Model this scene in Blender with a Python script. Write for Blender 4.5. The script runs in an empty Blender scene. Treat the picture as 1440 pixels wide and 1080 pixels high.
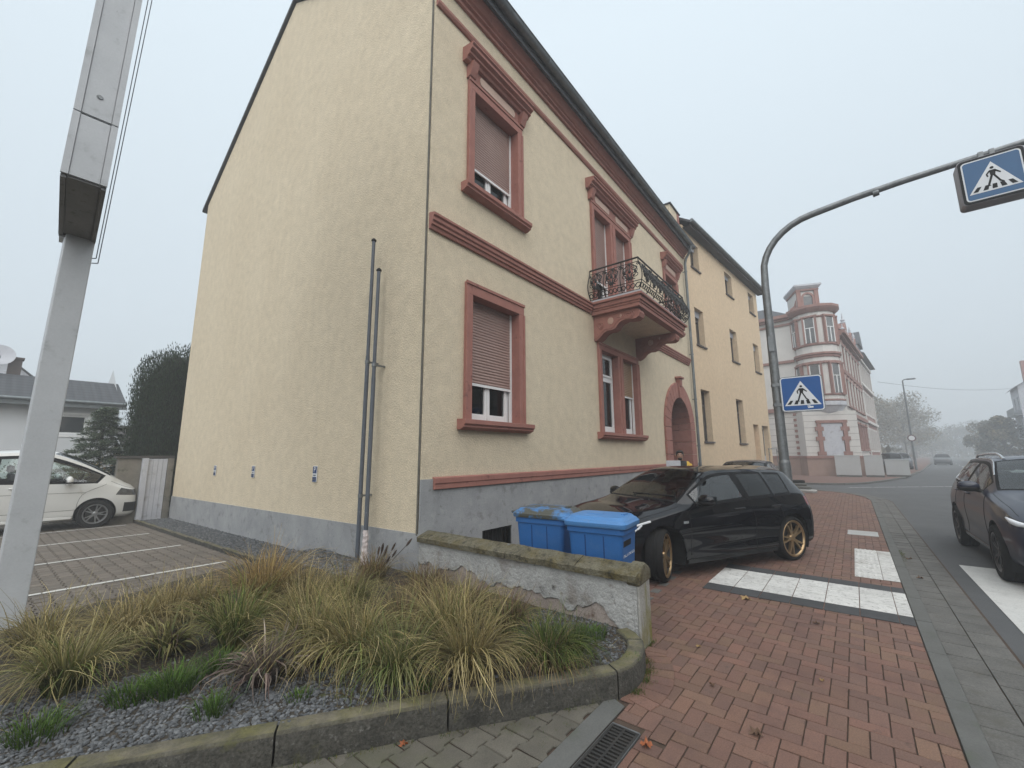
import bpy, bmesh, math, random
import numpy as np
from mathutils import Vector, Matrix, noise
R = math.radians
rnd = random.Random(7)
sc = bpy.context.scene
C = sc.collection
# ------------------------------------------------------------------ mesh helper
class MB:
    def __init__(s):
        s.v = []; s.f = []; s.mi = []; s.cols = None; s.m = 0
    def add(s, verts, faces, mi=None):
        o = len(s.v); s.v += [tuple(p) for p in verts]
        for f in faces:
            s.f.append(tuple(i + o for i in f)); s.mi.append(s.m if mi is None else mi)
    def box(s, x0, y0, z0, x1, y1, z1, M=None, mi=None):
        p = [(x0,y0,z0),(x1,y0,z0),(x1,y1,z0),(x0,y1,z0),(x0,y0,z1),(x1,y0,z1),(x1,y1,z1),(x0,y1,z1)]
        if M is not None: p = [tuple(M @ Vector(q)) for q in p]
        s.add(p, [(0,3,2,1),(4,5,6,7),(0,1,5,4),(1,2,6,5),(2,3,7,6),(3,0,4,7)], mi); return s
    def quad(s, a, b, c, d, mi=None): s.add([a,b,c,d], [(0,1,2,3)], mi)
    def extr(s, poly, vec, mi=None, cap=True):
        n = len(poly); vec = Vector(vec)
        p = [Vector(q) for q in poly]; q = [a + vec for a in p]
        f = [(i, (i+1) % n, n+(i+1) % n, n+i) for i in range(n)]
        if cap: f += [tuple(range(n-1, -1, -1)), tuple(range(n, 2*n))]
        s.add(p + q, f, mi); return s
    def tube(s, pts, r, n=8, cap=True, mi=None, flat=1.0):
        pts = [Vector(p) for p in pts]; k = len(pts)
        rr = r if isinstance(r, (list, tuple)) else [r]*k
        vs = []; up = None
        for i, p in enumerate(pts):
            d = (pts[min(i+1, k-1)] - pts[max(i-1, 0)])
            if d.length < 1e-9: d = Vector((0,0,1))
            d.normalize()
            if up is None:
                up = Vector((0,0,1)) if abs(d.z) < .9 else Vector((1,0,0))
            a = d.cross(up)
            if a.length < 1e-6: a = d.cross(Vector((0,1,0)))
            a.normalize(); b = d.cross(a); b.normalize(); up = -b if False else a.cross(d)
            for j in range(n):
                t = 2*math.pi*j/n
                vs.append(p + a*math.cos(t)*rr[i] + b*math.sin(t)*rr[i]*flat)
        f = []
        for i in range(k-1):
            for j in range(n):
                f.append((i*n+j, i*n+(j+1) % n, (i+1)*n+(j+1) % n, (i+1)*n+j))
        if cap: f += [tuple(range(n-1,-1,-1)), tuple(range((k-1)*n, k*n))]
        s.add(vs, f, mi); return s
    def lathe(s, prof, n=24, M=None, mi=None, cap=True):
        vs = []; k = len(prof)
        for (r, z) in prof:
            for j in range(n):
                t = 2*math.pi*j/n; vs.append(Vector((r*math.cos(t), r*math.sin(t), z)))
        f = [(i*n+j, i*n+(j+1) % n, (i+1)*n+(j+1) % n, (i+1)*n+j) for i in range(k-1) for j in range(n)]
        if cap: f += [tuple(range(n-1,-1,-1)), tuple(range((k-1)*n, k*n))]
        if M is not None: vs = [M @ v for v in vs]
        s.add(vs, f, mi); return s
    def ball(s, c, r, nu=12, nv=8, mi=None, M=None):
        if not isinstance(r, (list, tuple)): r = (r, r, r)
        vs = []; f = []
        for i in range(nv+1):
            ph = math.pi*i/nv
            for j in range(nu):
                t = 2*math.pi*j/nu
                q = Vector((r[0]*math.sin(ph)*math.cos(t), r[1]*math.sin(ph)*math.sin(t), r[2]*math.cos(ph)))
                if M is not None: q = M @ q
                vs.append(Vector(c) + q)
        for i in range(nv):
            for j in range(nu): f.append((i*nu+j, (i+1)*nu+j, (i+1)*nu+(j+1) % nu, i*nu+(j+1) % nu))
        s.add(vs, f, mi); return s
    def profile_x(s, prof, x0, x1, mi=None):   # polygon in (y,z) extruded along x
        s.extr([(x0, y, z) for y, z in prof], (x1-x0, 0, 0), mi); return s
    def build(s, name, mats, parent=None, loc=None, smooth=None, bevel=None, cols=None, seg=2):
        me = bpy.data.meshes.new(name)
        v = s.v
        if loc is not None: v = [(p[0]-loc[0], p[1]-loc[1], p[2]-loc[2]) for p in v]
        me.from_pydata(v, [], s.f)
        if not isinstance(mats, (list, tuple)): mats = [mats]
        for m in mats: me.materials.append(m)
        me.polygons.foreach_set('material_index', s.mi)
        bm = bmesh.new(); bm.from_mesh(me)
        if cols is None: bmesh.ops.recalc_face_normals(bm, faces=bm.faces)
        bm.to_mesh(me); bm.free()
        if smooth is not None:
            me.polygons.foreach_set('use_smooth', [True]*len(me.polygons))
            me.set_sharp_from_angle(angle=R(smooth))
        if cols is not None:
            a = me.color_attributes.new('tint', 'FLOAT_COLOR', 'POINT')
            a.data.foreach_set('color', np.asarray(cols, dtype=np.float32).ravel())
        me.update()
        o = bpy.data.objects.new(name, me); C.objects.link(o)
        if loc is not None: o.location = loc
        if parent is not None: o.parent = parent
        if bevel:
            b = o.modifiers.new('Bevel', 'BEVEL'); b.width = bevel; b.segments = seg; b.limit_method = 'ANGLE'; b.angle_limit = R(40)
        return o
def tag(o, label, cat, group=None):
    o['label'] = label; o['category'] = cat
    if group: o['group'] = group
    return o
def thing(name, label, cat, loc=(0,0,0), rz=0, group=None):
    o = bpy.data.objects.new(name, None); C.objects.link(o)
    o.empty_display_size = .2; o.location = loc; o.rotation_euler = (0, 0, rz)
    return tag(o, label, cat, group)
def struct(o, kind='structure'):
    o['kind'] = kind; return o
def dup(root, loc, rz=None, label=None, scale=None):
    kids = {}
    for o in bpy.data.objects:
        if o.parent: kids.setdefault(o.parent.name, []).append(o)
    def cp(o, par):
        c = o.copy(); C.objects.link(c)
        if par: c.parent = par
        for k in kids.get(o.name, []): cp(k, c)
        return c
    r = cp(root, None); r.location = loc
    if rz is not None: r.rotation_euler = (0, 0, rz)
    if label: r['label'] = label
    if scale: r.scale = scale
    return r
# ------------------------------------------------------------------ materials
def nodes(name):
    m = bpy.data.materials.new(name); m.use_nodes = True
    nt = m.node_tree; b = nt.nodes['Principled BSDF']
    return m, nt, b
class G:
    def __init__(s, nt): s.nt = nt; s.tc = None
    def n(s, t, **kw):
        x = s.nt.nodes.new(t)
        for k, v in kw.items(): setattr(x, k, v)
        return x
    def l(s, a, b): s.nt.links.new(a, b)
    def coord(s, scale=None, kind='Object'):
        if s.tc is None: s.tc = s.n('ShaderNodeTexCoord')
        o = s.tc.outputs[kind]
        if scale is not None:
            mp = s.n('ShaderNodeMapping'); mp.inputs['Scale'].default_value = scale; s.l(o, mp.inputs['Vector']); o = mp.outputs[0]
        return o
    def noise(s, scale, detail=5, rough=.6, vec=None, out='Fac'):
        x = s.n('ShaderNodeTexNoise'); x.inputs['Scale'].default_value = scale; x.inputs['Detail'].default_value = detail; x.inputs['Roughness'].default_value = rough
        s.l(vec if vec is not None else s.coord(), x.inputs['Vector']); return x.outputs[out]
    def ramp(s, fac, stops, interp='LINEAR'):
        r = s.n('ShaderNodeValToRGB'); r.color_ramp.interpolation = interp
        e = r.color_ramp.elements
        while len(e) < len(stops): e.new(.5)
        for i, (p, c) in enumerate(stops):
            e[i].position = p; e[i].color = (c, c, c, 1) if not isinstance(c, (tuple, list)) else (*c[:3], 1)
        s.l(fac, r.inputs[0]); return r.outputs[0]
    def mix(s, fac, a, b, mode='MIX'):
        x = s.n('ShaderNodeMix', data_type='RGBA', blend_type=mode)
        for sock, val in ((0, fac), (6, a), (7, b)):
            if isinstance(val, (int, float)): x.inputs[sock].default_value = val
            elif isinstance(val, (tuple, list)): x.inputs[sock].default_value = (*val[:3], 1)
            else: s.l(val, x.inputs[sock])
        return x.outputs[2]
    def bump(s, h, strength, dist, prev=None):
        x = s.n('ShaderNodeBump'); x.inputs['Strength'].default_value = strength; x.inputs['Distance'].default_value = dist
        s.l(h, x.inputs['Height'])
        if prev is not None: s.l(prev, x.inputs['Normal'])
        return x.outputs[0]
SC = {}
def surf(name, *a, **k):
    if name not in SC: SC[name] = surf_(name, *a, **k)
    return SC[name]
def surf_(name, col, col2=None, vs=3., rough=.8, bump=0, bs=60, bd=.004, fine=.12, fs=80, spots=(), isl=0, islcols=None,
         metal=0, coat=0, spec=.4, stretch=None, bump2=None, attr=False, rvar=.0, trans=0, top=None, islmix=.75):
    m, nt, b = nodes(name); g = G(nt)
    vec = g.coord(stretch) if stretch else g.coord()
    if attr:
        a = g.n('ShaderNodeVertexColor', layer_name='tint'); c = a.outputs[0]
    else:
        c = g.mix(g.ramp(g.noise(vs, 6, .62, vec), [(.32, 0), (.68, 1)]), col, col2 if col2 else tuple(x*.82 for x in col))
    geo = None
    if isl or islcols:
        geo = g.n('ShaderNodeNewGeometry')
        if islcols:
            st = [((i+.5)/len(islcols), k) for i, k in enumerate(islcols)]
            c = g.mix(islmix, c, g.ramp(geo.outputs['Random Per Island'], st))
        if isl:
            wn = g.n('ShaderNodeTexWhiteNoise', noise_dimensions='1D'); g.l(geo.outputs['Random Per Island'], wn.inputs['W'])
            c = g.mix(1, c, g.ramp(wn.outputs[0], [(0, 1-isl), (1, 1+isl)]), 'MULTIPLY')
    if fine: c = g.mix(1, c, g.ramp(g.noise(fs, 3, .6, vec), [(.25, 1-fine), (.75, 1+fine)]), 'MULTIPLY')
    for (sc_, scale, lo, hi, *st) in spots:
        v2 = g.coord(st[0]) if st else vec
        c = g.mix(g.ramp(g.noise(scale, 6, .65, v2), [(lo, 0), (hi, 1)]), c, sc_)
    if top:      # moss and lichen on upward faces, also painting in their brighter light
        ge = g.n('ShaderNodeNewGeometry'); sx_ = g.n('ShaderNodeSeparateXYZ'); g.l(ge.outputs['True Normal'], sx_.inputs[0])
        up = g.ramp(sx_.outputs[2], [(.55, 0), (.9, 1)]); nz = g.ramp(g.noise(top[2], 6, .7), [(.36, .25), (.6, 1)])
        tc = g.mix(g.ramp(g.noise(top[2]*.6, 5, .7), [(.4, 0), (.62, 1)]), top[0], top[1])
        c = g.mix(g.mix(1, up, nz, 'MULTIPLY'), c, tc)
    g.l(c, b.inputs['Base Color'])
    b.inputs['Roughness'].default_value = rough; b.inputs['Metallic'].default_value = metal
    b.inputs['Specular IOR Level'].default_value = spec
    if rvar: 
        rr = g.ramp(g.noise(vs*2.3, 5, .6, vec), [(.3, max(0, rough-rvar)), (.7, min(1, rough+rvar))]); g.l(rr, b.inputs['Roughness'])
    if coat: b.inputs['Coat Weight'].default_value = coat; b.inputs['Coat Roughness'].default_value = .04
    nrm = None
    if bump: nrm = g.bump(g.noise(bs, 4, .6, vec), bump, bd)
    if bump2: nrm = g.bump(g.noise(bump2[0], 5, .6, vec), bump2[1], bump2[2], nrm)
    if nrm is not None: g.l(nrm, b.inputs['Normal'])
    if trans:
        out = nt.nodes['Material Output']; t = g.n('ShaderNodeBsdfTranslucent'); g.l(c, t.inputs[0])
        mx = g.n('ShaderNodeMixShader'); mx.inputs[0].default_value = trans; g.l(b.outputs[0], mx.inputs[1]); g.l(t.outputs[0], mx.inputs[2]); g.l(mx.outputs[0], out.inputs[0])
    return m
def glass(name, tint, spec_rough=.01, ior=1.5):
    m = bpy.data.materials.new(name); m.use_nodes = True; nt = m.node_tree; nt.nodes.clear(); g = G(nt)
    out = g.n('ShaderNodeOutputMaterial'); t = g.n('ShaderNodeBsdfTransparent'); t.inputs[0].default_value = (*tint, 1)
    gl = g.n('ShaderNodeBsdfGlossy'); gl.inputs['Roughness'].default_value = spec_rough
    fr = g.n('ShaderNodeFresnel'); fr.inputs[0].default_value = ior
    # slight waviness of real panes
    bp = g.bump(g.noise(2.2, 2, .5), .03, .02); g.l(bp, gl.inputs['Normal']); 
    mx = g.n('ShaderNodeMixShader'); g.l(fr.outputs[0], mx.inputs[0]); g.l(t.outputs[0], mx.inputs[1]); g.l(gl.outputs[0], mx.inputs[2]); g.l(mx.outputs[0], out.inputs[0])
    return m
M = {}
# stucco of the cream house (rough spray render)
def stucco(name, col, col2, dirt, bumpd=.009):
    m, nt, b = nodes(name); g = G(nt)
    big = g.noise(.6, 6, .65); c = g.mix(g.ramp(big, [(.35, 0), (.7, 1)]), col, col2)
    c = g.mix(1, c, g.ramp(g.noise(5, 6, .7), [(.25, .86), (.75, 1.1)]), 'MULTIPLY')
    vor = g.n('ShaderNodeTexVoronoi'); vor.inputs['Scale'].default_value = 48; g.l(g.coord(), vor.inputs['Vector'])
    grain = g.noise(64, 5, .75)
    c = g.mix(1, c, g.ramp(grain, [(.3, .66), (.62, 1.14)]), 'MULTIPLY')
    # dirt streaks run down
    st = g.ramp(g.noise(3.2, 6, .7, g.coord((1, 1, .16))), [(.60, 0), (.85, .07)]); c = g.mix(st, c, dirt)
    sp = g.ramp(g.noise(22, 4, .8), [(.635, 0), (.71, .7)]); c = g.mix(sp, c, tuple(x*.45 for x in dirt))
    g.l(c, b.inputs['Base Color']); b.inputs['Roughness'].default_value = .93; b.inputs['Specular IOR Level'].default_value = .2
    h = g.mix(.5, grain, vor.outputs['Distance'])
    n = g.bump(h, 1.0, bumpd); n = g.bump(g.noise(9, 4, .6), .18, .012, n); g.l(n, b.inputs['Normal'])
    return m
M['cream'] = stucco('cream_stucco', (.68,.585,.435), (.64,.545,.40), (.36,.30,.225))
M['peach'] = stucco('peach_stucco', (.70,.545,.375), (.66,.51,.35), (.45,.34,.22), .003)
M['dado'] = surf('grey_cement', (.34,.345,.35), (.255,.262,.27), 2.2, .9, .5, 45, .006, spots=[((.16,.16,.155), 5, .56, .75), ((.45,.45,.44), 3, .6, .8), ((.13,.13,.12), 16, .62, .74)])
M['sand'] = surf('red_sandstone', (.35,.158,.125), (.285,.125,.10), 4, .85, .35, 90, .003, spots=[((.14,.06,.05), 7, .6, .75), ((.42,.2,.16), 14, .66, .8)])
M['sandpanel'] = surf('pale_panel', (.55,.40,.32), (.48,.34,.28), 4, .85)
M['white'] = surf('white_plastic', (.78,.78,.77), (.72,.73,.73), 3, .35, fine=.03)
M['shutter'] = surf('brown_shutter', (.36,.245,.21), (.30,.20,.175), 2, .5, fine=.05)
M['shutter2'] = surf('tan_shutter', (.36,.24,.15), (.30,.2,.12), 2, .5, fine=.05)
M['zinc'] = surf('zinc', (.20,.22,.23), (.13,.145,.15), 5, .5, metal=.5, spots=[((.30,.31,.31), 9, .6, .8)])
M['slate'] = surf('slate_roof', (.055,.058,.065), (.04,.042,.05), 3, .6, .4, 20, .01)
M['iron'] = surf('wrought_iron', (.018,.018,.019), (.03,.027,.025), 12, .5, metal=.3)
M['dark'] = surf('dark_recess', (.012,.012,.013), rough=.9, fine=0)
M['curtain'] = surf('net_curtain', (.62,.66,.72), (.5,.55,.62), 6, .9, stretch=(6,6,.4))
M['wood'] = surf('dark_wood_door', (.06,.032,.022), (.045,.024,.018), 5, .45, stretch=(8,8,1))
M['glass'] = glass('window_glass', (.55,.6,.62))
M['cglass'] = glass('car_glass', (.88,.96,.93), ior=1.95)
M['dglass'] = glass('privacy_glass', (.06,.065,.07), ior=1.5)
M['darkpane'] = surf('dark_window_pane', (.02,.024,.028), (.035,.04,.045), 1.5, .06, spec=.7, fine=0)
M['grave'] = surf('gravel_stone', (.17,.18,.19), (.22,.23,.24), 20, .85, islcols=[(.022,.023,.026),(.05,.052,.056),(.085,.088,.092),(.17,.175,.18),(.035,.037,.04),(.065,.063,.06)])
M['soil'] = surf('soil', (.036,.030,.023), (.06,.05,.038), 8, .95, .9, 40, .02, fine=.35, fs=120, spots=[((.07,.085,.025), 3, .58, .7), ((.16,.15,.14), 30, .55, .7)])
M['asphalt'] = surf('asphalt', (.098,.10,.102), (.075,.077,.079), .8, .85, .7, 260, .004, fine=.3, fs=240, spots=[((.10,.10,.10), 1.3, .56, .75, (.2,1,1)), ((.045,.046,.048), 2.2, .62, .72)])
M['mortar'] = surf('joint_sand', (.055,.036,.026), (.085,.058,.042), 12, .95, .4, 90, .004, spots=[((.05,.07,.02), 5, .6, .75)])
M['brick'] = surf('red_paver', (.185,.103,.075), (.15,.085,.064), 8, .7, .6, 150, .003, islmix=.55, fine=.3, fs=110,
    islcols=[(.165,.087,.064),(.195,.108,.073),(.112,.067,.056),(.187,.114,.07),(.147,.085,.067),(.195,.097,.071),(.13,.08,.064)], isl=.1,
    spots=[((.10,.056,.048), 1.3, .5, .74), ((.06,.042,.038), 9, .62, .76), ((.15,.10,.055), .9, .56, .72), ((.30,.21,.17), 17, .68, .8)])
M['gpaver'] = surf('grey_paver', (.13,.118,.095), (.095,.086,.07), 6, .85, .5, 150, .003, fine=.25, fs=130, isl=.14,
    spots=[((.085,.085,.05), 2.1, .52, .72), ((.06,.06,.045), 9, .64, .76)])
M['ppaver'] = surf('parking_paver', (.16,.138,.116), (.125,.108,.092), 3, .85, .5, 150, .003, fine=.22, fs=130, isl=.12, spots=[((.11,.10,.085), 1.4, .52, .75)])
M['kerb'] = surf('concrete_kerb', (.125,.125,.118), (.095,.095,.088), 3, .85, .5, 120, .003, spots=[((.09,.10,.075), 3, .55, .72), ((.06,.06,.055), 12, .66, .76)])
M['mosskerb'] = surf('mossy_shaded_concrete', (.075,.071,.06), (.04,.038,.032), 7, .95, 1, 55, .012, fine=.5, fs=60, top=((.17,.15,.105), (.135,.125,.05), 6), spots=[ ((.028,.027,.023), 7, .56, .74), ((.08,.08,.03), 5, .6, .74), ((.17,.165,.15), 24, .6, .72), ((.02,.019,.017), 34, .6, .7)])  # dark base puts shade into the fronts; tan top is moss plus painted light
M['coping'] = surf('mossy_coping', (.16,.145,.10), (.10,.09,.06), 7, .95, 1, 42, .02, fine=.4, fs=60, spots=[((.115,.09,.032), 6, .46, .66), ((.03,.028,.022), 12, .52, .68), ((.36,.36,.34), 3, .66, .8)], bump2=(11,.8,.03))
M['wallend'] = surf('mossy_plaster', (.36,.355,.33), (.26,.255,.23), 4, .92, .7, 40, .01, fine=.2, spots=[((.19,.17,.05), 3.5, .48, .66, (2,2,.6)), ((.07,.07,.055), 9, .6, .75)])
M['wallplaster'] = surf('old_white_plaster', (.42,.42,.41), (.30,.30,.29), 4, .92, .9, 24, .02, fine=.2, spots=[((.20,.18,.16), 2.6, .55, .7), ((.09,.085,.08), 8, .62, .72), ((.24,.22,.20), 18, .6, .7)], bump2=(5,.6,.04))
M['spall'] = surf('bare_masonry', (.27,.225,.195), (.36,.31,.28), 6, .95, .9, 30, .012, fine=.2, spots=[((.14,.09,.07), 8, .58, .7), ((.38,.33,.29), 5, .62, .75)])
M['roadpaint'] = surf('road_paint', (.58,.575,.55), (.50,.495,.475), 4, .7, .3, 200, .002, spots=[((.30,.30,.29), 14, .6, .75), ((.38,.375,.36), 2, .6, .8)])
M['tactile'] = surf('white_tactile', (.62,.61,.58), (.50,.49,.47), 6, .8, .3, 100, .002, isl=.10, fine=.15, spots=[((.33,.32,.30), 18, .54, .66), ((.30,.27,.24), 2.2, .58, .75), ((.09,.085,.08), 15, .68, .73), ((.12,.11,.10), 40, .66, .72)])
M['blackslab'] = surf('dark_slab', (.045,.046,.048), (.06,.06,.062), 5, .8, .3, 120, .002, isl=.1, spots=[((.10,.10,.10), 9, .66, .8)])
M['lightslab'] = surf('pale_slab', (.42,.42,.41), (.36,.36,.35), 5, .8, .3, 120, .002)
M['gutterpaver'] = surf('gutter_stone', (.135,.13,.12), (.095,.092,.085), 4, .85, .5, 140, .003, fine=.3, isl=.12, spots=[((.09,.085,.07), 3, .55, .72), ((.06,.05,.04), 14, .66, .76)])
M['galv'] = surf('galvanised_steel', (.235,.245,.25), (.16,.17,.175), 9, .45, metal=.6, rvar=.12, fine=.15, fs=30)
M['polegrey'] = surf('grey_pole', (.11,.125,.15), (.08,.092,.11), 6, .5, spots=[((.28,.29,.3), 20, .66, .75)])
M['pylon'] = surf('off_white_metal', (.50,.515,.53), (.44,.455,.47), 3, .5, fine=.05, spots=[((.30,.31,.31), 6, .6, .8), ((.13,.13,.12), 14, .7, .78, (2,2,.6))])
M['black'] = surf('black_plastic', (.010,.010,.011), (.016,.016,.016), 8, .6, fine=.05, spec=.2)
M['rubber'] = surf('tyre_rubber', (.012,.012,.013), (.02,.019,.018), 9, .85, .3, 90, .002, spec=.12)
M['bluesign'] = surf('blue_sign', (.012,.09,.30), (.012,.08,.27), 3, .4, fine=.05)
M['bluesign2'] = surf('faded_blue_sign', (.03,.115,.25), (.03,.10,.22), 3, .4, fine=.04)
M['signwhite'] = surf('sign_white', (.72,.74,.76), (.66,.68,.70), 4, .4, fine=.04)
M['bluebin'] = surf('blue_bin_plastic', (.018,.115,.34), (.02,.105,.30), 3, .5, .15, 200, .001, fine=.08, spots=[((.05,.14,.33), 6, .6, .8)])
M['bluelid'] = surf('blue_lid_plastic', (.065,.215,.48), (.075,.20,.43), 4, .45, .15, 200, .001, fine=.08, spots=[((.13,.22,.38), 7, .6, .8)])
M['dirtylid'] = surf('dirty_blue_lid', (.06,.19,.42), (.07,.18,.37), 4, .6, fine=.1, spots=[((.075,.075,.06), 3.5, .46, .56)])
M['steel'] = surf('cast_iron', (.05,.05,.05), (.075,.07,.065), 9, .55, metal=.6)
M['oldwhite'] = surf('weathered_white', (.52,.53,.56), (.44,.45,.49), 3, .85, .3, 60, .004, spots=[((.28,.27,.28), 4, .56, .75)])
M['garden'] = surf('old_garden_wall', (.22,.20,.17), (.14,.13,.11), 3, .92, .6, 30, .01, spots=[((.06,.07,.04), 4, .55, .7)])
M['backwhite'] = surf('white_render', (.60,.615,.63), (.54,.555,.57), .6, .9, .3, 60, .004)
M['yellowwall'] = surf('yellow_render', (.60,.56,.36), (.5,.47,.3), 1, .9)
def tiles(name, c1, c2, sx, sz):
    if name+'%g' % sz in SC: return SC[name+'%g' % sz]
    m, nt, b = nodes(name); g = G(nt)
    uv = g.coord(None, 'UV') if False else g.coord((sx, sx, sz))
    w = g.n('ShaderNodeTexWave', wave_type='BANDS', bands_direction='Z', wave_profile='SAW'); w.inputs['Scale'].default_value = 1; g.l(uv, w.inputs['Vector'])
    w2 = g.n('ShaderNodeTexWave', wave_type='BANDS', bands_direction='X', wave_profile='SIN'); w2.inputs['Scale'].default_value = 1; g.l(uv, w2.inputs['Vector'])
    c = g.mix(g.noise(2.5, 6, .7), c1, c2); c = g.mix(1, c, g.ramp(w.outputs[0], [(0, .35), (.3, 1.1), (1, 1)]), 'MULTIPLY'); c = g.mix(1, c, g.ramp(w2.outputs[0], [(0, .88), (.4, 1.02)]), 'MULTIPLY')
    g.l(c, b.inputs['Base Color']); b.inputs['Roughness'].default_value = .7
    h = g.mix(.5, w.outputs[0], w2.outputs[0]); g.l(g.bump(h, .8, .05), b.inputs['Normal']); SC[name+'%g' % sz] = m; return m
M['tile'] = tiles('grey_roof_tile', (.085,.088,.095), (.06,.062,.07), 3.2, 5.0)
M['tile2'] = tiles('brown_roof_tile', (.12,.10,.09), (.09,.075,.07), 3.2, 5.0)
# foliage
M['leaf'] = surf('leaf_tint', (.1,.1,.1), rough=.6, attr=True, fine=.15, fs=20, trans=.25, spec=.25)
M['blade'] = surf('grass_tint', (.1,.1,.1), rough=.65, attr=True, fine=.1, fs=30, trans=.3, spec=.25)
M['bark'] = surf('bark', (.07,.055,.045), (.045,.036,.03), 12, .95, .8, 25, .02)

def lettering(name, text, size, mat, parent, loc, rot, align='CENTER', ay='CENTER', ext=.001):
    cu = bpy.data.curves.new(name, 'FONT'); cu.body = text; cu.size = size; cu.align_x = align; cu.align_y = ay; cu.extrude = ext
    t = bpy.data.objects.new(name, cu); C.objects.link(t); bpy.context.view_layer.update()
    me = bpy.data.meshes.new_from_object(t.evaluated_get(bpy.context.evaluated_depsgraph_get())); bpy.data.objects.remove(t); bpy.data.curves.remove(cu)
    me.materials.clear(); me.materials.append(mat); o = bpy.data.objects.new(name, me); C.objects.link(o); o.parent = parent; o.location = loc; o.rotation_euler = rot; return o
HAZE = .0055; SUN_EL = 45; SUN_AZ = 226; SUN_ROT = 90-SUN_AZ; OVERCAST = .75; CLOUD = (6.5,7.45,8.1); HORIZ = .66; SKY = .085; SUN = 1.5; SUN_ANG = 100; EXPO = .86
# ------------------------------------------------------------------ setting: ground, road, pavements
def inpoly(x, y, P):
    c = False; n = len(P)
    for i in range(n):
        x1, y1 = P[i]; x2, y2 = P[(i+1) % n]
        if (y1 > y) != (y2 > y) and x < (x2-x1)*(y-y1)/(y2-y1)+x1: c = not c
    return c
def sheet(name, poly, z, mat, slope=None):
    me = bpy.data.meshes.new(name); bm = bmesh.new()
    f = bm.faces.new([bm.verts.new((x, y, z)) for x, y in poly])
    bmesh.ops.recalc_face_normals(bm, faces=bm.faces)
    if f.normal.z < 0: f.normal_flip()
    bmesh.ops.triangulate(bm, faces=bm.faces); bm.to_mesh(me); bm.free(); me.materials.append(mat)
    o = bpy.data.objects.new(name, me); C.objects.link(o); struct(o); return o
def slz(y): return -.0165*min(max(y-4.5, 0), 30)
BD = Vector((.99495, -.10035, 0)); BN = Vector((-.10035, -.99495, 0))   # direction of the street beyond, and its normal to the road
xs = [-60, -20, -6, 3, 30, 90, 330]; ys = [-170, -60, -9, 0, 4.5, 34.5, 60, 150]
g_ = MB()
gv = [(x, y, -.075+slz(y)) for y in ys for x in xs]
g_.add(gv, [(j*len(xs)+i, j*len(xs)+i+1, (j+1)*len(xs)+i+1, (j+1)*len(xs)+i) for j in range(len(ys)-1) for i in range(len(xs)-1)])
struct(g_.build('ground', M['soil']))
KERB = [(-30,-.42),(16,-.42),(19.5,-.42),(20.9,-.30),(22.2,0.1),(23.2,.8),(24.0,1.8),(24.6,3.2)]
FARK = [(29.2,40),(28.6,10),(28.2,3.5),(28.2,1.6),(28.8,.5),(30.3,-.4),(32.7,-1.15),(38.2,-2.5),(54,-4.8),(89,-8.9),(300,-30.2)]
road = [(-30,-9.5),(-30,-.86),(16,-.86),(19.5,-.82),(21.1,-.62),(22.6,-.2),(23.6,.6),(24.5,1.7),(25.3,3.0),(26.9,3.2),(27.6,40)] + FARK + [(300,-34.6),(78,-12.3),(60,-11.1),(30,-10),(10,-9.5)]
sheet('road', road, -.05, M['asphalt'])
# our pavement: joint sand below the individual stones
pav = [(-.5,-.30),(16,-.30),(19.5,-.30),(20.8,-.17),(22.0,.2),(23.0,.9),(23.8,1.9),(24.4,3.2),(24.4,4.2),(24.4,5.5),(3.7,5.5),(3.66,1.55),(2.9,1.32),(-.5,1.32)]
sheet('pavement_bed', pav, -.009, M['mortar'])
BEDOUT = [(3.64,1.62),(3.47,1.44),(3.22,1.36),(2.97,1.38),(2.69,1.52),(1.95,2.05),(1.45,2.37),(.91,2.74),(.44,3.05),(-.3,3.5),(-1.2,5.6),(.2,6.0),(2.45,6.85),(2.93,7.0),(3.66,7.0)]
BEDIN = [(3.67,1.60),(3.55,1.54),(3.30,1.46),(2.97,1.48),(2.74,1.60),(2.0,2.13),(1.5,2.46),(.96,2.83),(.49,3.14),(-.3,3.7),(-1.2,5.5),(.2,5.95),(2.45,6.82),(3.67,6.95)]
def stone(mb, poly, z, ins=.005, drop=.005, tilt=.0):
    cx = sum(p[0] for p in poly)/len(poly); cy = sum(p[1] for p in poly)/len(poly)
    r = max(math.hypot(p[0]-cx, p[1]-cy) for p in poly); k = 1-ins/r; k2 = 1-.002/r
    tx = rnd.uniform(-tilt, tilt); ty = rnd.uniform(-tilt, tilt); dz = rnd.uniform(-.0015, .0015)
    n = len(poly); h = lambda x, y: z+dz+tx*(x-cx)+ty*(y-cy)
    v = [(cx+(x-cx)*k, cy+(y-cy)*k, h(x, y)) for x, y in poly] + [(cx+(x-cx)*k2, cy+(y-cy)*k2, h(x, y)-drop) for x, y in poly]
    mb.add(v, [tuple(range(n))] + [(i, n+i, n+(i+1) % n, (i+1) % n) for i in range(n)])
def rect(x0, y0, x1, y1): return [(x0,y0),(x1,y0),(x1,y1),(x0,y1)]
GREYB = MB()
mb = MB(); a = .1; gap = .0018
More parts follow.
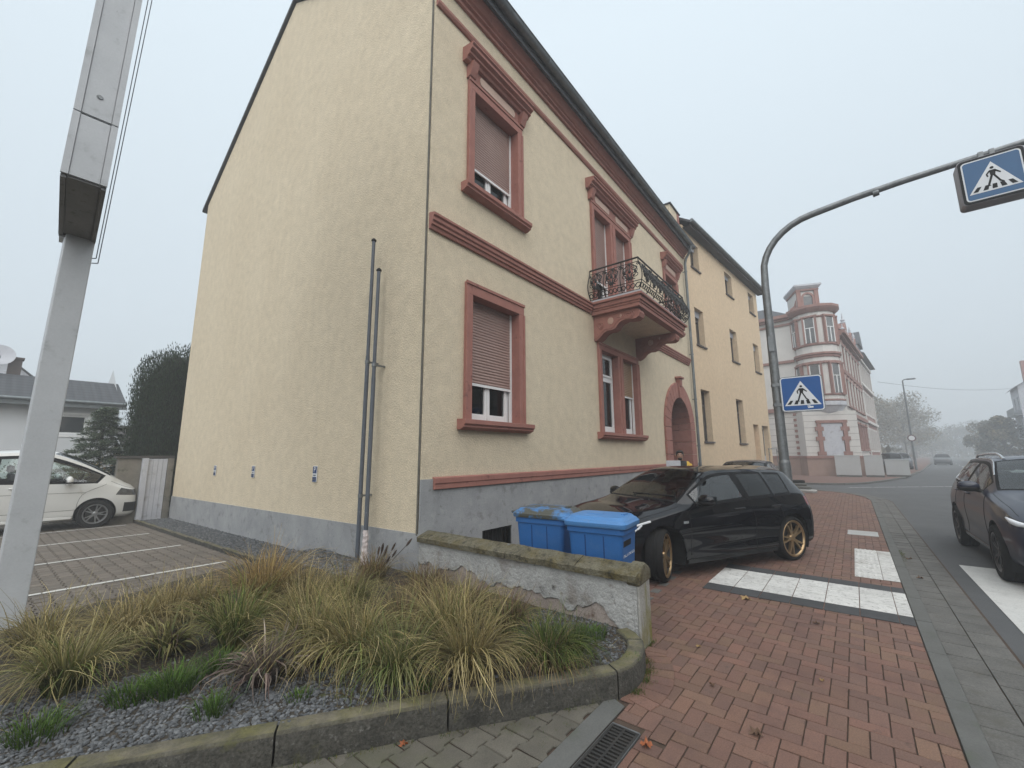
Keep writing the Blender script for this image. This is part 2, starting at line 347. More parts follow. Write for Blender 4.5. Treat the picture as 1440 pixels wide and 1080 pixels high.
for i in range(4, 246):
    for j in range(-4, 46):
        c = (i-j) % 4
        if c == 0: r = (i*a, j*a, (i+2)*a, (j+1)*a)
        elif c == 3: r = (i*a, j*a, (i+1)*a, (j+2)*a)
        else: continue
        x0, y0, x1, y1 = r; cx = (x0+x1)/2; cy = (y0+y1)/2
        if x0 < 19.6: y0 = max(y0, -.298)
        if x0 < 2.62:
            if x1 > 2.7: x0 = max(x0, 2.635)
            else: y1 = min(y1, 1.145); x1 = min(x1, 2.72)
        elif x0 < 2.9: y1 = min(y1, 1.33)
        if y1-y0 < .02 or x1-x0 < .02: continue
        cx = (x0+x1)/2; cy = (y0+y1)/2
        if not inpoly(cx, cy, pav) or inpoly(cx, cy, BEDIN): continue
        stone(mb, rect(x0+gap, y0+gap, x1-gap, y1-gap), 0, tilt=.012)
KC = [(3.80,1.545),(3.655,1.53),(3.62,1.50),(3.52,1.43),(3.38,1.365),(3.22,1.325),(3.05,1.32),(2.90,1.36)]
lens = [0]
for k in range(len(KC)-1): lens.append(lens[-1]+math.hypot(KC[k+1][0]-KC[k][0], KC[k+1][1]-KC[k][1]))
def kcp(s):
    for k in range(len(KC)-1):
        if s <= lens[k+1]: t = (s-lens[k])/(lens[k+1]-lens[k]); return Vector((KC[k][0]+(KC[k+1][0]-KC[k][0])*t, KC[k][1]+(KC[k+1][1]-KC[k][1])*t))
    return Vector(KC[-1])
def kcn(s): d_ = kcp(min(s+.06, lens[-1]))-kcp(max(0, s-.06)); d_.normalize(); return Vector((-d_.y, d_.x))
q = .02
while q < lens[-1]-.1:
    a_, b_ = kcp(q+.003), kcp(q+.098); na, nb = kcn(q), kcn(q+.1); w_ = .17
    stone(mb, [tuple(a_), tuple(a_+na*w_), tuple(b_+nb*w_), tuple(b_)][::-1] if na.y < 0 else [tuple(a_), tuple(b_), tuple(b_+nb*w_), tuple(a_+na*w_)], .006, tilt=.012); q += .101
struct(mb.build('pavement', M['brick']))
# a few grey stones that mark the old boundary line on the pavement
mb = MB()
for k in range(6):
    x = 4.55+k*.33; y = 1.98+.02*k
    stone(mb, rect(x, y-.05, x+.15, y+.05), .0055)
struct(mb.build('pavement_marking_stones', M['gutterpaver']))
# double-T stones
def dt(cx, cy, s=1.0, ang=0):
    d = .011*s; L = .1*s; H = .0825*s; g2 = .003
    up = [(-L,H+d),(-.055*s,H+d),(-.035*s,H-d),(.035*s,H-d),(.055*s,H+d),(L,H+d)]
    pts = [(x, y-g2) for x, y in up] + [(x, -y+g2) for x, y in reversed(up)]
    pts = [(x*(1-.03), y) for x, y in pts]
    ca, sa = math.cos(ang), math.sin(ang)
    return [(cx+x*ca-y*sa, cy+x*sa+y*ca) for x, y in reversed(pts)]
mb = MB(); BEDK = BEDOUT
front = [(-1.4,1.52),(2.66,1.52),(2.66,1.6),(2.0,2.0),(-1.4,4.5)]
for r_ in range(0, 24):
    for k in range(-8, 17):
        x = k*.2+(.1 if r_ % 2 else 0); y = 1.562+r_*.165
        if y < 1.5 or inpoly(x, y, BEDIN) or x > 2.98: continue
        stone(mb, dt(x, y), 0, ins=.007, drop=.007, tilt=.015)
struct(mb.build('driveway', M['gpaver']))
sheet('driveway_bed', [(-1.6,1.3),(2.97,1.3),(2.97,1.45),(1.9,2.2),(-1.6,4.8)], -.012, M['mortar'])
mb = MB()
for k in range(7):
    x = 2.84-k*.8; stone(mb, [(x-.795,1.335),(x,1.335),(x-.0 if k else x+.06,1.47),(x-.795,1.47)], .004, ins=.006)
struct(mb.build('edging_strip', M['kerb'], bevel=None))
# parking lot (falls gently away from the street)
mb = MB(); PX0, PX1 = -7., 2.93
ny = int((19.5-4.2)/.2); 
for r_ in range(int((PX1-PX0)/.165)):
    for k in range(ny):
        x = PX1-.085-r_*.165; y = 4.3+k*.2+(.1 if r_ % 2 else 0)
        if inpoly(x, y, BEDOUT) or (x < -1 and y < 5): continue
        if x < (y-9)*.5-4.5: continue
        pl = dt(x, y, .97, math.pi/2); n0 = len(mb.v)
        stone(mb, pl, .012, ins=.008, drop=.01, tilt=.012)
        for q in range(n0, len(mb.v)): X, Y, Z = mb.v[q]; mb.v[q] = (X, Y, Z+slz(Y))
struct(mb.build('parking_lot', M['ppaver']))
mb = MB()
def slab_y(mb, x0, x1, y0, y1, z): mb.add([(x0,y0,z+slz(y0)),(x1,y0,z+slz(y0)),(x1,y1,z+slz(y1)),(x0,y1,z+slz(y1))], [(0,1,2,3)])
for y0, y1 in ((4.0, 10), (10, 19.6)): slab_y(mb, PX0-.5, 2.95, y0, y1, -.004)
struct(mb.build('parking_bed', M['mortar']))
mb = MB()
for y in (8.0, 10.35, 12.75, 15.1):
    for k in range(22):     # painted stone by stone, so the line is broken at the joints
        x = 2.70-k*.22; slab_y(mb, x-.212+rnd.uniform(-.004,.004), x, y-.045+rnd.uniform(-.004,.004), y+.045+rnd.uniform(-.004,.004), .0185)
struct(mb.build('parking_line', M['roadpaint']))
# kerb between parking lot and the gravel strip, kerb of the planting bed, flush kerb and gutter along the road
def along(pts, step):
    out = []; 
    for i in range(len(pts)-1):
        p, q = Vector(pts[i]), Vector(pts[i+1]); n = max(1, round((q-p).length/step))
        for k in range(n): out.append((p.lerp(q, k/n), p.lerp(q, (k+1)/n)))
    return out
mb = MB()
y = 6.9
while y < 15.4:
    mb.box(2.93, y+.004, -.35, 3.01, y+.996, .075+slz(y)+rnd.uniform(-.004,.004)); y += 1
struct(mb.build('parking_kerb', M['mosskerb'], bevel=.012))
def offset_poly(pts, d):
    out = []
    for i, p in enumerate(pts):
        a_ = Vector(pts[max(i-1,0)]); b_ = Vector(pts[min(i+1,len(pts)-1)]); t = (b_-a_).normalized(); out.append((p[0]+t.y*d, p[1]-t.x*d))
    return out
kp = [(3.655,1.66),(3.60,1.56),(3.50,1.465),(3.37,1.40),(3.22,1.365),(3.05,1.36),(2.90,1.405),(1.95,2.05),(1.18,2.56),(.44,3.05),(-.3,3.5)]
ki = offset_poly(kp, .13)
mb = MB()
spans = [(0,2),(2,6)] + [(k, k+1) for k in range(6, len(kp)-1)]
for s0, s1 in spans:
    for k in range(s0, s1):
        a_, b_ = Vector(kp[k]), Vector(kp[k+1]); c_, d_ = Vector(ki[k+1]), Vector(ki[k])
        e = .006
        if k == s0: a_ = a_.lerp(b_, e/(b_-a_).length); d_ = d_.lerp(c_, e/(c_-d_).length)
        if k == s1-1: b_ = b_.lerp(a_, e/(b_-a_).length); c_ = c_.lerp(d_, e/(c_-d_).length)
        z = .165+.004*math.sin(k*3.1); ch = .014
        A = [a_, b_, c_, d_]
        bo = [(p.x, p.y, -.06) for p in A]; ia = a_.lerp(d_, ch/.13); ib = b_.lerp(c_, ch/.13); ic = c_.lerp(b_, ch/.13); id_ = d_.lerp(a_, ch/.13)
        v = bo + [(a_.x,a_.y,z-ch),(b_.x,b_.y,z-ch),(c_.x,c_.y,z-ch),(d_.x,d_.y,z-ch)] + [(p.x,p.y,z) for p in (ia,ib,ic,id_)]
        f = [(0,1,5,4),(4,5,9,8),(8,9,10,11),(11,10,6,7),(7,6,2,3)]
        if k == s0: f.append((0,4,8,11,7,3))
        if k == s1-1: f.append((1,2,6,10,9,5))
        mb.add(v, f)
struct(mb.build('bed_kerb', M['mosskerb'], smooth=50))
mb = MB()
for k in range(-3, 24):
    mb.box(k*.85+.004, -.42, -.3, (k+1)*.85-.004, -.302, .006+rnd.uniform(-.002,.002))
kk = KERB[2:]; ko = [(19.5,-.30),(20.8,-.17),(22.0,.2),(23.0,.9),(23.8,1.9),(24.4,3.2)]
for k in range(len(kk)-1):
    mb.extr([(kk[k][0],kk[k][1],-.3),(kk[k+1][0],kk[k+1][1],-.3),(ko[k+1][0],ko[k+1][1],-.3),(ko[k][0],ko[k][1],-.3)], (0,0,.308))
struct(mb.build('kerb', M['kerb'], bevel=.006))
mb = MB()
for row in range(2):
    for k in range(-12, 66):
        x = k*.3+(.15 if row else 0); y0 = -.86+row*.2175
        stone(mb, rect(x+.003, y0+.003, x+.297, y0+.2165), -.032+row*.001, ins=.005, drop=.007, tilt=.012)
gk = KERB[2:]; go = [(19.5,-.86),(21.1,-.66),(22.6,-.22),(23.65,.55),(24.5,1.7),(25.2,3.1)]
for k in range(len(gk)-1):
    for t in range(4):
        A_, B_ = Vector(gk[k]).lerp(Vector(gk[k+1]), t/4), Vector(gk[k]).lerp(Vector(gk[k+1]), (t+1)/4); D_, C_ = Vector(go[k]).lerp(Vector(go[k+1]), t/4), Vector(go[k]).lerp(Vector(go[k+1]), (t+1)/4)
        for u in range(2): stone(mb, [tuple(A_.lerp(D_,u/2)), tuple(A_.lerp(D_,(u+1)/2)), tuple(B_.lerp(C_,(u+1)/2)), tuple(B_.lerp(C_,u/2))], -.03, ins=.01, drop=.012)
struct(mb.build('gutter', M['gutterpaver']))
sheet('gutter_bed', [(-8,-.88),(20,-.88),(21.1,-.68),(22.7,-.22),(23.75,.55),(24.6,1.7),(25.3,3.1),(24.3,3.2),(22,.1),(19.5,-.41),(-8,-.41)], -.044, M['mortar'])
# guide strip of white slabs with dark borders, studded slabs at the crossing, access cover
mb = MB(); mw = MB()
y = 1.62
for k in range(7):
    y1 = y-.3; y1 = max(y1, -.298)
    if k == 0: pass
    for (x0, x1) in ((6.02, 6.32), (6.32, 6.62), (6.62, 6.92)):
        stone(mw, rect(x0+.0015, y1+.002, x1-.0015, y-.002), .008, ins=.004, drop=.004)
    for x0, x1 in ((5.74, 6.018), (6.922, 7.18)): stone(mb, rect(x0, y1+.002, x1, y-.002), .007, ins=.004, drop=.004)
    y = y1
struct(mw.build('guide_strip', M['tactile'])); struct(mb.build('guide_strip_border', M['blackslab']))
mb = MB()
for k in range(7):
    x0 = 7.5+k*.3
    stone(mb, rect(x0+.002, -.298, x0+.298, -.132), .008, ins=.004, drop=.005)
    stone(mb, rect(x0+.002, -.13, x0+.298, .16), .008, ins=.004, drop=.005)
    for r_ in range(5):
        yy = -.112+r_*.058; mb.box(x0+.012, yy, .004, x0+.288, yy+.026, .0135)
struct(mb.build('studded_slabs', M['tactile']))
mb = MB(); stone(mb, rect(11.2,-.22,11.8,.27), .010, ins=.02, drop=.008)
struct(mb.build('access_cover', M['lightslab']))
# zebra crossing and other paint
mb = MB()
for k in range(8):
    y1 = -1.06-k*1.0; mb.quad((5.35,y1-.5,-.044),(9.42,y1-.5,-.044),(9.42,y1,-.044),(5.35,y1,-.044))
struct(mb.build('zebra_marking', M['roadpaint']))
mb = MB()
P0 = Vector((26.6,.75)); 
for k in range(5):
    p = Vector((26.9,.35)).lerp(Vector((31.0,-4.3)), k/5); q = Vector((26.9,.35)).lerp(Vector((31.0,-4.3)), k/5+.19); n_ = Vector(((q-p).y, -(q-p).x)).normalized()*.06
    mb.quad((*(p-n_),-.044),(*(q-n_),-.044),(*(q+n_),-.044),(*(p+n_),-.044))
for k in range(9):
    s = 45+k*9; c0 = Vector((0,-2.0,0))+BD*s+BN*.6; c1 = c0+BD*3; n_ = BN*.06
    mb.quad(*[tuple(Vector((p.x,p.y,-.044))) for p in (c0-n_,c1-n_,c1+n_,c0+n_)])
struct(mb.build('road_marking', M['roadpaint']))
# far pavement
far = FARK + [(300,-22),(64,-1.0),(44,1.5),(44,30),(40,40)]
sheet('far_pavement', far, .03, surf('far_red_paving', (.17,.10,.08), (.14,.085,.07), 2, .85, fine=.25, fs=14))
mb = MB()
for a_, b_ in along([(p[0], p[1]) for p in FARK[1:]], 1.0 if False else 2.0):
    t = (b_-a_).normalized(); n_ = Vector((-t.y, t.x))*.15
    mb.extr([(a_.x,a_.y,-.2),(b_.x,b_.y,-.2),(b_.x+n_.x,b_.y+n_.y,-.2),(a_.x+n_.x,a_.y+n_.y,-.2)], (0,0,.245))
struct(mb.build('far_kerb', M['kerb']))
rp = [(-30,-9.4),(10,-9.4),(30,-9.9),(60,-11.0),(78,-12.2),(300,-34.5),(300,-46),(60,-20),(10,-15),(-30,-15)]
sheet('right_pavement', rp, .03, M['kerb'])
# planting bed soil (gently mounded) 
def bedz(x, y): return .135+.03*noise.noise((x*1.1, y*1.1, 3))+.008*noise.noise((x*6, y*6, 1))
mb = MB(); nx, ny_ = 74, 90; idx = {}
inner = [(3.67,1.64),(3.58,1.58),(3.48,1.52),(3.30,1.45),(3.05,1.43),(2.95,1.47),(2.0,2.12),(1.23,2.63),(.5,3.12),(-.3,3.62),(-1.2,5.5),(.2,5.95),(2.45,6.82),(2.97,6.95),(3.67,6.95)]
from mathutils.geometry import tessellate_polygon
bm = bmesh.new(); fc = bm.faces.new([bm.verts.new((x,y,0)) for x,y in inner])
bmesh.ops.triangulate(bm, faces=bm.faces)
for _ in range(5): bmesh.ops.subdivide_edges(bm, edges=[e for e in bm.edges if e.calc_length() > .12], cuts=1, use_grid_fill=True); 
bmesh.ops.triangulate(bm, faces=bm.faces)
for v in bm.verts: v.co.z = bedz(v.co.x, v.co.y)
bmesh.ops.recalc_face_normals(bm, faces=bm.faces)
me = bpy.data.meshes.new('planting_bed'); bm.to_mesh(me); bm.free(); me.materials.append(M['soil'])
for p in me.polygons: p.use_smooth = True
o = bpy.data.objects.new('planting_bed', me); C.objects.link(o); struct(o)
mb = MB(); slab_y(mb, 3.0, 3.68, 6.8, 11, .055); slab_y(mb, 3.0, 3.68, 11, 15.45, .055); struct(mb.build('gravel_strip_bed', M['soil']))
# gravel: real little stones
def pebbles(name, pts, s0, s1, seed):
    r = random.Random(seed)
    bm = bmesh.new(); bmesh.ops.create_icosphere(bm, subdivisions=1, radius=1); bv = np.array([v.co[:] for v in bm.verts]); bf = [tuple(v.index for v in f.verts) for f in bm.faces]; bm.free()
    rng = np.random.default_rng(seed); V = []; F = []
    for i, (x, y, z) in enumerate(pts):
        s = r.uniform(s0, s1); ax = rng.uniform(.55, 1.25, 3)*s; ax[2] *= .7
        q = bv*(1+rng.uniform(-.22, .22, (len(bv), 1)))*ax
        t = r.uniform(0, 6.28); ca, sa = math.cos(t), math.sin(t); t2 = r.uniform(-.5, .5); cb, sb = math.cos(t2), math.sin(t2)
        Rm = np.array([[ca,-sa,0],[sa,ca,0],[0,0,1]]) @ np.array([[1,0,0],[0,cb,-sb],[0,sb,cb]])
        V.append(q @ Rm.T + np.array([x, y, z+s*.25])); F += [(a+i*len(bv), b+i*len(bv), c+i*len(bv)) for a, b, c in bf]
    V = np.concatenate(V); me = bpy.data.meshes.new(name); me.from_pydata(V.tolist(), [], F); me.materials.append(M['grave'])
    o = bpy.data.objects.new(name, me); C.objects.link(o); struct(o, 'stuff'); return o
r = random.Random(3); pts = []
while len(pts) < 7500:
    x, y = r.uniform(-1.1, 2.6), r.uniform(2.1, 4.6)
    if not inpoly(x, y, inner): continue
    # front-left part of the bed, thinning out towards the grasses
    d = (x-1.15)*.55+(y-3.15)*.84; d -= .06; k = noise.noise((x*1.6, y*1.6, 9))
    if d+.35*k > .30 or (x > 1.35 and r.random() < min(1,(x-1.35)*1.6)): continue
    pts.append((x, y, bedz(x, y)))
for k in range(1100):
    x, y = r.uniform(3.0, 3.66), r.uniform(1.5, 2.5)
    if inpoly(x, y, inner): pts.append((x, y, bedz(x, y)))
for k in range(900):
    x, y = r.uniform(.6, 3.5), r.uniform(1.5, 4)
    if inpoly(x, y, inner): pts.append((x, y, bedz(x, y)-.004))
pebbles('bed_gravel', pts, .007, .0155, 5)
pts = [(r.uniform(3.02, 3.66), y, .058+slz(y)) for y in [r.uniform(6.6, 15.4) for _ in range(7000)]]
pts += [(x, y, bedz(x, y)) for x, y in [(r.uniform(3.0, 3.64), r.uniform(5.0, 6.9)) for _ in range(1500)]]
pebbles('strip_gravel', pts, .012, .026, 6)
# ------------------------------------------------------------------ wall with openings (local frame: x along, z up, y into the house)
def wall_panel(mb, u0, u1, z0, z1, holes, y=0., depth=.24, F=None, reveal=True):
    F = F or (lambda u, y, z: (u, y, z))
    us = sorted({u0, u1, *[h[0] for h in holes], *[h[1] for h in holes]}); zs = sorted({z0, z1, *[h[2] for h in holes], *[h[3] for h in holes]})
    us = [u for u in us if u0 <= u <= u1]; zs = [z for z in zs if z0 <= z <= z1]
    for i in range(len(us)-1):
        for j in range(len(zs)-1):
            cu, cz = (us[i]+us[i+1])/2, (zs[j]+zs[j+1])/2
            if any(h[0] < cu < h[1] and h[2] < cz < h[3] for h in holes): continue
            mb.quad(F(us[i],y,zs[j]), F(us[i+1],y,zs[j]), F(us[i+1],y,zs[j+1]), F(us[i],y,zs[j+1]))
    if reveal:
        for a, b, c, d in holes:
            for p, q in (((a,c),(b,c)), ((b,c),(b,d)), ((b,d),(a,d)), ((a,d),(a,c))):
                mb.quad(F(p[0],y,p[1]), F(q[0],y,q[1]), F(q[0],y+depth,q[1]), F(p[0],y+depth,p[1]))
def slats(mb, u0, u1, z0, z1, y, pitch=.048):
    n = max(2, round((z1-z0)/pitch)); p = (z1-z0)/n; vs = []; prof = []
    for k in range(n):
        z = z0+k*p; prof += [(y+.006, z), (y-.004, z+p*.18), (y-.008, z+p*.5), (y-.004, z+p*.85)]
    prof.append((y+.006, z1))
    for yy, z in prof: vs += [(u0, yy, z), (u1, yy, z)]
    mb.add(vs, [(2*i, 2*i+1, 2*i+3, 2*i+2) for i in range(len(prof)-1)])
def sash(parent, u0, u1, z0, z1, y, n=2, bottom=.14, transom=None, fr=.06, white='white'):
    mb = MB(); pn = []
    mb.box(u0, y, z0, u0+fr, y+.07, z1); mb.box(u1-fr, y, z0, u1, y+.07, z1); mb.box(u0+fr, y, z1-fr, u1-fr, y+.07, z1); mb.box(u0+fr, y, z0, u1-fr, y+.07, z0+fr*.7)
    tops = [(z0+fr*.7, z1-fr)] if not transom else [(z0+fr*.7, transom-fr/2), (transom+fr/2, z1-fr)]
    if transom: mb.box(u0+fr, y, transom-fr/2, u1-fr, y+.07, transom+fr/2)
    w = (u1-u0-2*fr)/n
    for k in range(n):
        a, b = u0+fr+k*w+.003, u0+fr+(k+1)*w-.003
        for i, (c, d) in enumerate(tops):
            bt = bottom if i == 0 else fr; s = .062
            mb.box(a, y-.018, c+.003, a+s, y+.05, d-.003); mb.box(b-s, y-.018, c+.003, b, y+.05, d-.003)
            mb.box(a+s, y-.018, c+.003, b-s, y+.05, c+bt); mb.box(a+s, y-.018, d-s, b-s, y+.05, d-.003)
            pn.append((a+s, b-s, c+bt, d-s))
        if k < n-1: mb.box(b-.012, y-.03, z0+fr, b+.018, y-.0185, tops[0][1])
    f = mb.build('sash', M[white], parent, bevel=.006)
    pb = MB()
    for a, b, c, d in pn: pb.box(a-.005, y+.012, c-.005, b+.005, y+.02, d+.005)
    pb.build('pane', M['glass'], parent)
    return pn
def curtain(parent, u0, u1, z0, z1, y, seed=0):
    mb = MB(); n = 60; vs = []
    for i in range(n+1):
        t = i/n; d = .018*math.sin(t*55+seed)+.012*math.sin(t*23+seed*2)
        vs += [(u0+(u1-u0)*t, y+d, z0), (u0+(u1-u0)*t, y+d, z1)]
    mb.add(vs, [(2*i, 2*i+2, 2*i+3, 2*i+1) for i in range(n)]); mb.build('net_curtain', M['curtain'], parent, smooth=60)
# ------------------------------------------------------------------ the cream house
HX, HY = 3.68, 4.46
house = thing('cream_house', 'cream stuccoed two storey corner house with red sandstone trim and an iron balcony', 'house', (HX, HY, 0))
U = lambda x: x-HX
HW, HD, EZ, RZ, RY = 12.95, 10.95, 9.58, 13.05, 5.47
wins = {   # opening (u0,u1,z0,z1)
 'w1': (U(4.57), U(5.76), 2.12, 4.10), 'w2': (U(4.57), U(5.76), 5.92, 7.76),
 'dl': (U(8.97), U(9.86), 2.10, 4.06), 'dr': (U(10.16), U(11.05), 2.10, 4.06),
 'bl': (U(8.86), U(9.76), 5.16, 7.66), 'br': (U(10.06), U(10.96), 5.16, 7.66), 'w3': (U(14.05), U(15.25), 5.92, 7.76)}
DU, DS, DR = U(14.63), 2.45, 1.03
door_hole = (DU-1.08, DU+1.08, -.3, DS+1.08)
mb = MB()
wall_panel(mb, 0, HW, -.3, EZ+.1, [*[(a-.05, b+.05, c-.05, d+.05) for a, b, c, d in wins.values()], door_hole, (U(4.85), U(5.55), .08, .50)], depth=.235)
mb.add([(0,0,.3),(0,HD,.3),(0,HD,EZ),(0,RY,RZ),(0,0,EZ)], [(0,1,2,3,4)])
mb.add([(HW,0,-.3),(HW,HD,-.3),(HW,HD,EZ),(HW,RY,RZ),(HW,0,EZ)], [(4,3,2,1,0)])
mb.quad((0,HD,-.5),(HW,HD,-.5),(HW,HD,EZ),(0,HD,EZ))
house_wall = mb.build('wall', M['cream'], house)
mb = MB()    # cement plinth, front and gable, with the cellar light
wall_panel(mb, -.018, U(13.04), -.3, 1.3, [(U(4.85), U(5.55), .08, .50)], y=-.022, depth=.22); wall_panel(mb, U(16.22), HW+.002, -.3, 1.3, [], y=-.022)
mb.quad((-.018,-.022,1.3),(U(13.04),-.022,1.3),(U(13.04),.0,1.3),(-.018,0,1.3))
mb.add([(-.018,-.022,-.3),(-.018,HD+.01,-.5),(-.018,HD+.01,.49),(-.018,.0,.62),(-.018,-.022,.62)], [(0,1,2,3,4)])
mb.add([(-.018,-.022,.62),(-.018,.0,.62),(-.018,.0,1.3),(-.018,-.022,1.3)],[(0,1,2,3)])
mb.quad((-.018,0,.62),(-.018,HD,.49),(.0,HD,.49),(0,0,.62))
mb.build('plinth', M['dado'], house)
mb = MB(); mb.box(U(4.85), .16, .08, U(5.55), .18, .5)
for k in range(9): mb.tube([(U(4.87)+k*.083, .1, .06), (U(4.87)+k*.083, .1, .5)], .008, 6)
mb.build('cellar_grating', M['iron'], house)
mb = MB(); mb.box(-.024, .02, .6, -.001, .045, EZ); mb.build('corner_bead', surf('bead_grey', (.16,.15,.125), (.10,.095,.08), 6), house)
mb = MB(); mb.profile_x([(-.001,1.162),(-.05,1.162),(-.05,1.232),(-.062,1.24),(-.062,1.312),(-.02,1.325),(-.001,1.325)], U(3.87), U(13.04)); mb.build('base_trim', M['sand'], house, bevel=.006)
def belt(z, x0, x1): return [(-.001,z),(-.04,z),(-.05,z+.05),(-.075,z+.06),(-.075,z+.10),(-.10,z+.12),(-.10,z+.17),(-.125,z+.19),(-.125,z+.225),(-.02,z+.25),(-.001,z+.25)]
for a, b in ((0, U(8.52)), (U(11.75), U(16.15))): mb = MB(); mb.profile_x(belt(4.85,0,0), a, b); mb.build('belt_course', M['sand'], house)
mb = MB(); mb.profile_x([(-.001,8.72),(-.035,8.72),(-.06,8.76),(-.06,8.81),(-.02,8.83),(-.001,8.83)], .02, U(16.2)); mb.build('upper_moulding', M['sand'], house)
co = [(-.001,9.20),(-.05,9.20),(-.05,9.26),(-.10,9.28),(-.10,9.32),(-.14,9.34),(-.19,9.40),(-.23,9.44),(-.23,9.48),(-.29,9.50),(-.29,9.56),(-.001,9.56)]
mb = MB(); mb.profile_x(co, -.05, U(16.45)); mb.build('cornice', M['sand'], house)
mb = MB()
gp = [(-.38+.088*math.cos(t), 9.64+.088*math.sin(t)) for t in [math.pi+k*math.pi/8 for k in range(9)]]
for i in range(8): mb.quad((-.12,*gp[i]),(U(16.62),*gp[i]),(U(16.62),*gp[i+1]),(-.12,*gp[i+1]))
for k in range(15): mb.tube([(-.05+k*.9, gp[0][0]-.006, 9.65), *[(-.05+k*.9, a-(.006 if a < -.38 else -.006), b-.006) for a, b in gp[1:-1]], (-.05+k*.9, gp[-1][0], 9.65)], .008, 5)
mb.tube([(-.12, -.473, 9.64), (U(16.62), -.473, 9.64)], .011, 6)
mb.box(-.14, -.297, 9.562, U(16.6), -.287, 9.70)
mb.build('gutter', M['zinc'], house, smooth=40)
mb = MB(); sl = (RZ-EZ)/RY; t_ = .10
def roofside(y0, y1, flip): 
    z0 = EZ+sl*(RY-abs(y0-RY))-0 if True else 0
for s_ in (0, 1):
    ya, yb = (-.31, RY) if s_ == 0 else (HD+.3, RY)
    za = EZ+sl*(ya if s_ == 0 else HD-ya)+.04; zb = RZ+.04
    x0, x1 = -.07, HW+.0
    mb.add([(x0,ya,za),(x1,ya,za),(x1,yb,zb),(x0,yb,zb),(x0,ya,za+t_),(x1,ya,za+t_),(x1,yb,zb+t_),(x0,yb,zb+t_)], [(0,1,2,3),(4,5,6,7),(0,1,5,4),(3,0,4,7),(1,2,6,5)])
roof = mb.build('roof', M['slate'], house)
mb = MB(); mb.box(U(15.45), .06, 9.5, U(16.5), 2.5, 11.12); ch = mb.build('firewall', M['cream'], house)
mb = MB(); mb.box(U(16.28), .04, 9.6, U(16.53), .0595, 11.1); mb.box(U(16.502), .06, 9.6, U(16.53), 1.0, 11.12); mb.build('firewall_edge', M['sand'], ch)
mb = MB(); mb.box(U(15.40), .0, 11.12, U(16.58), 2.55, 11.17); mb.build('firewall_cap', M['slate'], ch, bevel=.01)
def surround(name, u0, u1, z0, z1, o, side=.14, top=.19, mulls=()):
    """o: list of openings; outer rectangle u0..u1,z0..z1"""
    mb = MB(); e = .052
    zt = o[0][3]
    edges = [u0] + [x for h in o for x in (h[0], h[1])] + [u1]
    for k in range(0, len(edges), 2):
        a, b = edges[k], edges[k+1]; mb.box(a, -e, z0, b, .24, zt)
        # raised fillet
        if k == 0: mb.box(a-.012, -e-.018, z0, a+.035, -e+.01, zt)
        elif k == len(edges)-2: mb.box(b-.035, -e-.018, z0, b+.012, -e+.01, zt)
        else: mb.box((a+b)/2-.05, -e-.02, z0, (a+b)/2+.05, -e+.01, zt)
    mb.box(u0, -e, zt, u1, .24, z1); mb.box(u0-.012, -e-.018, z1-.04, u1+.012, -e+.01, z1+.012)
    return mb.build(name, M['sand'], house, bevel=.006)
def sill(p, u0, u1, z, d=.17):
    mb = MB(); mb.profile_x([(.2,z+.05),(-d,z+.03),(-d,z-.035),(-d+.03,z-.06),(-d+.03,z-.085),(-.06,z-.12),(-.001,z-.12),(-.001,z-.02),(.2,z-.02)], u0, u1); mb.build('sill', M['sand'], p, bevel=.004)
def hood(p, u0, u1, z, panels):
    """frieze with pale panels between small brackets, carried by a moulded hood"""
    mb = MB(); mb.box(u0+.1, -.045, z, u1-.1, 0, z+.25)
    for a, b in ((u0+.1, u0+.24), (u1-.24, u1-.1)): mb.extr([(a,-.045,z+.0),(a,-.09,z+.02),(a,-.13,z+.12),(a,-.17,z+.25),(a,-.045,z+.25)], (b-a,0,0))
    pr = [(-.001,z+.25),(-.10,z+.25),(-.12,z+.29),(-.17,z+.31),(-.17,z+.35),(-.23,z+.38),(-.23,z+.43),(-.26,z+.45),(-.26,z+.475),(-.001,z+.52)]
    mb.profile_x(pr, u0, u1); mb.build('hood', M['sand'], p)
    mb = MB()
    for a, b in panels:
        pts = [(a+.03,-.056,z+.05),(a,-.056,z+.11),(a,-.056,z+.16),(a+.03,-.056,z+.21),(b-.03,-.056,z+.21),(b,-.056,z+.16),(b,-.056,z+.11),(b-.03,-.056,z+.05)]; mb.extr(pts, (0,.02,0))
    mb.build('hood_panel', M['sandpanel'], p)
def shutter(p, o, zb, mat='shutter', y=.15):
    mb = MB(); slats(mb, o[0]+.035, o[1]-.035, zb, o[3], y); mb.build('roller_shutter', M[mat], p, smooth=50)
    mb = MB(); mb.box(o[0], y-.02, o[2], o[0]+.035, y+.03, o[3]); mb.box(o[1]-.035, y-.02, o[2], o[1], y+.03, o[3]); mb.box(o[0]+.035, y-.012, zb-.04, o[1]-.035, y+.012, zb); mb.build('shutter_rail', M['white'], p)
for key, zt, hd in (('w1', 4.29, False), ('w2', 7.93, True)):
    o = wins[key]; w = surround('window', U(4.43), U(5.90), o[2]-.02, zt, [o]); sill(w, U(4.31), U(6.03), o[2]-.02)
    shutter(w, o, 2.74 if key == 'w1' else 6.50, 'shutter')
    sash(w, o[0]+.02, o[1]-.02, o[2], o[3], .2, 2, .10 if key == 'w1' else .08)
    curtain(w, o[0]+.02, o[1]-.02, o[2], o[3], .30, 1 if hd else 4)
    if hd: hood(w, U(4.30), U(6.03), zt+.005, [(U(4.68), U(5.66))])
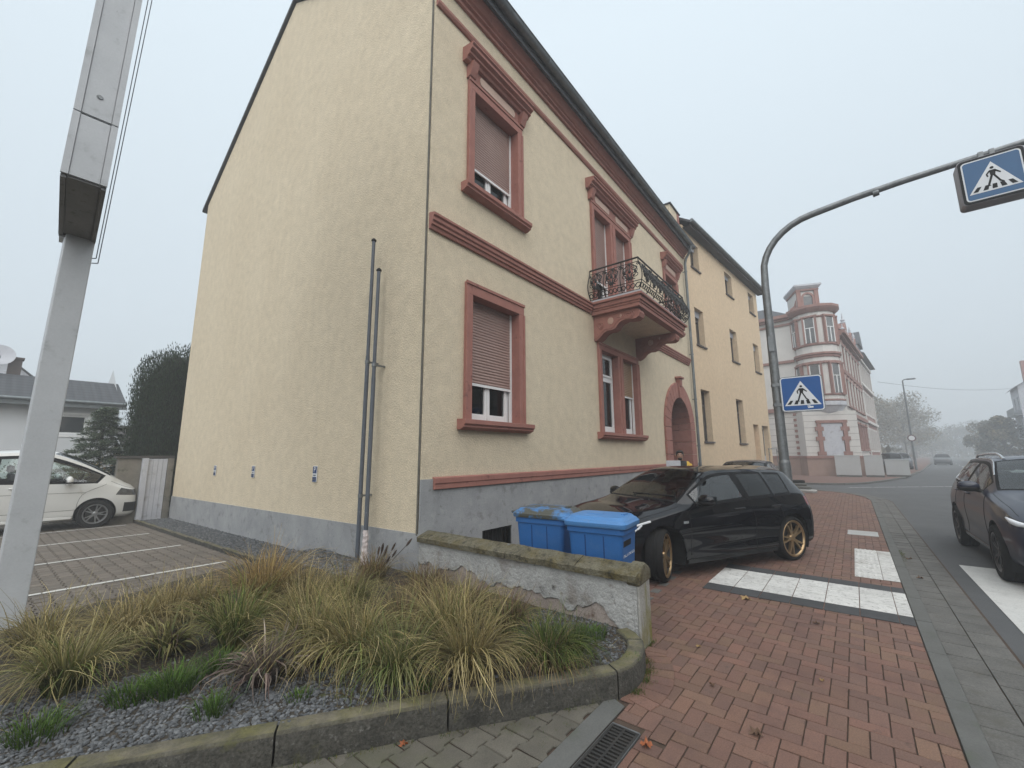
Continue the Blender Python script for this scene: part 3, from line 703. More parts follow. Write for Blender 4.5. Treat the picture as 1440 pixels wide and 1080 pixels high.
o = wins['w3']; w = surround('window', U(13.91), U(15.39), 5.9, 7.93, [o]); sill(w, U(13.8), U(15.5), 5.9); shutter(w, o, 6.1); hood(w, U(13.78), U(15.52), 7.935, [(U(14.15), U(15.15))]); sash(w, o[0]+.02, o[1]-.02, o[2], o[3], .2, 2)
w = surround('window', U(8.82), U(11.2), 2.08, 4.22, [wins['dl'], wins['dr']]); sill(w, U(8.68), U(11.34), 2.08)
sash(w, wins['dl'][0]+.01, wins['dl'][1]-.01, 2.1, 4.06, .12, 1, .13, transom=3.45); curtain(w, wins['dl'][0], wins['dl'][1], 2.1, 3.4, .24, 2)
shutter(w, wins['dr'], 3.12, 'shutter2', .1); sash(w, wins['dr'][0]+.03, wins['dr'][1]-.03, 2.1, 4.06, .15, 1, .13)
w = surround('balcony_door', U(8.71), U(11.11), 5.13, 7.82, [wins['bl'], wins['br']])
shutter(w, wins['bl'], 5.9, 'shutter', .12); shutter(w, wins['br'], 5.7, 'shutter', .12)
hood(w, U(8.53), U(11.29), 7.83, [(U(8.92), U(9.72)), (U(10.10), U(10.90))]); sash(w, wins['bl'][0], wins['bl'][1], 5.16, 7.66, .19, 1); sash(w, wins['br'][0], wins['br'][1], 5.16, 7.66, .19, 1)
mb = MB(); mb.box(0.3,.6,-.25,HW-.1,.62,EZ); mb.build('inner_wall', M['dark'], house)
# ---- arched entrance
mb = MB(); n = 15; ro = 1.55
def blk(poly, y0, y1): mb.extr([(p[0], y0, p[1]) for p in poly], (0, y1-y0, 0))
for k in range(n):
    a0, a1 = math.pi*k/n+.006, math.pi*(k+1)/n-.006
    pts = [(DU+r_*math.cos(a), DS+r_*math.sin(a)) for r_, aa in ((DR, (a0, (a0+a1)/2, a1)), (ro, (a1, (a0+a1)/2, a0))) for a in aa]
    e = -.07 if k != 7 else -.12
    blk(pts, e, .0); pts2 = [(DU+r_*math.cos(a), DS+r_*math.sin(a)) for r_, aa in ((DR, (a0, a1)), (DR+.1, (a1, a0))) for a in aa]; blk(pts2, .0, .75)
z = -.1; 
while z < DS-.01:
    z1 = min(z+.425, DS)
    for s_ in (-1, 1): 
        a, b = sorted((DU+s_*DR, DU+s_*ro)); blk([(a,z+.005),(b,z+.005),(b,z1-.005),(a,z1-.005)], -.07, 0.0)
        a, b = sorted((DU+s_*DR, DU+s_*(DR+.1))); blk([(a,z+.005),(b,z+.005),(b,z1-.005),(a,z1-.005)], 0.0, .75)
    z = z1
ent = mb.build('entrance', M['sand'], house, bevel=.01)
mb = MB(); mb.extr([(DU-.09,-.15,DS+1.42),(DU+.09,-.15,DS+1.42),(DU+.14,-.15,DS+1.68),(DU-.14,-.15,DS+1.68)], (0,.15,0)); mb.box(DU-.19,-.2,DS+1.68,DU+.19,0,DS+1.75); mb.build('keystone', M['sand'], ent, bevel=.01)
mb = MB(); y = .7
mb.box(DU-DR, y, -.1, DU+DR, y+.05, 2.32)
for a in (-.78, -.02):
    for z0, z1 in ((.25, .95), (1.1, 2.1)): mb.box(DU+a, y-.025, z0, DU+a+.7, y, z1)
mb.box(DU-DR, y-.06, 2.32, DU+DR, y+.05, 2.44); mb.box(DU-.015, y-.02, 2.44, DU+.015, y, 3.45)
mb.build('door', M['wood'], ent, bevel=.01)
mb = MB(); mb.extr([(DU+DR*math.cos(math.pi*k/16), y+.03, DS+DR*math.sin(math.pi*k/16)) for k in range(17)], (0,.02,0)); mb.build('fanlight', M['darkpane'], ent)
mb = MB()
for k in range(5): mb.tube([(DU-.8+k*.4, y-.03, 2.46), (DU-.8+k*.4, y-.03, 2.5+math.sqrt(max(0, DR**2-(-.8+k*.4)**2))-.06)], .014, 6)
for z in (2.62, 2.95, 3.2): w_ = math.sqrt(DR**2-(z-DS)**2); mb.tube([(DU-w_, y-.03, z), (DU+w_, y-.03, z)], .012, 6)
for k in range(4):
    c = Vector((DU-.6+k*.4, y-.03, 2.78)); mb.tube([c+Vector((.13*math.cos(t)*(1-t/9), 0, .13*math.sin(t)*(1-t/9))) for t in [i*.4 for i in range(19)]], .011, 5)
mb.build('fanlight_grille', surf('white_grille', (.5,.5,.5)), ent)
mb = MB(); mb.box(DU-DR, -.25, -.1, DU+DR, .7, .12); mb.box(DU-DR, -.0, .12, DU+DR, .7, .26); mb.build('doorstep', M['kerb'], ent, bevel=.01)
# ---- balcony
BX0, BX1, BYF, BZ = U(8.56), U(11.72), -1.20, 5.10
mb = MB()
for (e, z0, z1) in ((.10, BZ-.055, BZ), (.05, BZ-.15, BZ-.055), (.02, BZ-.20, BZ-.15), (.0, BZ-.285, BZ-.20)): mb.box(BX0+.04-e, BYF+.04-e, z0, BX1-.04+e, -.001, z1)
bal = mb.build('balcony', M['sand'], house, bevel=.008)
mb = MB(); mb.box(BX0+.22, BYF+.2, BZ-.292, BX1-.22, -.002, BZ-.27); mb.build('soffit', M['cream'], bal)
mb = MB(); mb.box(BX0-.02, BYF-.02, BZ+.0, BX0+.05, -.03, BZ+.05); mb.box(BX0+.05, BYF-.02, BZ, BX1+.02, BYF+.05, BZ+.05); mb.box(BX1-.05, BYF+.05, BZ, BX1+.02, -.03, BZ+.05); mb.build('kerb_rail', M['oldwhite'], bal)
prof = [(0,4.815),(-1.02,4.815),(-1.10,4.78),(-1.13,4.70),(-1.10,4.62),(-1.02,4.575),(-.90,4.58),(-.78,4.60),(-.66,4.57),(-.58,4.50),(-.54,4.44),(-.44,4.41),(-.34,4.42),(-.24,4.38),(-.16,4.30),(-.09,4.25),(0,4.22)]
for bu in (U(8.70), U(11.18)):
    mb = MB(); mb.extr([(bu, y_, z_) for y_, z_ in prof], (.28,0,0))
    pr2 = [(y_*.985-.0, z_-.012) for y_, z_ in prof[1:]]
    for su in (bu-.004, bu+.284):
        mb.tube([(su, -.86+.15*(1-t/22)*math.cos(t+.5), 4.69+.105*(1-t/22)*math.sin(t+.5)) for t in [i*.45 for i in range(34)]], .017, 6)
        mb.tube([(su, y_*.93, z_+.045) for y_, z_ in prof[6:]], .016, 6)
        mb.tube([(su, -.06-.9*k/20, 4.775) for k in range(21)], .015, 6)
        mb.tube([(su, -.18+.09*(1-t/16)*math.cos(t), 4.56+.09*(1-t/16)*math.sin(t)) for t in [i*.5 for i in range(26)]], .014, 6)
        for q in range(5): mb.ball((su, -.62-.03*q, 4.69+.035*math.sin(q*1.7)), (.012,.035,.022), 8, 6)
    cons = mb.build('console', M['sand'], bal, smooth=35)
    mb = MB()
    for su in (bu-.006, bu+.286): mb.ball((su, -.43, 4.63), (.016,.075,.085), 12, 8); mb.ball((su, -.68, 4.70), (.012,.03,.045), 10, 6)
    mb.build('shield', surf('pale_stone', (.42,.26,.2), (.5,.34,.27), 20, .85), cons)
# railing: bowed wrought iron, scrollwork in repeating panels
H0, H1 = .06, .80
def bow(h): t = (h-H0)/(H1-H0); return .13*math.sin(math.pi*min(1, t*1.05))*(1-t)**.6*1.35
pl_ = [('x', BX0), ('y', BYF), ('x2', BX1)]
segs = [((BX0,-.02),(BX0,BYF),(-1,0)), ((BX0,BYF),(BX1,BYF),(0,-1)), ((BX1,BYF),(BX1,-.02),(1,0))]
mb = MB()
def P3(seg, s, h):
    (a, b, n_) = seg; L = math.hypot(b[0]-a[0], b[1]-a[1]); t = s/L; d = bow(h)
    x = a[0]+(b[0]-a[0])*t+n_[0]*d; y = a[1]+(b[1]-a[1])*t+n_[1]*d
    # let the corners bow out together
    if seg is segs[0]: y -= d*t**6
    if seg is segs[1]: x += d*(t**24-(1-t)**24)
    if seg is segs[2]: y -= d*(1-t)**6
    return (x, y, BZ+h)
def spiral(c, r, a0, turns, grow=.15, sg=1, n=16):
    out = []
    for i in range(n+1):
        q = i/n; a_ = a0+sg*q*turns*2*math.pi; rr = r*(1-q*(1-grow)); out.append((c[0]+rr*math.cos(a_), c[1]+rr*math.sin(a_)))
    return out
for seg in segs:
    L = math.hypot(seg[1][0]-seg[0][0], seg[1][1]-seg[0][1])
    for h, r_ in ((H0, .012), (H1, .02), (.225, .009), (.70, .008)): mb.tube([P3(seg, L*k/24, h) for k in range(25)], r_, 6)
    npan = max(2, round(L/.40)); pw = L/npan
    for k in range(npan+1): mb.tube([P3(seg, min(L, k*pw), H0+(H1-H0)*i/10) for i in range(11)], .011, 6)
    for k in range(npan):
        c = (k+.5)*pw; w_ = pw*.5
        curves = []
        for s_ in (-1, 1):
            curves.append(spiral((c+s_*w_*.48, .56), w_*.40, math.pi*.5, 1.6, .12, s_)); curves.append(spiral((c+s_*w_*.46, .36), w_*.42, -math.pi*.5, 1.6, .12, -s_))
            curves.append([(c+s_*w_*(.08+.85*math.sin(q*math.pi)*(.4+.6*q)), .24+.45*q) for q in [i/12 for i in range(13)]])
            curves.append([(c+s_*w_*.1*(1+math.sin(q*6.28)), .24+.46*q) for q in [i/12 for i in range(13)]])
            for q in (.25, .75): 
                curves.append(spiral((c+s_*w_*q, .143), w_*.225, 0, 1, .9, 1, 10))
            curves.append(spiral((c+s_*w_*.9, .64), w_*.2, 0, 1.2, .3, s_, 10))
        for cv in curves: mb.tube([P3(seg, min(L, max(0, s)), h) for s, h in cv], .0105, 4, cap=False)
        for s, h in ((c, .47), (c-w_*.5, .46), (c+w_*.5, .46), (c, .66), (c, .30)):
            p = P3(seg, s, h); mb.ball(p, (.03, .03, .045), 8, 6)
mb.build('railing', M['iron'], bal, smooth=50)
# ---- rain pipe
mb = MB(); X_ = U(16.33)
mb.tube([(X_-.08,-.38,9.58),(X_-.08,-.37,9.46),(X_-.02,-.27,9.28),(X_,-.16,9.12),(X_,-.11,8.95),(X_,-.11,4.0),(X_,-.11,.05)], .05, 10)
for z in (8.6, 7.0, 5.3, 3.6, 1.9, .5): mb.tube([(X_,-.11,z-.02),(X_,-.11,z+.02)], .062, 10); mb.box(X_-.012,-.11,z-.012,X_+.012,0,z+.012)
mb.build('rain_pipe', M['zinc'], house, smooth=40)
# parking plates screwed to the gable wall
def plate(y, z0, z1, w, label):
    t = thing('parking_plate', label, 'sign', (HX-.012, y, (z0+z1)/2), 0, 'parking plates on the gable wall')
    h = (z1-z0)/2; mb = MB(); mb.box(-.006, -w, -h, .006, w, h); mb.build('plate', M['signwhite'], t, bevel=.003)
    mb = MB(); mb.box(-.009, -w+.008, .012, -.0055, w-.008, h-.008); mb.box(-.009, -w+.008, -h+.008, -.0055, w-.008, -h*.35); mb.build('blue_field', surf('plate_blue', (.03,.06,.16)), t)
    lettering('letter', 'P', h*.95, M['signwhite'], t, (-.0105, 0, h*.5), (R(90), 0, R(-90)))
    mb = MB(); mb.box(-.0105, -w*.6, -h*.22, -.006, w*.6, -h*.08); mb.box(-.0105,-w*.7,-h*.75,-.006,w*.7,-h*.66); mb.box(-.0105,-w*.7,-h*.58,-.006,w*.5,-h*.5); mb.build('small_print', M['black'] if False else M['polegrey'], t)
plate(7.24, 1.17, 1.44, .07, 'blue and white parking plate on the gable, nearest the street')
plate(9.84, 1.17, 1.41, .07, 'blue and white parking plate on the gable, middle one of three')
plate(12.12, 1.15, 1.39, .07, 'blue and white parking plate on the gable, nearest the garden gate')
# ------------------------------------------------------------------ peach house (follows the bend of the street)
PO = Vector((16.64, 4.44, 0)); pang = math.atan2(BD.y, BD.x)
ph = thing('peach_house', 'three storey peach rendered house with narrow dark windows behind the rain pipe', 'house', PO, pang)
cols = [(.62, 1.55), (4.82, 5.85), (8.55, 9.55)]
rows_ = [(2.08, 4.10), (5.90, 7.44), (9.18, 10.32)]
op = [(a, b, c, d) for (a, b) in cols for (c, d) in rows_ if not (a > 8 and c < 3)]
doors = [(7.18, 8.08, 1.0, 3.05), (8.68, 9.9, 1.0, 3.05)]
mb = MB(); wall_panel(mb, 0, 10.2, -.3, 10.75, op+doors, depth=.30)
mb.quad((0,0,-.3),(0,9,-.3),(0,9,10.75),(0,0,10.75)); mb.quad((10.2,0,-.3),(10.2,9,-.3),(10.2,9,10.75),(10.2,0,10.75)); mb.quad((0,9,-.3),(10.2,9,-.3),(10.2,9,10.75),(0,9,10.75))
for x in (0, 10.2): mb.add([(x,0,10.75),(x,9,10.75),(x,4.5,13.9)], [(0,1,2)])
mb.build('wall', M['peach'], ph)
mb = MB(); mb.box(.0,-.03,-.3,10.22,-.003,.62); mb.build('plinth', M['dado'], ph)
for (a, b, c, d) in op:
    mb = MB(); y = .22; f = .05
    mb.box(a,y,c,a+f,y+.06,d); mb.box(b-f,y,c,b,y+.06,d); mb.box(a+f,y,c,b-f,y+.06,c+f); mb.box(a+f,y,d-f,b-f,y+.06,d); mb.box((a+b)/2-.04,y-.01,c+f,(a+b)/2+.04,y+.05,d-f)
    if d-c > 1.3: mb.box(a+f,y-.012,c+(d-c)*.7,b-f,y+.05,c+(d-c)*.7+.06)
    w = mb.build('window', surf('dark_frame', (.10,.085,.075)), ph)
    mb = MB(); mb.box(a+f,y+.02,c+f,b-f,y+.03,d-f); mb.build('pane', M['darkpane'], w)
    mb = MB(); mb.box(a-.05,-.06,c-.06,b+.05,.22,c); mb.build('sill', surf('dark_sill', (.10,.085,.08)), w)
    if c > 5:
        mb = MB(); slats(mb, a+.03, b-.03, d-(.28 if c < 9 else .2), d, .16, .04); mb.build('roller_shutter', M['oldwhite'], w)
for i, (a, b, c, d) in enumerate(doors):
    mb = MB(); mb.box(a,.24,c,b,.3,d)
    if i == 0: mb.box(a+.1,.22,c+.1,b-.1,.24,d-.1)
    dd = mb.build('door', M['sandpanel'] if i == 0 else M['oldwhite'], ph)
    if i: mb = MB(); mb.box(a+.12,.225,c+.5,a+.5,.239,d-.15); mb.box(a+.66,.225,c+.5,b-.12,.239,d-.15); mb.build('pane', M['darkpane'], dd)
mb = MB(); sl2 = 3.15/4.5
for s_ in (0, 1):
    ya, yb = (-.34, 4.5) if s_ == 0 else (9.3, 4.5); za = 10.75+sl2*(ya if s_ == 0 else 9-ya)+.2; zb = 13.9+.2
    mb.add([(-.02,ya,za),(10.6,ya,za),(10.6,yb,zb),(-.02,yb,zb),(-.02,ya,za+.1),(10.6,ya,za+.1),(10.6,yb,zb+.1),(-.02,yb,zb+.1)], [(0,1,2,3),(4,5,6,7),(0,1,5,4),(3,0,4,7),(1,2,6,5)])
mb.build('roof', M['slate'], ph)
mb = MB(); mb.add([(0,-.3,10.62),(10.55,-.3,10.62),(10.55,-.3,10.80),(0,-.3,10.80)],[(0,1,2,3)]); mb.quad((0,-.3,10.62),(10.55,-.3,10.62),(10.55,.0,10.62),(0,.0,10.62)); mb.build('eaves_board', surf('dark_eaves', (.05,.045,.042)), ph)
mb = MB(); mb.tube([(0,-.385,10.80),(10.62,-.385,10.80)], .075, 8); mb.build('gutter', M['zinc'], ph, smooth=50)
st = thing('entrance_stair', 'low concrete stair and landing with thin metal handrail at the peach house doors', 'stair', PO+BD*6.9+Vector((0,0,0)), pang)
mb = MB(); mb.box(0,-.66,-.1,3.1,-.035,.98)
for k in range(4): mb.box(3.1+k*.28,-.66,-.1,3.38+k*.28,-.035,.78-k*.19)
mb.build('steps', M['kerb'], st, bevel=.01)
mb = MB()
mb.tube([(0,-.62,1.83),(3.0,-.62,1.86),(4.15,-.62,.92)], .022, 8)
for x, z0, z1 in ((.05,.95,1.83),(1.5,.95,1.85),(3.0,.95,1.86),(4.1,.05,.96)): mb.tube([(x,-.62,z0),(x,-.62,z1)], .018, 8)
mb.tube([(1.5,-.62,1.8),(3.0,-.62,1.0)], .014, 6)
mb.build('handrail', M['galv'], st, smooth=50)
# ------------------------------------------------------------------ ornate white and red corner house
AD = Vector((.1176, .9931, 0)).normalized()
oh = thing('ornate_house', 'tall white corner house with red stone bands and a round bay turret', 'house', (38.6, 1.2, 0))
W_ = M['backwhite']; S_ = surf('pinkish_sandstone', (.30,.165,.14), (.24,.13,.11), 3, .85)
WH = surf('warm_white_render', (.62,.60,.57), (.55,.535,.51), 1.2, .85)
base_s = surf('banded_sandstone', (.33,.225,.185), (.28,.19,.155), 2, .85)
def Lf(s, d, z): p = Vector((0, 1.6, 0))+AD*s+Vector((-.993,.118,0))*d; return (p.x, p.y, z)   # left face: s to the left, d outwards
def Rf(s, d, z): p = Vector((.25,-1.15,0))+Vector((BD.x,BD.y,0))*s+Vector((BN.x,BN.y,0))*d; return (p.x, p.y, z)
def fbox(mb, F, s0, s1, d0, d1, z0, z1):
    p = [F(s0,d0,z0),F(s1,d0,z0),F(s1,d1,z0),F(s0,d1,z0),F(s0,d0,z1),F(s1,d0,z1),F(s1,d1,z1),F(s0,d1,z1)]
    mb.add(p, [(0,3,2,1),(4,5,6,7),(0,1,5,4),(1,2,6,5),(2,3,7,6),(3,0,4,7)])
LL, RL, OE, RE = 14., 12.5, 12.3, 10.6
rw = [(s, s+.95) for s in (1.0, 2.9, 4.8, 6.9, 8.8, 10.7)]; lw = [(3.2, 4.2), (6.2, 7.2), (9.2, 10.2)]
floors = [(2.0, 3.9), (5.9, 8.0), (9.3, 11.3)]; rfl = [(2.0, 3.8), (5.2, 7.0), (7.9, 9.6)]
mb = MB()
wall_panel(mb, 0, RL, 1.3, RE, [(a,b,c,d) for a,b in rw for c,d in rfl], depth=.25, F=lambda u,y,z: Rf(u,-y,z))
wall_panel(mb, 0, LL, 1.3, OE, [(a,b,c,d) for a,b in lw for c,d in floors], depth=.25, F=lambda u,y,z: Lf(u,-y,z))
mb.add([Lf(LL,0,1.3),Lf(LL,0,OE),Rf(RL,0,RE),Rf(RL,0,1.3)], [(0,1,2,3)]); mb.add([Rf(0,-.3,RE),Rf(0,-3,RE),Rf(0,-3,OE),Rf(0,-.3,OE)], [(0,1,2,3)])
mb.add([Lf(0,0,0),Lf(0,0,OE),Rf(0,0,OE),Rf(0,0,0)], [(0,1,2,3)])
mb.build('wall', WH, oh)
mb = MB(); fbox(mb, Rf, -.05, RL, 0, .1, -.2, 1.25); fbox(mb, Lf, -.05, LL, 0, .1, -.2, 1.25)
for k in range(3):
    pass
mb.build('base', base_s, oh)
mb = MB()
for F, L, dz in ((Rf, RL, -1.7), (Lf, LL, 0)):
    fbox(mb, F, -.1, L, 0, .16, 1.25, 1.42)
    fbox(mb, F, 0, L, 0, .18, 4.75+dz*.25, 5.05+dz*.25); fbox(mb, F, 0, L, 0, .14, 8.55+dz*.62, 8.75+dz*.62)
    fbox(mb, F, 0, L, 0, .12, 11.55+dz, 11.7+dz); fbox(mb, F, 0, L, 0, .3, 11.95+dz, 12.1+dz); fbox(mb, F, 0, L, 0, .5, 12.1+dz, 12.35+dz)
for F, ww, fl_ in ((Rf, rw, rfl), (Lf, lw, floors)):
    for a, b in ww:
        for i, (c, d) in enumerate(fl_):
            fbox(mb, F, a-.2, a, -.02, .08, c-.1, d+.1); fbox(mb, F, b, b+.2, -.02, .08, c-.1, d+.1); fbox(mb, F, a-.3, b+.3, -.02, .13, d+.1, d+.28); fbox(mb, F, a-.3, b+.3, -.02, .15, c-.22, c-.08)
            if i: p = [F(a-.25,.11,d+.28),F(b+.25,.11,d+.28),F((a+b)/2,.11,d+.62)]; mb.add(p+[F(a-.25,0,d+.28),F(b+.25,0,d+.28),F((a+b)/2,0,d+.62)], [(0,1,2),(0,2,5,3),(1,4,5,2)])
for k in range(7):
    for z0, z1 in ((5.0,7.3),(7.5,9.8)): mp = MB(); s_ = .55+k*1.93; fbox(mp, Rf, s_-.11, s_+.11, .0, .13, z0, z1); mp.build('pilaster', WH, oh)
for k in range(8):   # quoins
    for F, s0 in ((Rf, RL-.5), (Lf, .0)): fbox(mb, F, s0, s0+.5, 0, .06, 1.5+k*.42, 1.5+k*.42+.2)
mb.build('stone_trim', S_, oh)
jm = surf('joint_grey', (.33,.30,.29)); mb = MB()
for k in range(7):
    z = 1.62+k*.45; fbox(mb, Lf, .1, LL, .0, .006, z, z+.03)
    for s0, s1 in zip([0]+[b+.24 for a,b in rw], [a-.24 for a,b in rw]+[RL]): fbox(mb, Rf, s0, s1, 0, .006, z, z+.03)
mb.build('rustication', jm, oh)
for F, ww, fl_ in ((Rf, rw, rfl), (Lf, lw, floors)):
    for a, b in ww:
        for c, d in fl_:
            mb = MB(); fbox(mb, F, a, b, -.2, -.14, c, d); w = mb.build('window', surf('grey_pane', (.10,.105,.11), (.16,.16,.16), 4, .2), oh)
            mb = MB()
            for s0, s1, z0, z1 in ((a,a+.07,c,d),(b-.07,b,c,d),((a+b)/2-.035,(a+b)/2+.035,c,d),(a,b,d-.07,d),(a,b,c,c+.07),(a,b,c+(d-c)*.66,c+(d-c)*.66+.06)): fbox(mb, F, s0, s1, -.14, -.11, z0, z1)
            mb.build('frame', M['white'], w)
# roofs: mansard with a ridge
mb = MB(); q = [Lf(LL,.3,12.35), Lf(0,.3,12.35), Rf(0,.3,10.66), Rf(RL,.3,10.66)]
t = [Lf(LL,-2.6,14.0), Lf(2.2,-2.6,14.0), Rf(2.2,-2.6,12.6), Rf(RL,-2.6,12.6)]
mb.add(q+t, [(0,1,5,4),(1,2,6,5),(2,3,7,6),(4,5,6,7),(0,4,7,3)]); mb.build('roof', M['slate'], oh)
mb = MB(); 
for (s, d) in ((4.0,-1.5),): p = Vector(Lf(s,d,0)); mb.box(p.x-.3,p.y-.3,13,p.x+.3,p.y+.3,15.0)
mb.build('chimney', S_, oh)
# round bay turret on the corner: a half octagon from z 4 to 12.4, standing on a corbel, with a gabled attic block
TC = Vector((.25, .18, 0)); tr = 1.32
def tang(k, n=8): return math.pi+.35-math.pi*.62+math.pi*1.24*k/n
def ring(r_, z): return [(TC.x+r_*math.cos(tang(k)), TC.y+r_*math.sin(tang(k)), z) for k in range(9)]
def tube_stack(levels, mat, name, par):
    mb = MB(); v = []
    for r_, z in levels: v += ring(r_, z)
    f = [(i*9+k, i*9+k+1, (i+1)*9+k+1, (i+1)*9+k) for i in range(len(levels)-1) for k in range(8)]
    f += [tuple(range(8, -1, -1)), tuple(range((len(levels)-1)*9, len(levels)*9))]
    mb.add(v, f); return mb.build(name, mat, par)
bay = tube_stack([(tr,5.1),(tr,12.0)], WH, 'turret', oh)
tube_stack([(.3,3.9),(.7,4.15),(1.1,4.6),(1.34,4.98),(1.44,5.02),(1.44,5.3)], M['oldwhite'], 'corbel', bay)
for i, (z0, z1, e) in enumerate(((5.3,5.45,.12),(5.72,5.85,.1),(8.05,8.25,.14),(8.55,8.72,.10),(8.72,8.9,.2),(9.45,9.62,.12),(11.55,11.68,.08))): tube_stack([(tr+e*.4,z0),(tr+e,z0+.05),(tr+e,z1)], S_, 'stone_band', bay)
tube_stack([(tr+.12,12.0),(tr+.3,12.15),(tr+.42,12.3),(tr+.42,12.48)], S_, 'turret_cornice', bay)
for lev, (c, d) in enumerate(((5.9,7.95),(9.66,11.5))):
    for k in (1, 3, 5, 7):
        pass
    for k in range(1, 8, 2):
        a0, a1 = tang(k-.42), tang(k+.42)
        mid = (a0+a1)/2; t_ = Vector((-math.sin(mid), math.cos(mid), 0)); n_ = Vector((math.cos(mid), math.sin(mid), 0)); c0 = TC+n_*(tr*math.cos(.1)+.0)
        def TF(s, dd, z): p = c0+t_*s+n_*dd; return (p.x, p.y, z)
        hw = .33
        mb = MB(); fbox(mb, TF, -hw, hw, -.05, .05, c, d); w = mb.build('window', surf('grey_pane', (.10,.105,.11), (.16,.16,.16), 4, .2), bay)
        mb = MB()
        for s0, s1, z0, z1 in ((-hw,-hw+.06,c,d),(hw-.06,hw,c,d),(-.03,.03,c,c+(d-c)*.6),(-hw,hw,c+(d-c)*.6,c+(d-c)*.6+.05)): fbox(mb, TF, s0, s1, .05, .09, z0, z1)
        mb.build('frame', M['white'], w)
        mb = MB(); fbox(mb, TF, -hw-.12, -hw, -.1, .11, c-.1, d+.1); fbox(mb, TF, hw, hw+.12, -.1, .11, c-.1, d+.1); fbox(mb, TF, -hw-.18, hw+.18, -.1, .13, d+.1, d+.22); mb.build('window_surround', S_, bay)
# attic block with arched window over the turret
AT = .72
def AF(s, dd, z):
    if z > 12.3: z = 12.3+(z-12.3)*.80; s = s*AT+.35
    p = TC+Vector((-.37,.929,0))*s+Vector((-.929,-.37,0))*dd; return (p.x, p.y, z)
mb = MB(); fbox(mb, AF, -.95, .95, -1.6, .55, 12.4, 14.5); at = mb.build('attic', WH, oh)
mb = MB()
for s0 in (-1.0, .62): fbox(mb, AF, s0, s0+.38, .5, .68, 12.45, 14.3)
fbox(mb, AF, -1.05, 1.05, -1.65, .7, 14.3, 14.45)
n = 10; pts = []
for k in range(n):
    a0, a1 = math.pi*k/n, math.pi*(k+1)/n
    P4 = [AF(r_*math.cos(a), dd, 13.55+r_*math.sin(a)) for dd in (.55,.66) for r_, a in ((.42,a0),(.6,a0),(.6,a1),(.42,a1))]; mb.add(P4, [(0,1,2,3),(4,5,6,7),(0,1,5,4),(1,2,6,5),(2,3,7,6),(3,0,4,7)])
fbox(mb, AF, -.6, -.42, .55, .66, 12.6, 13.55); fbox(mb, AF, .42, .6, .55, .66, 12.6, 13.55); mb.build('attic_trim', S_, at)
mb = MB(); fbox(mb, AF, -.42, .42, .55, .58, 12.7, 13.75); mb.build('window', surf('grey_pane', (.13,.135,.14), (.2,.2,.2), 4, .2), at)
mb = MB(); v = []
for (e, z) in ((1.02,14.45),(1.12,14.55),(1.24,14.7),(1.24,14.86)): v += [AF(-e,-1.7,z),AF(e,-1.7,z),AF(e,e-.32,z),AF(-e,e-.32,z)]
mb.add(v, [(i*4+k, i*4+(k+1)%4, (i+1)*4+(k+1)%4, (i+1)*4+k) for i in range(3) for k in range(4)]+[(12,13,14,15)]); mb.build('attic_cornice', M['oldwhite'], at)
for s_ in (-1, 1):
    mb = MB(); mb.extr([AF(s_*.95,.3,12.45),AF(s_*1.75,.3,12.45),AF(s_*1.55,.3,12.75),AF(s_*1.2,.3,13.0),AF(s_*1.02,.3,13.5),AF(s_*.95,.3,13.6)], tuple(Vector((.2,.02,0)))); mb.build('volute', S_, at)
# corner door panel with quoins
mb = MB(); fbox(mb, AF, -.62, .62, .95, 1.02, 1.45, 3.75); mb.build('panel_door', M['oldwhite'], oh)
mb = MB(); 
for s_ in (-.9, .66): 
    fbox(mb, AF, s_, s_+.24, .95, 1.08, 1.45, 3.8)
    for z in (1.45, 2.5, 3.2): fbox(mb, AF, s_-.14, s_+.38, .95, 1.07, z, z+.28)
fbox(mb, AF, -.95, .95, .95, 1.1, 3.75, 3.95); mb.build('door_surround', S_, oh)
mb = MB(); fbox(mb, AF, -1.6, 1.7, -1.2, .95, -.2, 4.6); mb.build('corner_wall', WH, oh)
mb = MB(); fbox(mb, AF, -1.66, 1.76, -1.2, 1.02, -.2, 1.25); mb.build('corner_base', base_s, oh)
mb = MB(); fbox(mb, AF, -1.7, 1.8, -1.2, 1.1, 1.25, 1.42); mb.build('corner_band', S_, oh)
mb = MB()
for k in range(7): fbox(mb, AF, -1.6, 1.7, .95, .957, 1.62+k*.45, 1.65+k*.45)
mb.build('corner_rustication', jm, oh)
# street gable with spire
mb = MB(); s0, s1 = 2.6, 5.4; m_ = (s0+s1)/2
pts = [(s0,10.6),(s1,10.6),(s1-.08,10.95),(s1-.4,11.05),(s1-.6,11.45),(m_+.5,11.6),(m_+.35,11.9),(m_,12.1),(m_-.35,11.9),(m_-.5,11.6),(s0+.6,11.45),(s0+.4,11.05),(s0+.08,10.95)]
mb.extr([Rf(a,.25,z) for a, z in pts], tuple(Vector((-BN.x,-BN.y,0))*1.8)); gb = mb.build('street_gable', S_, oh)
for (a, z, h) in ((m_,12.0,.9),(s0+.5,11.2,.6),(s1-.5,11.2,.6),(s0+.05,10.7,.6),(s1-.05,10.7,.6)):
    mb = MB(); p = Vector(Rf(a,.1,z)); mb.lathe([(.16,0),(.2,h*.12),(.09,h*.2),(.17,h*.36),(.07,h*.5),(.02,h)], 8, Matrix.Translation(p)); mb.build('finial', M['oldwhite'], gb)
for a in (m_-.6, m_, m_+.6): mb = MB(); fbox(mb, Rf, a-.2, a+.2, .25, .3, 10.7, 11.3); mb.build('panel', M['oldwhite'], gb)
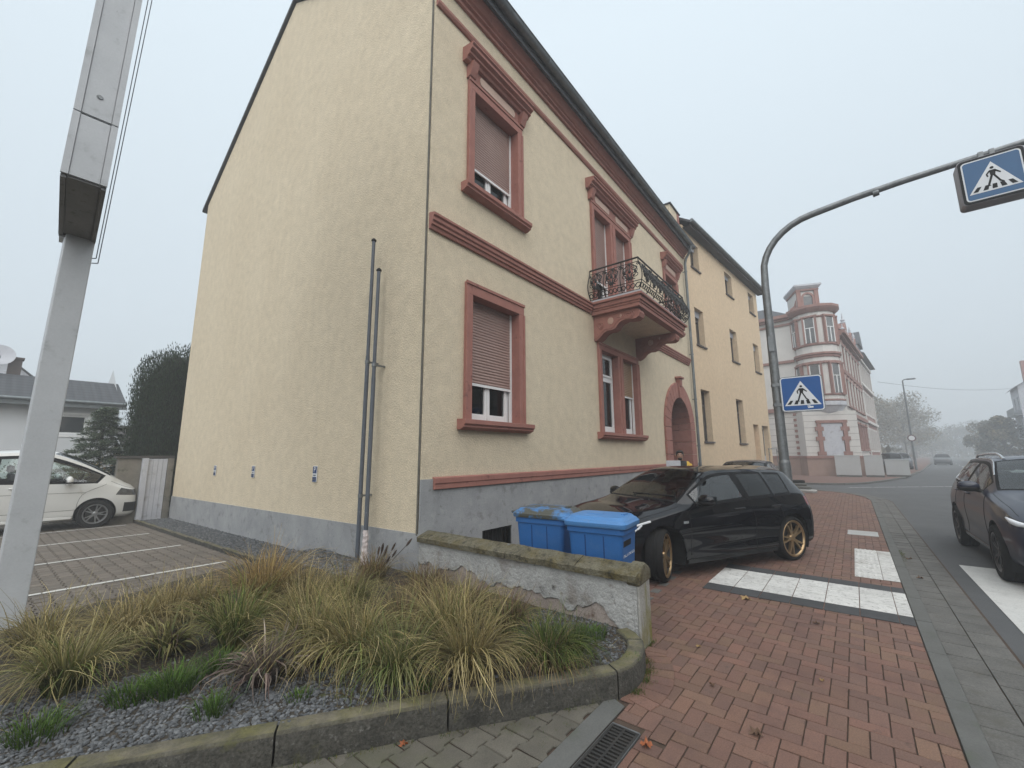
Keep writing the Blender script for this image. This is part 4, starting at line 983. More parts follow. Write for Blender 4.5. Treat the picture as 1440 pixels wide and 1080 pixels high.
for s_ in (8.2, 10.9):
    mb = MB(); mb.extr([Rf(s_+a,.2,z) for a, z in ((-.9,10.6),(.9,10.6),(.9,11.2),(.45,11.5),(.3,11.9),(0,12.2),(-.3,11.9),(-.45,11.5),(-.9,11.2))], tuple(Vector((-BN.x,-BN.y,0))*1.6)); dm = mb.build('dormer', S_, oh)
    mb = MB(); fbox(mb, Rf, s_-.35, s_+.35, .2, .26, 10.7, 11.5); mb.build('window', M['darkpane'], dm)
    mb = MB(); p = Vector(Rf(s_,.1,12.1)); mb.lathe([(.1,0),(.13,.07),(.05,.12),(.1,.22),(.02,.6)], 8, Matrix.Translation(p)); mb.build('finial', M['oldwhite'], dm)
# second house of the terrace
th = thing('terrace_house', 'fog dimmed red and white terrace house beyond the turret house', 'house', Vector(Rf(12.6,0,0))+Vector((38.6,1.2,0)), pang)
mb = MB(); rw2 = [(s, s+1.0) for s in (.8, 2.8, 4.8, 6.8, 8.8)]; fl2 = [(1.9,3.8),(5.4,7.4),(8.4,10.2)]
wall_panel(mb, 0, 11, -.2, 10.9, [(a,b,c,d) for a,b in rw2 for c,d in fl2], depth=.2); mb.quad((0,0,-.2),(0,9,-.2),(0,9,10.9),(0,0,10.9)); mb.quad((11,0,-.2),(11,9,-.2),(11,9,10.9),(11,0,10.9)); mb.quad((0,9,-.2),(11,9,-.2),(11,9,10.9),(0,9,10.9))
mb.build('wall', S_, th)
mb = MB()
for a in (0, 11): mb.box(a-.3 if a else -.02,-.12,0,a+.02 if a else .3,.0,10.6)
for z in (4.4, 7.9, 10.5): mb.box(-.02,-.22,z,11.1,-.0,z+.25)
for a, b in rw2:
    for c, d in fl2: mb.box(a-.2,-.07,c-.2,b+.2,-.0,c-.02); mb.box(a-.16,-.07,c,a,-.0,d+.2); mb.box(b,-.07,c,b+.16,-.0,d+.2); mb.box(a,-.07,d,b,-.0,d+.2)
mb.build('trim', WH, th)
for a, b in rw2:
    for c, d in fl2: mb = MB(); mb.box(a,.14,c,b,.18,d); mb.build('window', surf('grey_pane', (.12,.125,.13), rough=.3), th)
mb = MB(); v = [(-.1,-.6,11.0),(11.7,-.6,11.0),(11.7,9.4,11.0),(-.1,9.4,11.0),(2,3,13.6),(9.5,3,13.6),(9.5,6,13.6),(2,6,13.6)]; mb.add(v, [(0,1,5,4),(1,2,6,5),(2,3,7,6),(3,0,4,7),(4,5,6,7),(0,3,2,1)]); mb.build('roof', M['slate'], th)
mb = MB(); mb.box(3.5,.1,11,6.5,2.5,12.6); mb.extr([(3.2,-.1,12.6),(6.8,-.1,12.6),(5,-.1,14.2)], (0,2.6,0)); mb.build('dormer', M['slate'], th)
# utility cabinets in front of the turret house
def cabinet(p, w, h, label, rz, split=False):
    t = thing('utility_cabinet', label, 'cabinet', (p[0], p[1], .03), rz, 'grey utility cabinets on the far pavement')
    gr = surf('cabinet_grey', (.46,.47,.47), (.42,.43,.43), 2, .6)
    mb = MB(); mb.box(-.16,0,.12,.16,w,h-.03); mb.build('body', gr, t, bevel=.01)
    mb = MB(); mb.box(-.18,-.02,h-.03,.18,w+.02,h+.02); mb.build('lid', gr, t, bevel=.01)
    mb = MB(); mb.box(-.17,.01,0,.17,w-.01,.12); mb.build('foot', M['kerb'], t)
    mb = MB(); mb.box(-.172,.02,h*.36,-.16,w/2-.004,h-.05); mb.box(-.172,w/2+.004,h*.36,-.16,w-.02,h-.05); mb.box(-.172,.02,.14,-.16,w-.02,h*.34); mb.build('door', gr, t)
    mb = MB(); mb.box(-.18,w/2-.1,h*.62,-.172,w/2-.06,h*.75); mb.box(-.18,w/2+.06,h*.62,-.172,w/2+.1,h*.75); mb.build('lock', M['black'], t)
cabinet((37.15,1.05), -1.55 if False else 1.35, 1.42, 'wide grey utility cabinet nearest the turret house door', R(178)); 
cabinet((37.6,-.52), .95, 1.42, 'narrow grey utility cabinet between the two wide ones', R(178))
cabinet((38.9,-1.62), 1.2, 1.12, 'low grey utility cabinet beside the shrubs', R(176))
# back house behind the parking lot
bh = thing('back_house', 'low white house with a grey tiled roof behind the parking lot', 'house', (3.85, 26, -.35))
mb = MB(); wall_panel(mb, -16, 0, -.3, 4.25, [(-1.95,-.98,2.9,3.72)], depth=.2); mb.quad((0,0,-.3),(0,6,-.3),(0,6,4.3),(0,0,4.3)); mb.add([(0,0,4.25),(0,6,4.25),(0,3,6.3)],[(0,1,2)])
mb.quad((-16,0,-.3),(-16,6,-.3),(-16,6,4.3),(-16,0,4.3)); mb.build('wall', M['backwhite'], bh)
mb = MB(); mb.box(-2.05,-.03,2.78,-.9,.2,2.88); a,b,c,d = -1.95,-.98,2.9,3.72
for q_ in ((a,c,a+.08,d),(b-.08,c,b,d),(a+.08,c,b-.08,c+.08),(a+.08,d-.08,b-.08,d)): mb.box(q_[0],.06,q_[1],q_[2],.12,q_[3])
mb.box(-2.05,-.035,2.9,-1.955,.0,3.82); mb.box(-.975,-.035,2.9,-.88,.0,3.82); mb.box(-1.955,-.035,3.725,-.975,0,3.82)
w = mb.build('window', M['white'], bh); mb = MB(); mb.box(a+.08,.09,c+.08,b-.08,.1,d-.08); mb.build('pane', M['darkpane'], w)
mb = MB(); mb.box(-16.2,-.55,4.02,.15,-.5,4.2); mb.tube([(-16.2,-.6,4.25),(.15,-.6,4.25)], .07, 8); mb.build('gutter', M['zinc'], bh, smooth=50)
mb = MB(); mb.box(-16.1,-.5,4.1,.1,0,4.18); mb.build('eaves', surf('dark_eaves', (.05,.045,.042)), bh)
mb = MB(); mb.add([(-16.2,-.6,4.25),(.15,-.6,4.25),(.15,2.2,5.5),(-16.2,2.2,5.5),(.15,6,4.1),(-16.2,6,4.1)], [(0,1,2,3),(3,2,4,5)]); mb.build('roof', tiles('grey_roof_tile', (.055,.058,.065), (.038,.04,.046), 1.05, 2.1), bh)
mb = MB(); mb.box(-3.45,2.3,5.0,-3.05,2.8,6.2); mb.box(-3.5,2.25,6.2,-3.0,2.85,6.28); mb.build('chimney', surf('red_brick_chimney', (.12,.095,.085), (.10,.08,.075), 8, .9), bh)
sd = thing('satellite_dish', 'round grey satellite dish beside the brick chimney of the white house', 'satellite dish', (.12, 28.1, 5.2))
mb = MB(); Mx = Matrix.Rotation(R(75), 4, 'X'); mb.lathe([(0.01,-.1),(.25,-.07),(.45,0),(.46,0),(.25,-.05),(0.01,-.08)], 24, Matrix.Translation((0,-.1,.72)) @ Mx, cap=False); mb.build('dish', M['oldwhite'], sd, smooth=50)
mb = MB(); mb.tube([(0,0,-.2),(0,0,.7)], .03, 8); mb.tube([(0,-.1,.35),(0,-.55,.55)], .015, 6); mb.box(-.04,-.6,.5,.04,-.5,.6); mb.build('mast', M['galv'], sd)
g2 = thing('gabled_house', 'tiled house with a white verge board beside the yew', 'house', (4.15, 25.2, -.35))
mb = MB(); mb.add([(0,0,-.2),(0,8,-.2),(0,8,2.2),(0,4,3.4),(0,0,2.2)],[(0,1,2,3,4)]); mb.quad((0,0,-.2),(9,0,-.2),(9,0,2.4),(0,0,2.4)); mb.build('wall', M['yellowwall'], g2)
mb = MB(); mb.add([(-.1,-.4,2.0),(9,-.4,2.0),(9,4,3.52),(-.1,4,3.52),(9,8.4,2.0),(-.1,8.4,2.0)], [(0,1,2,3),(3,2,4,5)]); mb.build('roof', tiles('brown_roof_tile', (.12,.10,.09), (.09,.075,.07), 1.05, 1.9), g2)
mb = MB(); mb.extr([(-.14,-.5,1.9),(-.14,4,3.50),(-.14,4,3.64),(-.14,-.5,2.05)], (.06,0,0)); mb.build('verge_board', M['white'], g2)
fr = thing('far_roof_house', 'pale gabled house rising behind the grey tiled roof', 'house', (-1.0, 42, -.4))
mb = MB(); mb.add([(0,0,0),(3,0,0),(3,0,6.9),(1.5,0,8.3),(0,0,6.9)],[(0,1,2,3,4)]); mb.quad((0,0,0),(0,9,0),(0,9,6.9),(0,0,6.9)); mb.build('wall', M['oldwhite'], fr)
mb = MB(); mb.add([(-.3,-.3,6.75),(1.5,-.3,8.4),(3.3,-.3,6.75),(3.3,9,6.75),(1.5,9,8.4),(-.3,9,6.75)],[(0,1,4,5),(1,2,3,4)]); mb.build('roof', M['tile2'], fr)
# garden wall with gate
gw = thing('garden_wall', 'weathered garden wall with a white boarded gate beside the gable', 'wall', (2.6, 15.55, -.2))
mb = MB(); mb.box(-.15,.1,-.2,.35,.35,1.75); mb.box(.92,-.02,-.2,1.06,.3,1.75); mb.build('wall', M['garden'], gw, bevel=.01)
mb = MB(); mb.box(.35,-.03,-.2,.48,.22,1.76); mb.build('gate_post', M['oldwhite'], gw, bevel=.01)
mb = MB(); mb.box(.482,.05,.0,.918,.1,1.74)
for k in range(4): mb.box(.485+k*.109,.035,.02,.585+k*.109,.05,1.72)
mb.build('gate', M['oldwhite'], gw)
mb = MB(); mb.box(-.2,.05,1.76,1.07,.4,1.83); mb.build('coping', surf('dark_coping', (.08,.075,.07)), gw)
# low wall between the planting bed and the pavement
lw_ = thing('low_wall', 'low peeling white plaster wall with a mossy sloped coping', 'wall', (3.68, 1.6, 0))
bm = bmesh.new()
mb = MB(); WX0, WX1, WL = .0, .2, 2.84; ny = 60; nz = 16
def wz(y): return .54+.0*y
for x, sgn in ((WX0, -1), (WX1, 1)):
    v = [(x, WL*j/ny, -.2+(wz(0)+.2)*i/nz) for i in range(nz+1) for j in range(ny+1)]
    mb.add(v, [(i*(ny+1)+j, i*(ny+1)+j+1, (i+1)*(ny+1)+j+1, (i+1)*(ny+1)+j) for i in range(nz) for j in range(ny)])
mb.build('masonry', M['spall'], lw_)
# plaster skin, broken away along its lower edge
mb = MB(); v = []; nyy = 140
def edge(y):
    k = y/WL; e = .23+.11*noise.noise((y*2.2, 1, 4))+.06*noise.noise((y*7, 3, 1))+.03*noise.noise((y*19, 3, 1))
    if y < .35: e -= .3*(1-y/.35)
    return max(-.05, min(.5, e+.05*k))
for j in range(nyy+1):
    y = WL*j/nyy; e = edge(y)
    for z in (e, e+.012, e+.08, .3 if e < .2 else (e+.08+.535)/2, .535): v.append((-.017 if z != e else -.001, y, z))
mb.add(v, [(j*5+i, (j+1)*5+i, (j+1)*5+i+1, j*5+i+1) for j in range(nyy) for i in range(4)])
mb.box(-.0165,-.03,-.2,.215,-.001,.56); mb.build('plaster', M['wallplaster'], lw_, smooth=40)
mb = MB()
ys_ = [0, .55, 1.4, 2.25, WL]
for k in range(4):
    y0, y1 = ys_[k]+(.003 if k else -.05), ys_[k+1]-.003; nn = 14
    for q_ in range(nn):
        ya, yb = y0+(y1-y0)*q_/nn, y0+(y1-y0)*(q_+1)/nn
        def pr(y): w_ = .008*noise.noise((y*5, k, 2)); return [(-.055+w_, y, .535), (-.06+w_, y, .59+w_), (-.03, y, .605+w_), (.12, y, .655+w_), (.26, y, .60), (.265, y, .545)]
        A_, B_ = pr(ya), pr(yb); mb.add(A_+B_, [(i, i+1, 7+i, 6+i) for i in range(5)]+[(5,0,6,11)]+([(0,1,2,3,4,5)] if q_ == 0 else [])+([(11,10,9,8,7,6)] if q_ == nn-1 else []))
mb.build('coping', M['coping'], lw_, smooth=55)
mb = MB(); mb.box(-.022,-.055,-.2,.225,-.0305,.52); mb.build('end_stone', M['wallend'], lw_, bevel=.015); mb = MB(); mb.extr([(-.03,-.065,.50),(-.03,-.065,.58),(.03,-.065,.655),(.13,-.065,.675),(.22,-.065,.63),(.25,-.065,.52)], (0,.125,0)); mb.build('end_cap', M['coping'], lw_, bevel=.02)
# ------------------------------------------------------------------ vehicles: one lofted shell per car, split into body, glass, lamps, trim
HATCH = [
 [(2.10,0,.17),(2.15,0,.22),(2.175,0,.42),(2.165,0,.58),(2.13,0,.70),(2.10,0,.735),(2.09,0,.745),(2.08,0,.75)],
 [(2.06,.45,.17),(2.12,.47,.22),(2.15,.48,.42),(2.13,.48,.58),(2.09,.48,.70),(2.03,.40,.755),(2.0,.2,.775),(1.99,0,.78)],
 [(1.85,.70,.17),(1.94,.76,.22),(1.98,.79,.42),(1.94,.80,.58),(1.87,.78,.70),(1.80,.60,.80),(1.79,.3,.825),(1.785,0,.83)],
 [(1.65,.74,.17),(1.68,.83,.22),(1.68,.868,.42),(1.66,.87,.60),(1.60,.83,.76),(1.52,.64,.865),(1.5,.32,.888),(1.5,0,.893)],
 [(1.3,.76,.17),(1.3,.86,.21),(1.3,.893,.42),(1.3,.893,.64),(1.27,.85,.82),(1.26,.70,.895),(1.28,.34,.912),(1.28,0,.918)],
 [(.85,.76,.17),(.85,.85,.20),(.85,.88,.42),(.85,.885,.66),(.90,.85,.885),(.95,.74,.95),(1.02,.38,.968),(1.06,0,.973)],
 [(.4,.76,.17),(.4,.85,.20),(.4,.875,.42),(.4,.882,.67),(.48,.85,.918),(.55,.672,1.19),(.60,.36,1.225),(.63,0,1.24)],
 [(-.05,.76,.17),(-.05,.85,.20),(-.05,.872,.42),(-.05,.882,.68),(.06,.848,.935),(.18,.595,1.37),(.24,.32,1.415),(.26,0,1.427)],
 [(-.6,.76,.17),(-.6,.85,.20),(-.6,.872,.42),(-.6,.884,.69),(-.5,.843,.955),(-.48,.577,1.417),(-.46,.32,1.457),(-.44,0,1.467)],
 [(-1.12,.76,.17),(-1.12,.85,.20),(-1.12,.885,.42),(-1.12,.892,.71),(-1.12,.83,.975),(-1.14,.56,1.395),(-1.12,.32,1.445),(-1.1,0,1.455)],
 [(-1.6,.75,.18),(-1.6,.84,.22),(-1.6,.885,.43),(-1.6,.885,.74),(-1.62,.79,.99),(-1.72,.545,1.335),(-1.82,.31,1.392),(-1.85,0,1.405)],
 [(-1.85,.72,.21),(-1.88,.81,.26),(-1.90,.835,.45),(-1.89,.825,.76),(-1.87,.745,.985),(-1.92,.56,1.15),(-1.99,.3,1.17),(-2.02,0,1.18)],
 [(-1.98,.60,.24),(-2.05,.66,.3),(-2.09,.71,.48),(-2.07,.70,.76),(-2.04,.66,.955),(-2.03,.5,.985),(-2.06,.28,.995),(-2.075,0,1.0)],
 [(-2.03,0,.24),(-2.1,0,.3),(-2.14,0,.48),(-2.12,0,.76),(-2.11,0,.93),(-2.10,0,.95),(-2.09,0,.96),(-2.085,0,.97)]]
VAN = [
 [(2.33,0,.22),(2.38,0,.28),(2.40,0,.50),(2.39,0,.74),(2.35,0,.93),(2.33,0,.98),(2.31,0,1.0),(2.29,0,1.015)],
 [(2.28,.5,.22),(2.34,.5,.28),(2.37,.52,.50),(2.35,.52,.74),(2.31,.52,.93),(2.26,.42,1.0),(2.24,.2,1.03),(2.23,0,1.035)],
 [(2.12,.76,.22),(2.20,.81,.28),(2.24,.85,.50),(2.23,.86,.74),(2.19,.84,.91),(2.18,.62,1.03),(2.17,.3,1.055),(2.17,0,1.06)],
 [(1.9,.8,.22),(1.95,.88,.28),(1.97,.93,.50),(1.97,.935,.76),(2.02,.905,.95),(2.06,.69,1.085),(2.07,.33,1.11),(2.08,0,1.115)],
 [(1.5,.82,.22),(1.5,.90,.28),(1.52,.955,.50),(1.58,.955,.80),(1.82,.925,1.02),(1.95,.76,1.145),(1.98,.36,1.175),(2.0,0,1.18)],
 [(1.15,.82,.22),(1.15,.91,.28),(1.15,.95,.50),(1.22,.955,.82),(1.66,.937,1.08),(1.82,.83,1.215),(1.88,.40,1.245),(1.91,0,1.25)],
 [(.8,.82,.22),(.8,.91,.28),(.8,.945,.50),(.8,.955,.84),(1.05,.942,1.115),(1.24,.795,1.57),(1.36,.40,1.61),(1.40,0,1.62)],
 [(.3,.82,.22),(.3,.91,.28),(.3,.945,.50),(.3,.955,.85),(.3,.94,1.14),(.58,.76,1.865),(.70,.40,1.92),(.74,0,1.93)],
 [(-.35,.82,.22),(-.35,.91,.28),(-.35,.945,.50),(-.35,.955,.85),(-.35,.94,1.165),(-.35,.75,1.87),(-.35,.40,1.94),(-.35,0,1.95)],
 [(-1.3,.82,.22),(-1.3,.91,.28),(-1.3,.95,.50),(-1.3,.955,.85),(-1.3,.94,1.165),(-1.3,.75,1.88),(-1.3,.40,1.95),(-1.3,0,1.96)],
 [(-2.0,.82,.22),(-2.0,.91,.28),(-2.0,.945,.50),(-2.0,.95,.85),(-2.0,.93,1.165),(-2.0,.74,1.87),(-2.0,.40,1.94),(-2.0,0,1.95)],
 [(-2.35,.78,.24),(-2.36,.86,.3),(-2.38,.89,.50),(-2.38,.90,.85),(-2.37,.88,1.165),(-2.3,.70,1.84),(-2.28,.40,1.91),(-2.27,0,1.92)],
 [(-2.46,.6,.26),(-2.49,.66,.32),(-2.52,.70,.50),(-2.5,.70,.85),(-2.48,.68,1.165),(-2.42,.55,1.75),(-2.38,.30,1.86),(-2.37,0,1.88)],
 [(-2.48,0,.26),(-2.51,0,.32),(-2.54,0,.50),(-2.52,0,.85),(-2.5,0,1.165),(-2.44,0,1.72),(-2.41,0,1.84),(-2.4,0,1.87)]]
def hermite(P, k, crease):
    """P: (n, m, 3) interpolated along axis 0, k samples per segment; crease[i] scales the tangent at i"""
    P = np.asarray(P, float); n = len(P); T = np.zeros_like(P)
    d = np.linalg.norm(np.diff(P, axis=0), axis=2)+1e-6
    for i in range(n):
        if i == 0: T[i] = (P[1]-P[0])/d[0][:,None]
        elif i == n-1: T[i] = (P[-1]-P[-2])/d[-1][:,None]
        else:
            a = (P[i]-P[i-1])/d[i-1][:,None]; b = (P[i+1]-P[i])/d[i][:,None]; w = d[i][:,None]/(d[i-1]+d[i])[:,None]
            T[i] = a*w+b*(1-w)
    out = []
    for i in range(n-1):
        h = d[i][:,None]; c0 = crease[i]; c1 = crease[i+1]; s = (P[i+1]-P[i])/h
        t0 = T[i]*c0+s*(1-c0); t1 = T[i+1]*c1+s*(1-c1)
        for q in range(k):
            t = q/k; out.append((2*t**3-3*t*t+1)*P[i]+(t**3-2*t*t+t)*h*t0+(-2*t**3+3*t*t)*P[i+1]+(t**3-t*t)*h*t1)
    out.append(P[-1]); return np.array(out)
def shell(net, ku, kv, cu, cv):
    a = hermite(np.array(net), ku, cu); b = hermite(a.transpose(1,0,2), kv, cv).transpose(1,0,2); b[:,-1,1] = 0; return b
def wheel_mb(Rw, w, rimr, spokes, style):
    ty = MB(); pr = [(rimr,-w*.42),(rimr+.02,-w*.5),(Rw-.03,-w*.5),(Rw-.008,-w*.42),(Rw,-w*.3)]
    for g in (-.17, 0, .17): pr += [(Rw, (g-.025)*w),(Rw-.007,(g-.02)*w),(Rw-.007,(g+.02)*w),(Rw,(g+.025)*w)]
    pr += [(Rw,w*.3),(Rw-.008,w*.42),(Rw-.03,w*.5),(rimr+.02,w*.5),(rimr,w*.42)]
    ty.lathe(pr, 48, cap=False)
    ri = MB(); ri.lathe([(rimr-.024,w*.36),(rimr-.02,w*.42),(rimr+.008,w*.455),(rimr+.004,w*.475),(rimr-.012,w*.47),(rimr-.024,w*.40),(rimr-.03,w*.36)], 48, cap=False)
    ri.lathe([(.001,w*.40),(.035,w*.40),(.05,w*.38),(.065,w*.30),(.065,w*.1),(.001,w*.1)], 20, cap=False)
    for k in range(spokes):
        for off, tw in (((-.13,.0),(.13,.0)) if style == 'double' else ((0,0),)):
            a = 2*math.pi*k/spokes; wi, wo = (.019,.013) if style == 'double' else (.045,.035)
            a2 = a+off*1.0; r0, r1 = .045, rimr-.012
            ca, sa = math.cos(a+off*.35), math.sin(a+off*.35); cb, sb = math.cos(a+off*1.55), math.sin(a+off*1.55)
            p0 = Vector((r0*ca, r0*sa, w*.37)); p1 = Vector((r1*cb, r1*sb, w*.41)); t = (p1-p0).normalized(); n_ = Vector((-t.y, t.x, 0))
            v = []
            for p, ww, th in ((p0, wi, .05), (p0.lerp(p1,.6)+Vector((0,0,.006)), (wi+wo)/2*.8, .04), (p1, wo, .04)):
                v += [p+n_*ww, p-n_*ww, p-n_*ww*.8-Vector((0,0,th)), p+n_*ww*.8-Vector((0,0,th))]
            ri.add(v, [(0,1,5,4),(1,2,6,5),(2,3,7,6),(3,0,4,7),(4,5,9,8),(5,6,10,9),(6,7,11,10),(7,4,8,11)])
    br = MB(); br.lathe([(rimr-.02,-w*.42),(rimr+.006,-w*.42),(rimr-.02,-w*.3),(rimr-.022,w*.38),(rimr-.03,w*.38),(rimr-.04,-w*.3)], 40, cap=False); br.lathe([(.06,-w*.05),(rimr*.72,-w*.05),(rimr*.72,w*.06),(.06,w*.06)], 32, cap=False); br.lathe([(rimr-.05,-w*.28),(.0,-w*.28)], 24, cap=False)
    return ty, ri, br
CARN = 0
def car(kind, label, cat, loc, rz, paint, net=HATCH, sx=1, sy=1, zmap=None, wb=(1.315,-1.315), Rw=.318, tw=.225, rimr=.235, track=.775, rim='rim_silver', spokes=5, style='double',
        steer=0, ku=10, kv=9, glassm='cglass', rear_glass='cglass', interior=True, seats='seat_dark', rails=False, group=None, chrome='black', detail=True):
    t = thing(kind, label, cat, loc, rz, group)
    N = np.array(net, float); N[:,:,0] *= sx; N[:,:,1] *= sy
    if zmap: N[:,:,2] = np.interp(N[:,:,2], zmap[0], zmap[1])
    cv = [1,1,1,.9,.45,.35,1,1]; cu = [1]*14; cu[5] = .7; cu[7] = .8; cu[10] = .5
    S = shell(N, ku, kv, cu, cv); nu, nv = S.shape[:2]
    U_ = lambda i: i/ku; V_ = lambda j: j/kv
    Ra = Rw+.055; wz = Rw
    verts = {}; F = {k: [] for k in ('body','windscreen','side','rearside','rear','trim','lamp','tail','intake','under')}
    rm = set()
    for i in range(nu-1):
        for j in range(nv-1):
            u, v = (i+.5)/ku, (j+.5)/kv; c = S[i:i+2, j:j+2].reshape(-1,3).mean(0)
            if c[1] > .45*sy and v < 3.9 and any(math.hypot(c[0]-w, c[2]-wz) < Ra for w in wb): rm.add((i,j)); continue
            k = 'body'
            van = net is VAN
            if v > 5.02 and 5.1 < u < 6.98: k = 'windscreen' if (v > 5.14 and 5.2 < u < 6.9) else ('trim' if not van else 'body')
            elif 4.0 < v < 5.0:
                def inside(m):
                    if not (4.05+m*.08 < v < 4.90-m*.10): return None
                    if (5.32 if van else 5.62)+m*.06 < u < (7.88 if van else 7.72)-m*.04: return 'side'
                    if van:
                        if 8.12+m*.03 < u < 9.9-m*.03 or 10.1+m*.03 < u < 11.3-m*.03: return 'rearside'
                    else:
                        if 7.88+m*.03 < u < 8.82-m*.03: return 'rearside'
                        if 8.9+m*.03 < u < 9.62-m*.04: return 'rearside'
                    return None
                a = inside(1.0)
                if a: k = a
                elif inside(-.2) or (not van and 7.65 < u < 7.95 and 4.06 < v < 4.86): k = 'trim'
            elif v > 5.0 and 10.1 < u < 11.95 and not van: k = 'rear' if (v > 5.2 and 10.25 < u < 11.8) else 'trim'
            elif 1.15 < u < (3.3 if net is VAN else 2.95) and (3.1 if net is VAN else 3.45) < v < 4.0: k = 'lamp'
            elif u < (2.7 if net is VAN else 1.7) and (1.3 if net is VAN else 1.05) < v < (2.35 if net is VAN else 2.2): k = 'intake'
            elif 10.7 < u < 12.6 and 3.2 < v < 3.85: k = 'tail'
            elif v < 1.0: k = 'under'
            F[k].append((i,j))
    # snap arch rims
    for (i, j) in rm:
        for di in (0,1):
            for dj in (0,1):
                q = (i+di, j+dj); nb = [(q[0]-1,q[1]-1),(q[0]-1,q[1]),(q[0],q[1]-1),(q[0],q[1])]
                if any(x not in rm for x in nb if 0 <= x[0] < nu-1 and 0 <= x[1] < nv-1):
                    p = S[q]; 
                    if q[1] > 3.9*kv or q[1] == 0: continue
                    for w in wb:
                        d = math.hypot(p[0]-w, p[2]-wz)
                        if d < Ra*1.35 and d > 1e-3: S[q][0] = w+(p[0]-w)*Ra/d; S[q][2] = wz+(p[2]-wz)*Ra/d; break
    def part(keys, name, mat, par=t, sides=(1,-1), smooth=40):
        mb = MB(); idx = {}
        for key in keys:
            for (i, j) in F[key]:
                for s_ in sides:
                    q = []
                    for a, b in ((i,j),(i+1,j),(i+1,j+1),(i,j+1)):
                        kk = (a, b, s_ if abs(S[a,b,1]) > 1e-5 else 0)
                        if kk not in idx:
                            p = S[a,b]; idx[kk] = len(mb.v); mb.v.append((p[0], p[1]*s_, p[2]))
                        q.append(idx[kk])
                    if s_ < 0: q.reverse()
                    if len(set(q)) >= 3: mb.f.append(tuple(dict.fromkeys(q))); mb.mi.append(0)
        if not mb.f: return None
        return mb.build(name, mat, par, smooth=smooth)
    body = part(['body','under'], 'body', paint, smooth=35)
    def near(x, z, lo=1.0, hi=4.2):
        best = None
        for i in range(nu):
            for j in range(int(lo*kv), int(hi*kv)+1):
                p = S[i,j]; d = (p[0]-x)**2+(p[2]-z)**2
                if best is None or d < best[0]: best = (d, p)
        return best[1]
    part(['windscreen'], 'windscreen', M[glassm]); part(['rear'], 'rear_window', M[rear_glass]); part(['trim'], 'window_trim', M['trim_black']); part(['intake'], 'grille', M['black'])
    for q_ in ((1,), (-1,)):
        part(['side'], 'side_window', M[glassm], sides=q_); part(['rearside'], 'rear_side_window', M[rear_glass], sides=q_); part(['lamp'], 'headlight', M['lamp_glass'], sides=q_); part(['tail'], 'tail_light', M['tail_red'], sides=q_)
    # floor pan and wheel housings
    L0 = S[:,0]; mb = MB()
    v = [(p[0], 0, p[2]+.02) for p in L0[::4]]+[(p[0], p[1], p[2]) for p in L0[::4]]+[(p[0], -p[1], p[2]) for p in L0[::4]]; m_ = len(L0[::4])
    mb.add(v, [(k, k+1, m_+k+1, m_+k) for k in range(m_-1)]+[(k+1, k, 2*m_+k, 2*m_+k+1) for k in range(m_-1)])
    for w in wb:
        for s_ in (1, -1):
            a = [(w+Ra*math.cos(q), wz+Ra*math.sin(q)) for q in [R(-25)+R(230)*k/20 for k in range(21)]]
            yo = .885*sy-.02; yi = .48*sy
            vv = [(x, s_*yo, z) for x, z in a]+[(x, s_*yi, z) for x, z in a]; mb.add(vv, [(k, k+1, 22+k, 21+k) for k in range(20)]+[tuple(range(21, 42))])
    mb.build('wheel_housing', M['black'], t)
    # wheels
    for w in wb:
        for s_ in (1, -1):
            ty, ri, br = wheel_mb(Rw, tw, rimr, spokes, style)
            h = bpy.data.objects.new('wheel', None); C.objects.link(h); h.parent = t
            st_ = steer if w == wb[0] else 0
            h.matrix_local = Matrix.Translation((w, s_*track*sy, Rw)) @ Matrix.Rotation(st_, 4, 'Z') @ Matrix.Rotation(R(-90)*s_, 4, 'X')
            ty.build('tyre', M['rubber'], h, smooth=35); ri.build('rim', M[rim], h, smooth=40); br.build('brake_disc', M['steel'], h, smooth=40)
    if not detail: return t
    # mirrors, handles, seams
    for s_ in (1, -1):
        mb = MB(); p = near(.64*sx if net is HATCH else .95, N[6,4,2], 3.6, 4.1)
        c = (p[0]-.02, s_*(p[1]+.13), p[2]+.075); mb.ball(c, (.075,.125,.075 if net is HATCH else .12), 16, 10); mir = mb.build('mirror', paint, t, smooth=60)
        mb = MB(); mb.tube([(p[0], s_*(p[1]-.02), p[2]+.0), (p[0]-.01, s_*(p[1]+.1), p[2]+.03)], .028, 8); mb.ball((c[0]+.0, c[1], c[2]-.035), (.078,.128,.05), 14, 8); mb.build('mirror_foot', M['black'], mir, smooth=60)
        mb = MB(); mb.box(c[0]-.083, c[1]-.105, c[2]-.05, c[0]-.078, c[1]+.105, c[2]+.05); mb.build('mirror_glass', M['darkpane'], mir, bevel=.002)
        for hx in ((-.17*sx, -.98*sx) if net is HATCH else (.12,)):
            zc = N[8,4,2]-.11; p = near(hx, zc, 2.5, 4.1)
            mb = MB(); mb.tube([(p[0]+.10, s_*(p[1]+.004), zc), (p[0]+.07, s_*(p[1]+.028), zc), (p[0]-.07, s_*(p[1]+.028), zc+.004), (p[0]-.10, s_*(p[1]+.004), zc+.004)], .014, 8); mb.build('door_handle', paint, t, smooth=60)
        def seam(pts):
            mb = MB()
            # a thin dark gap that follows the sheet metal
            q = []
            for (ui, vj) in pts: 
                fu, fv = min(nu-1.001, ui*ku), min(nv-1.001, vj*kv); i0, j0 = int(fu), int(fv); fu -= i0; fv -= j0; p = (S[i0,j0]*(1-fu)+S[i0+1,j0]*fu)*(1-fv)+(S[i0,j0+1]*(1-fu)+S[i0+1,j0+1]*fu)*fv; q.append((p[0], s_*(p[1]+.0012), p[2]))
            mb.tube(q, .0036, 4, cap=False); mb.build('door_seam', M['dark'], t)
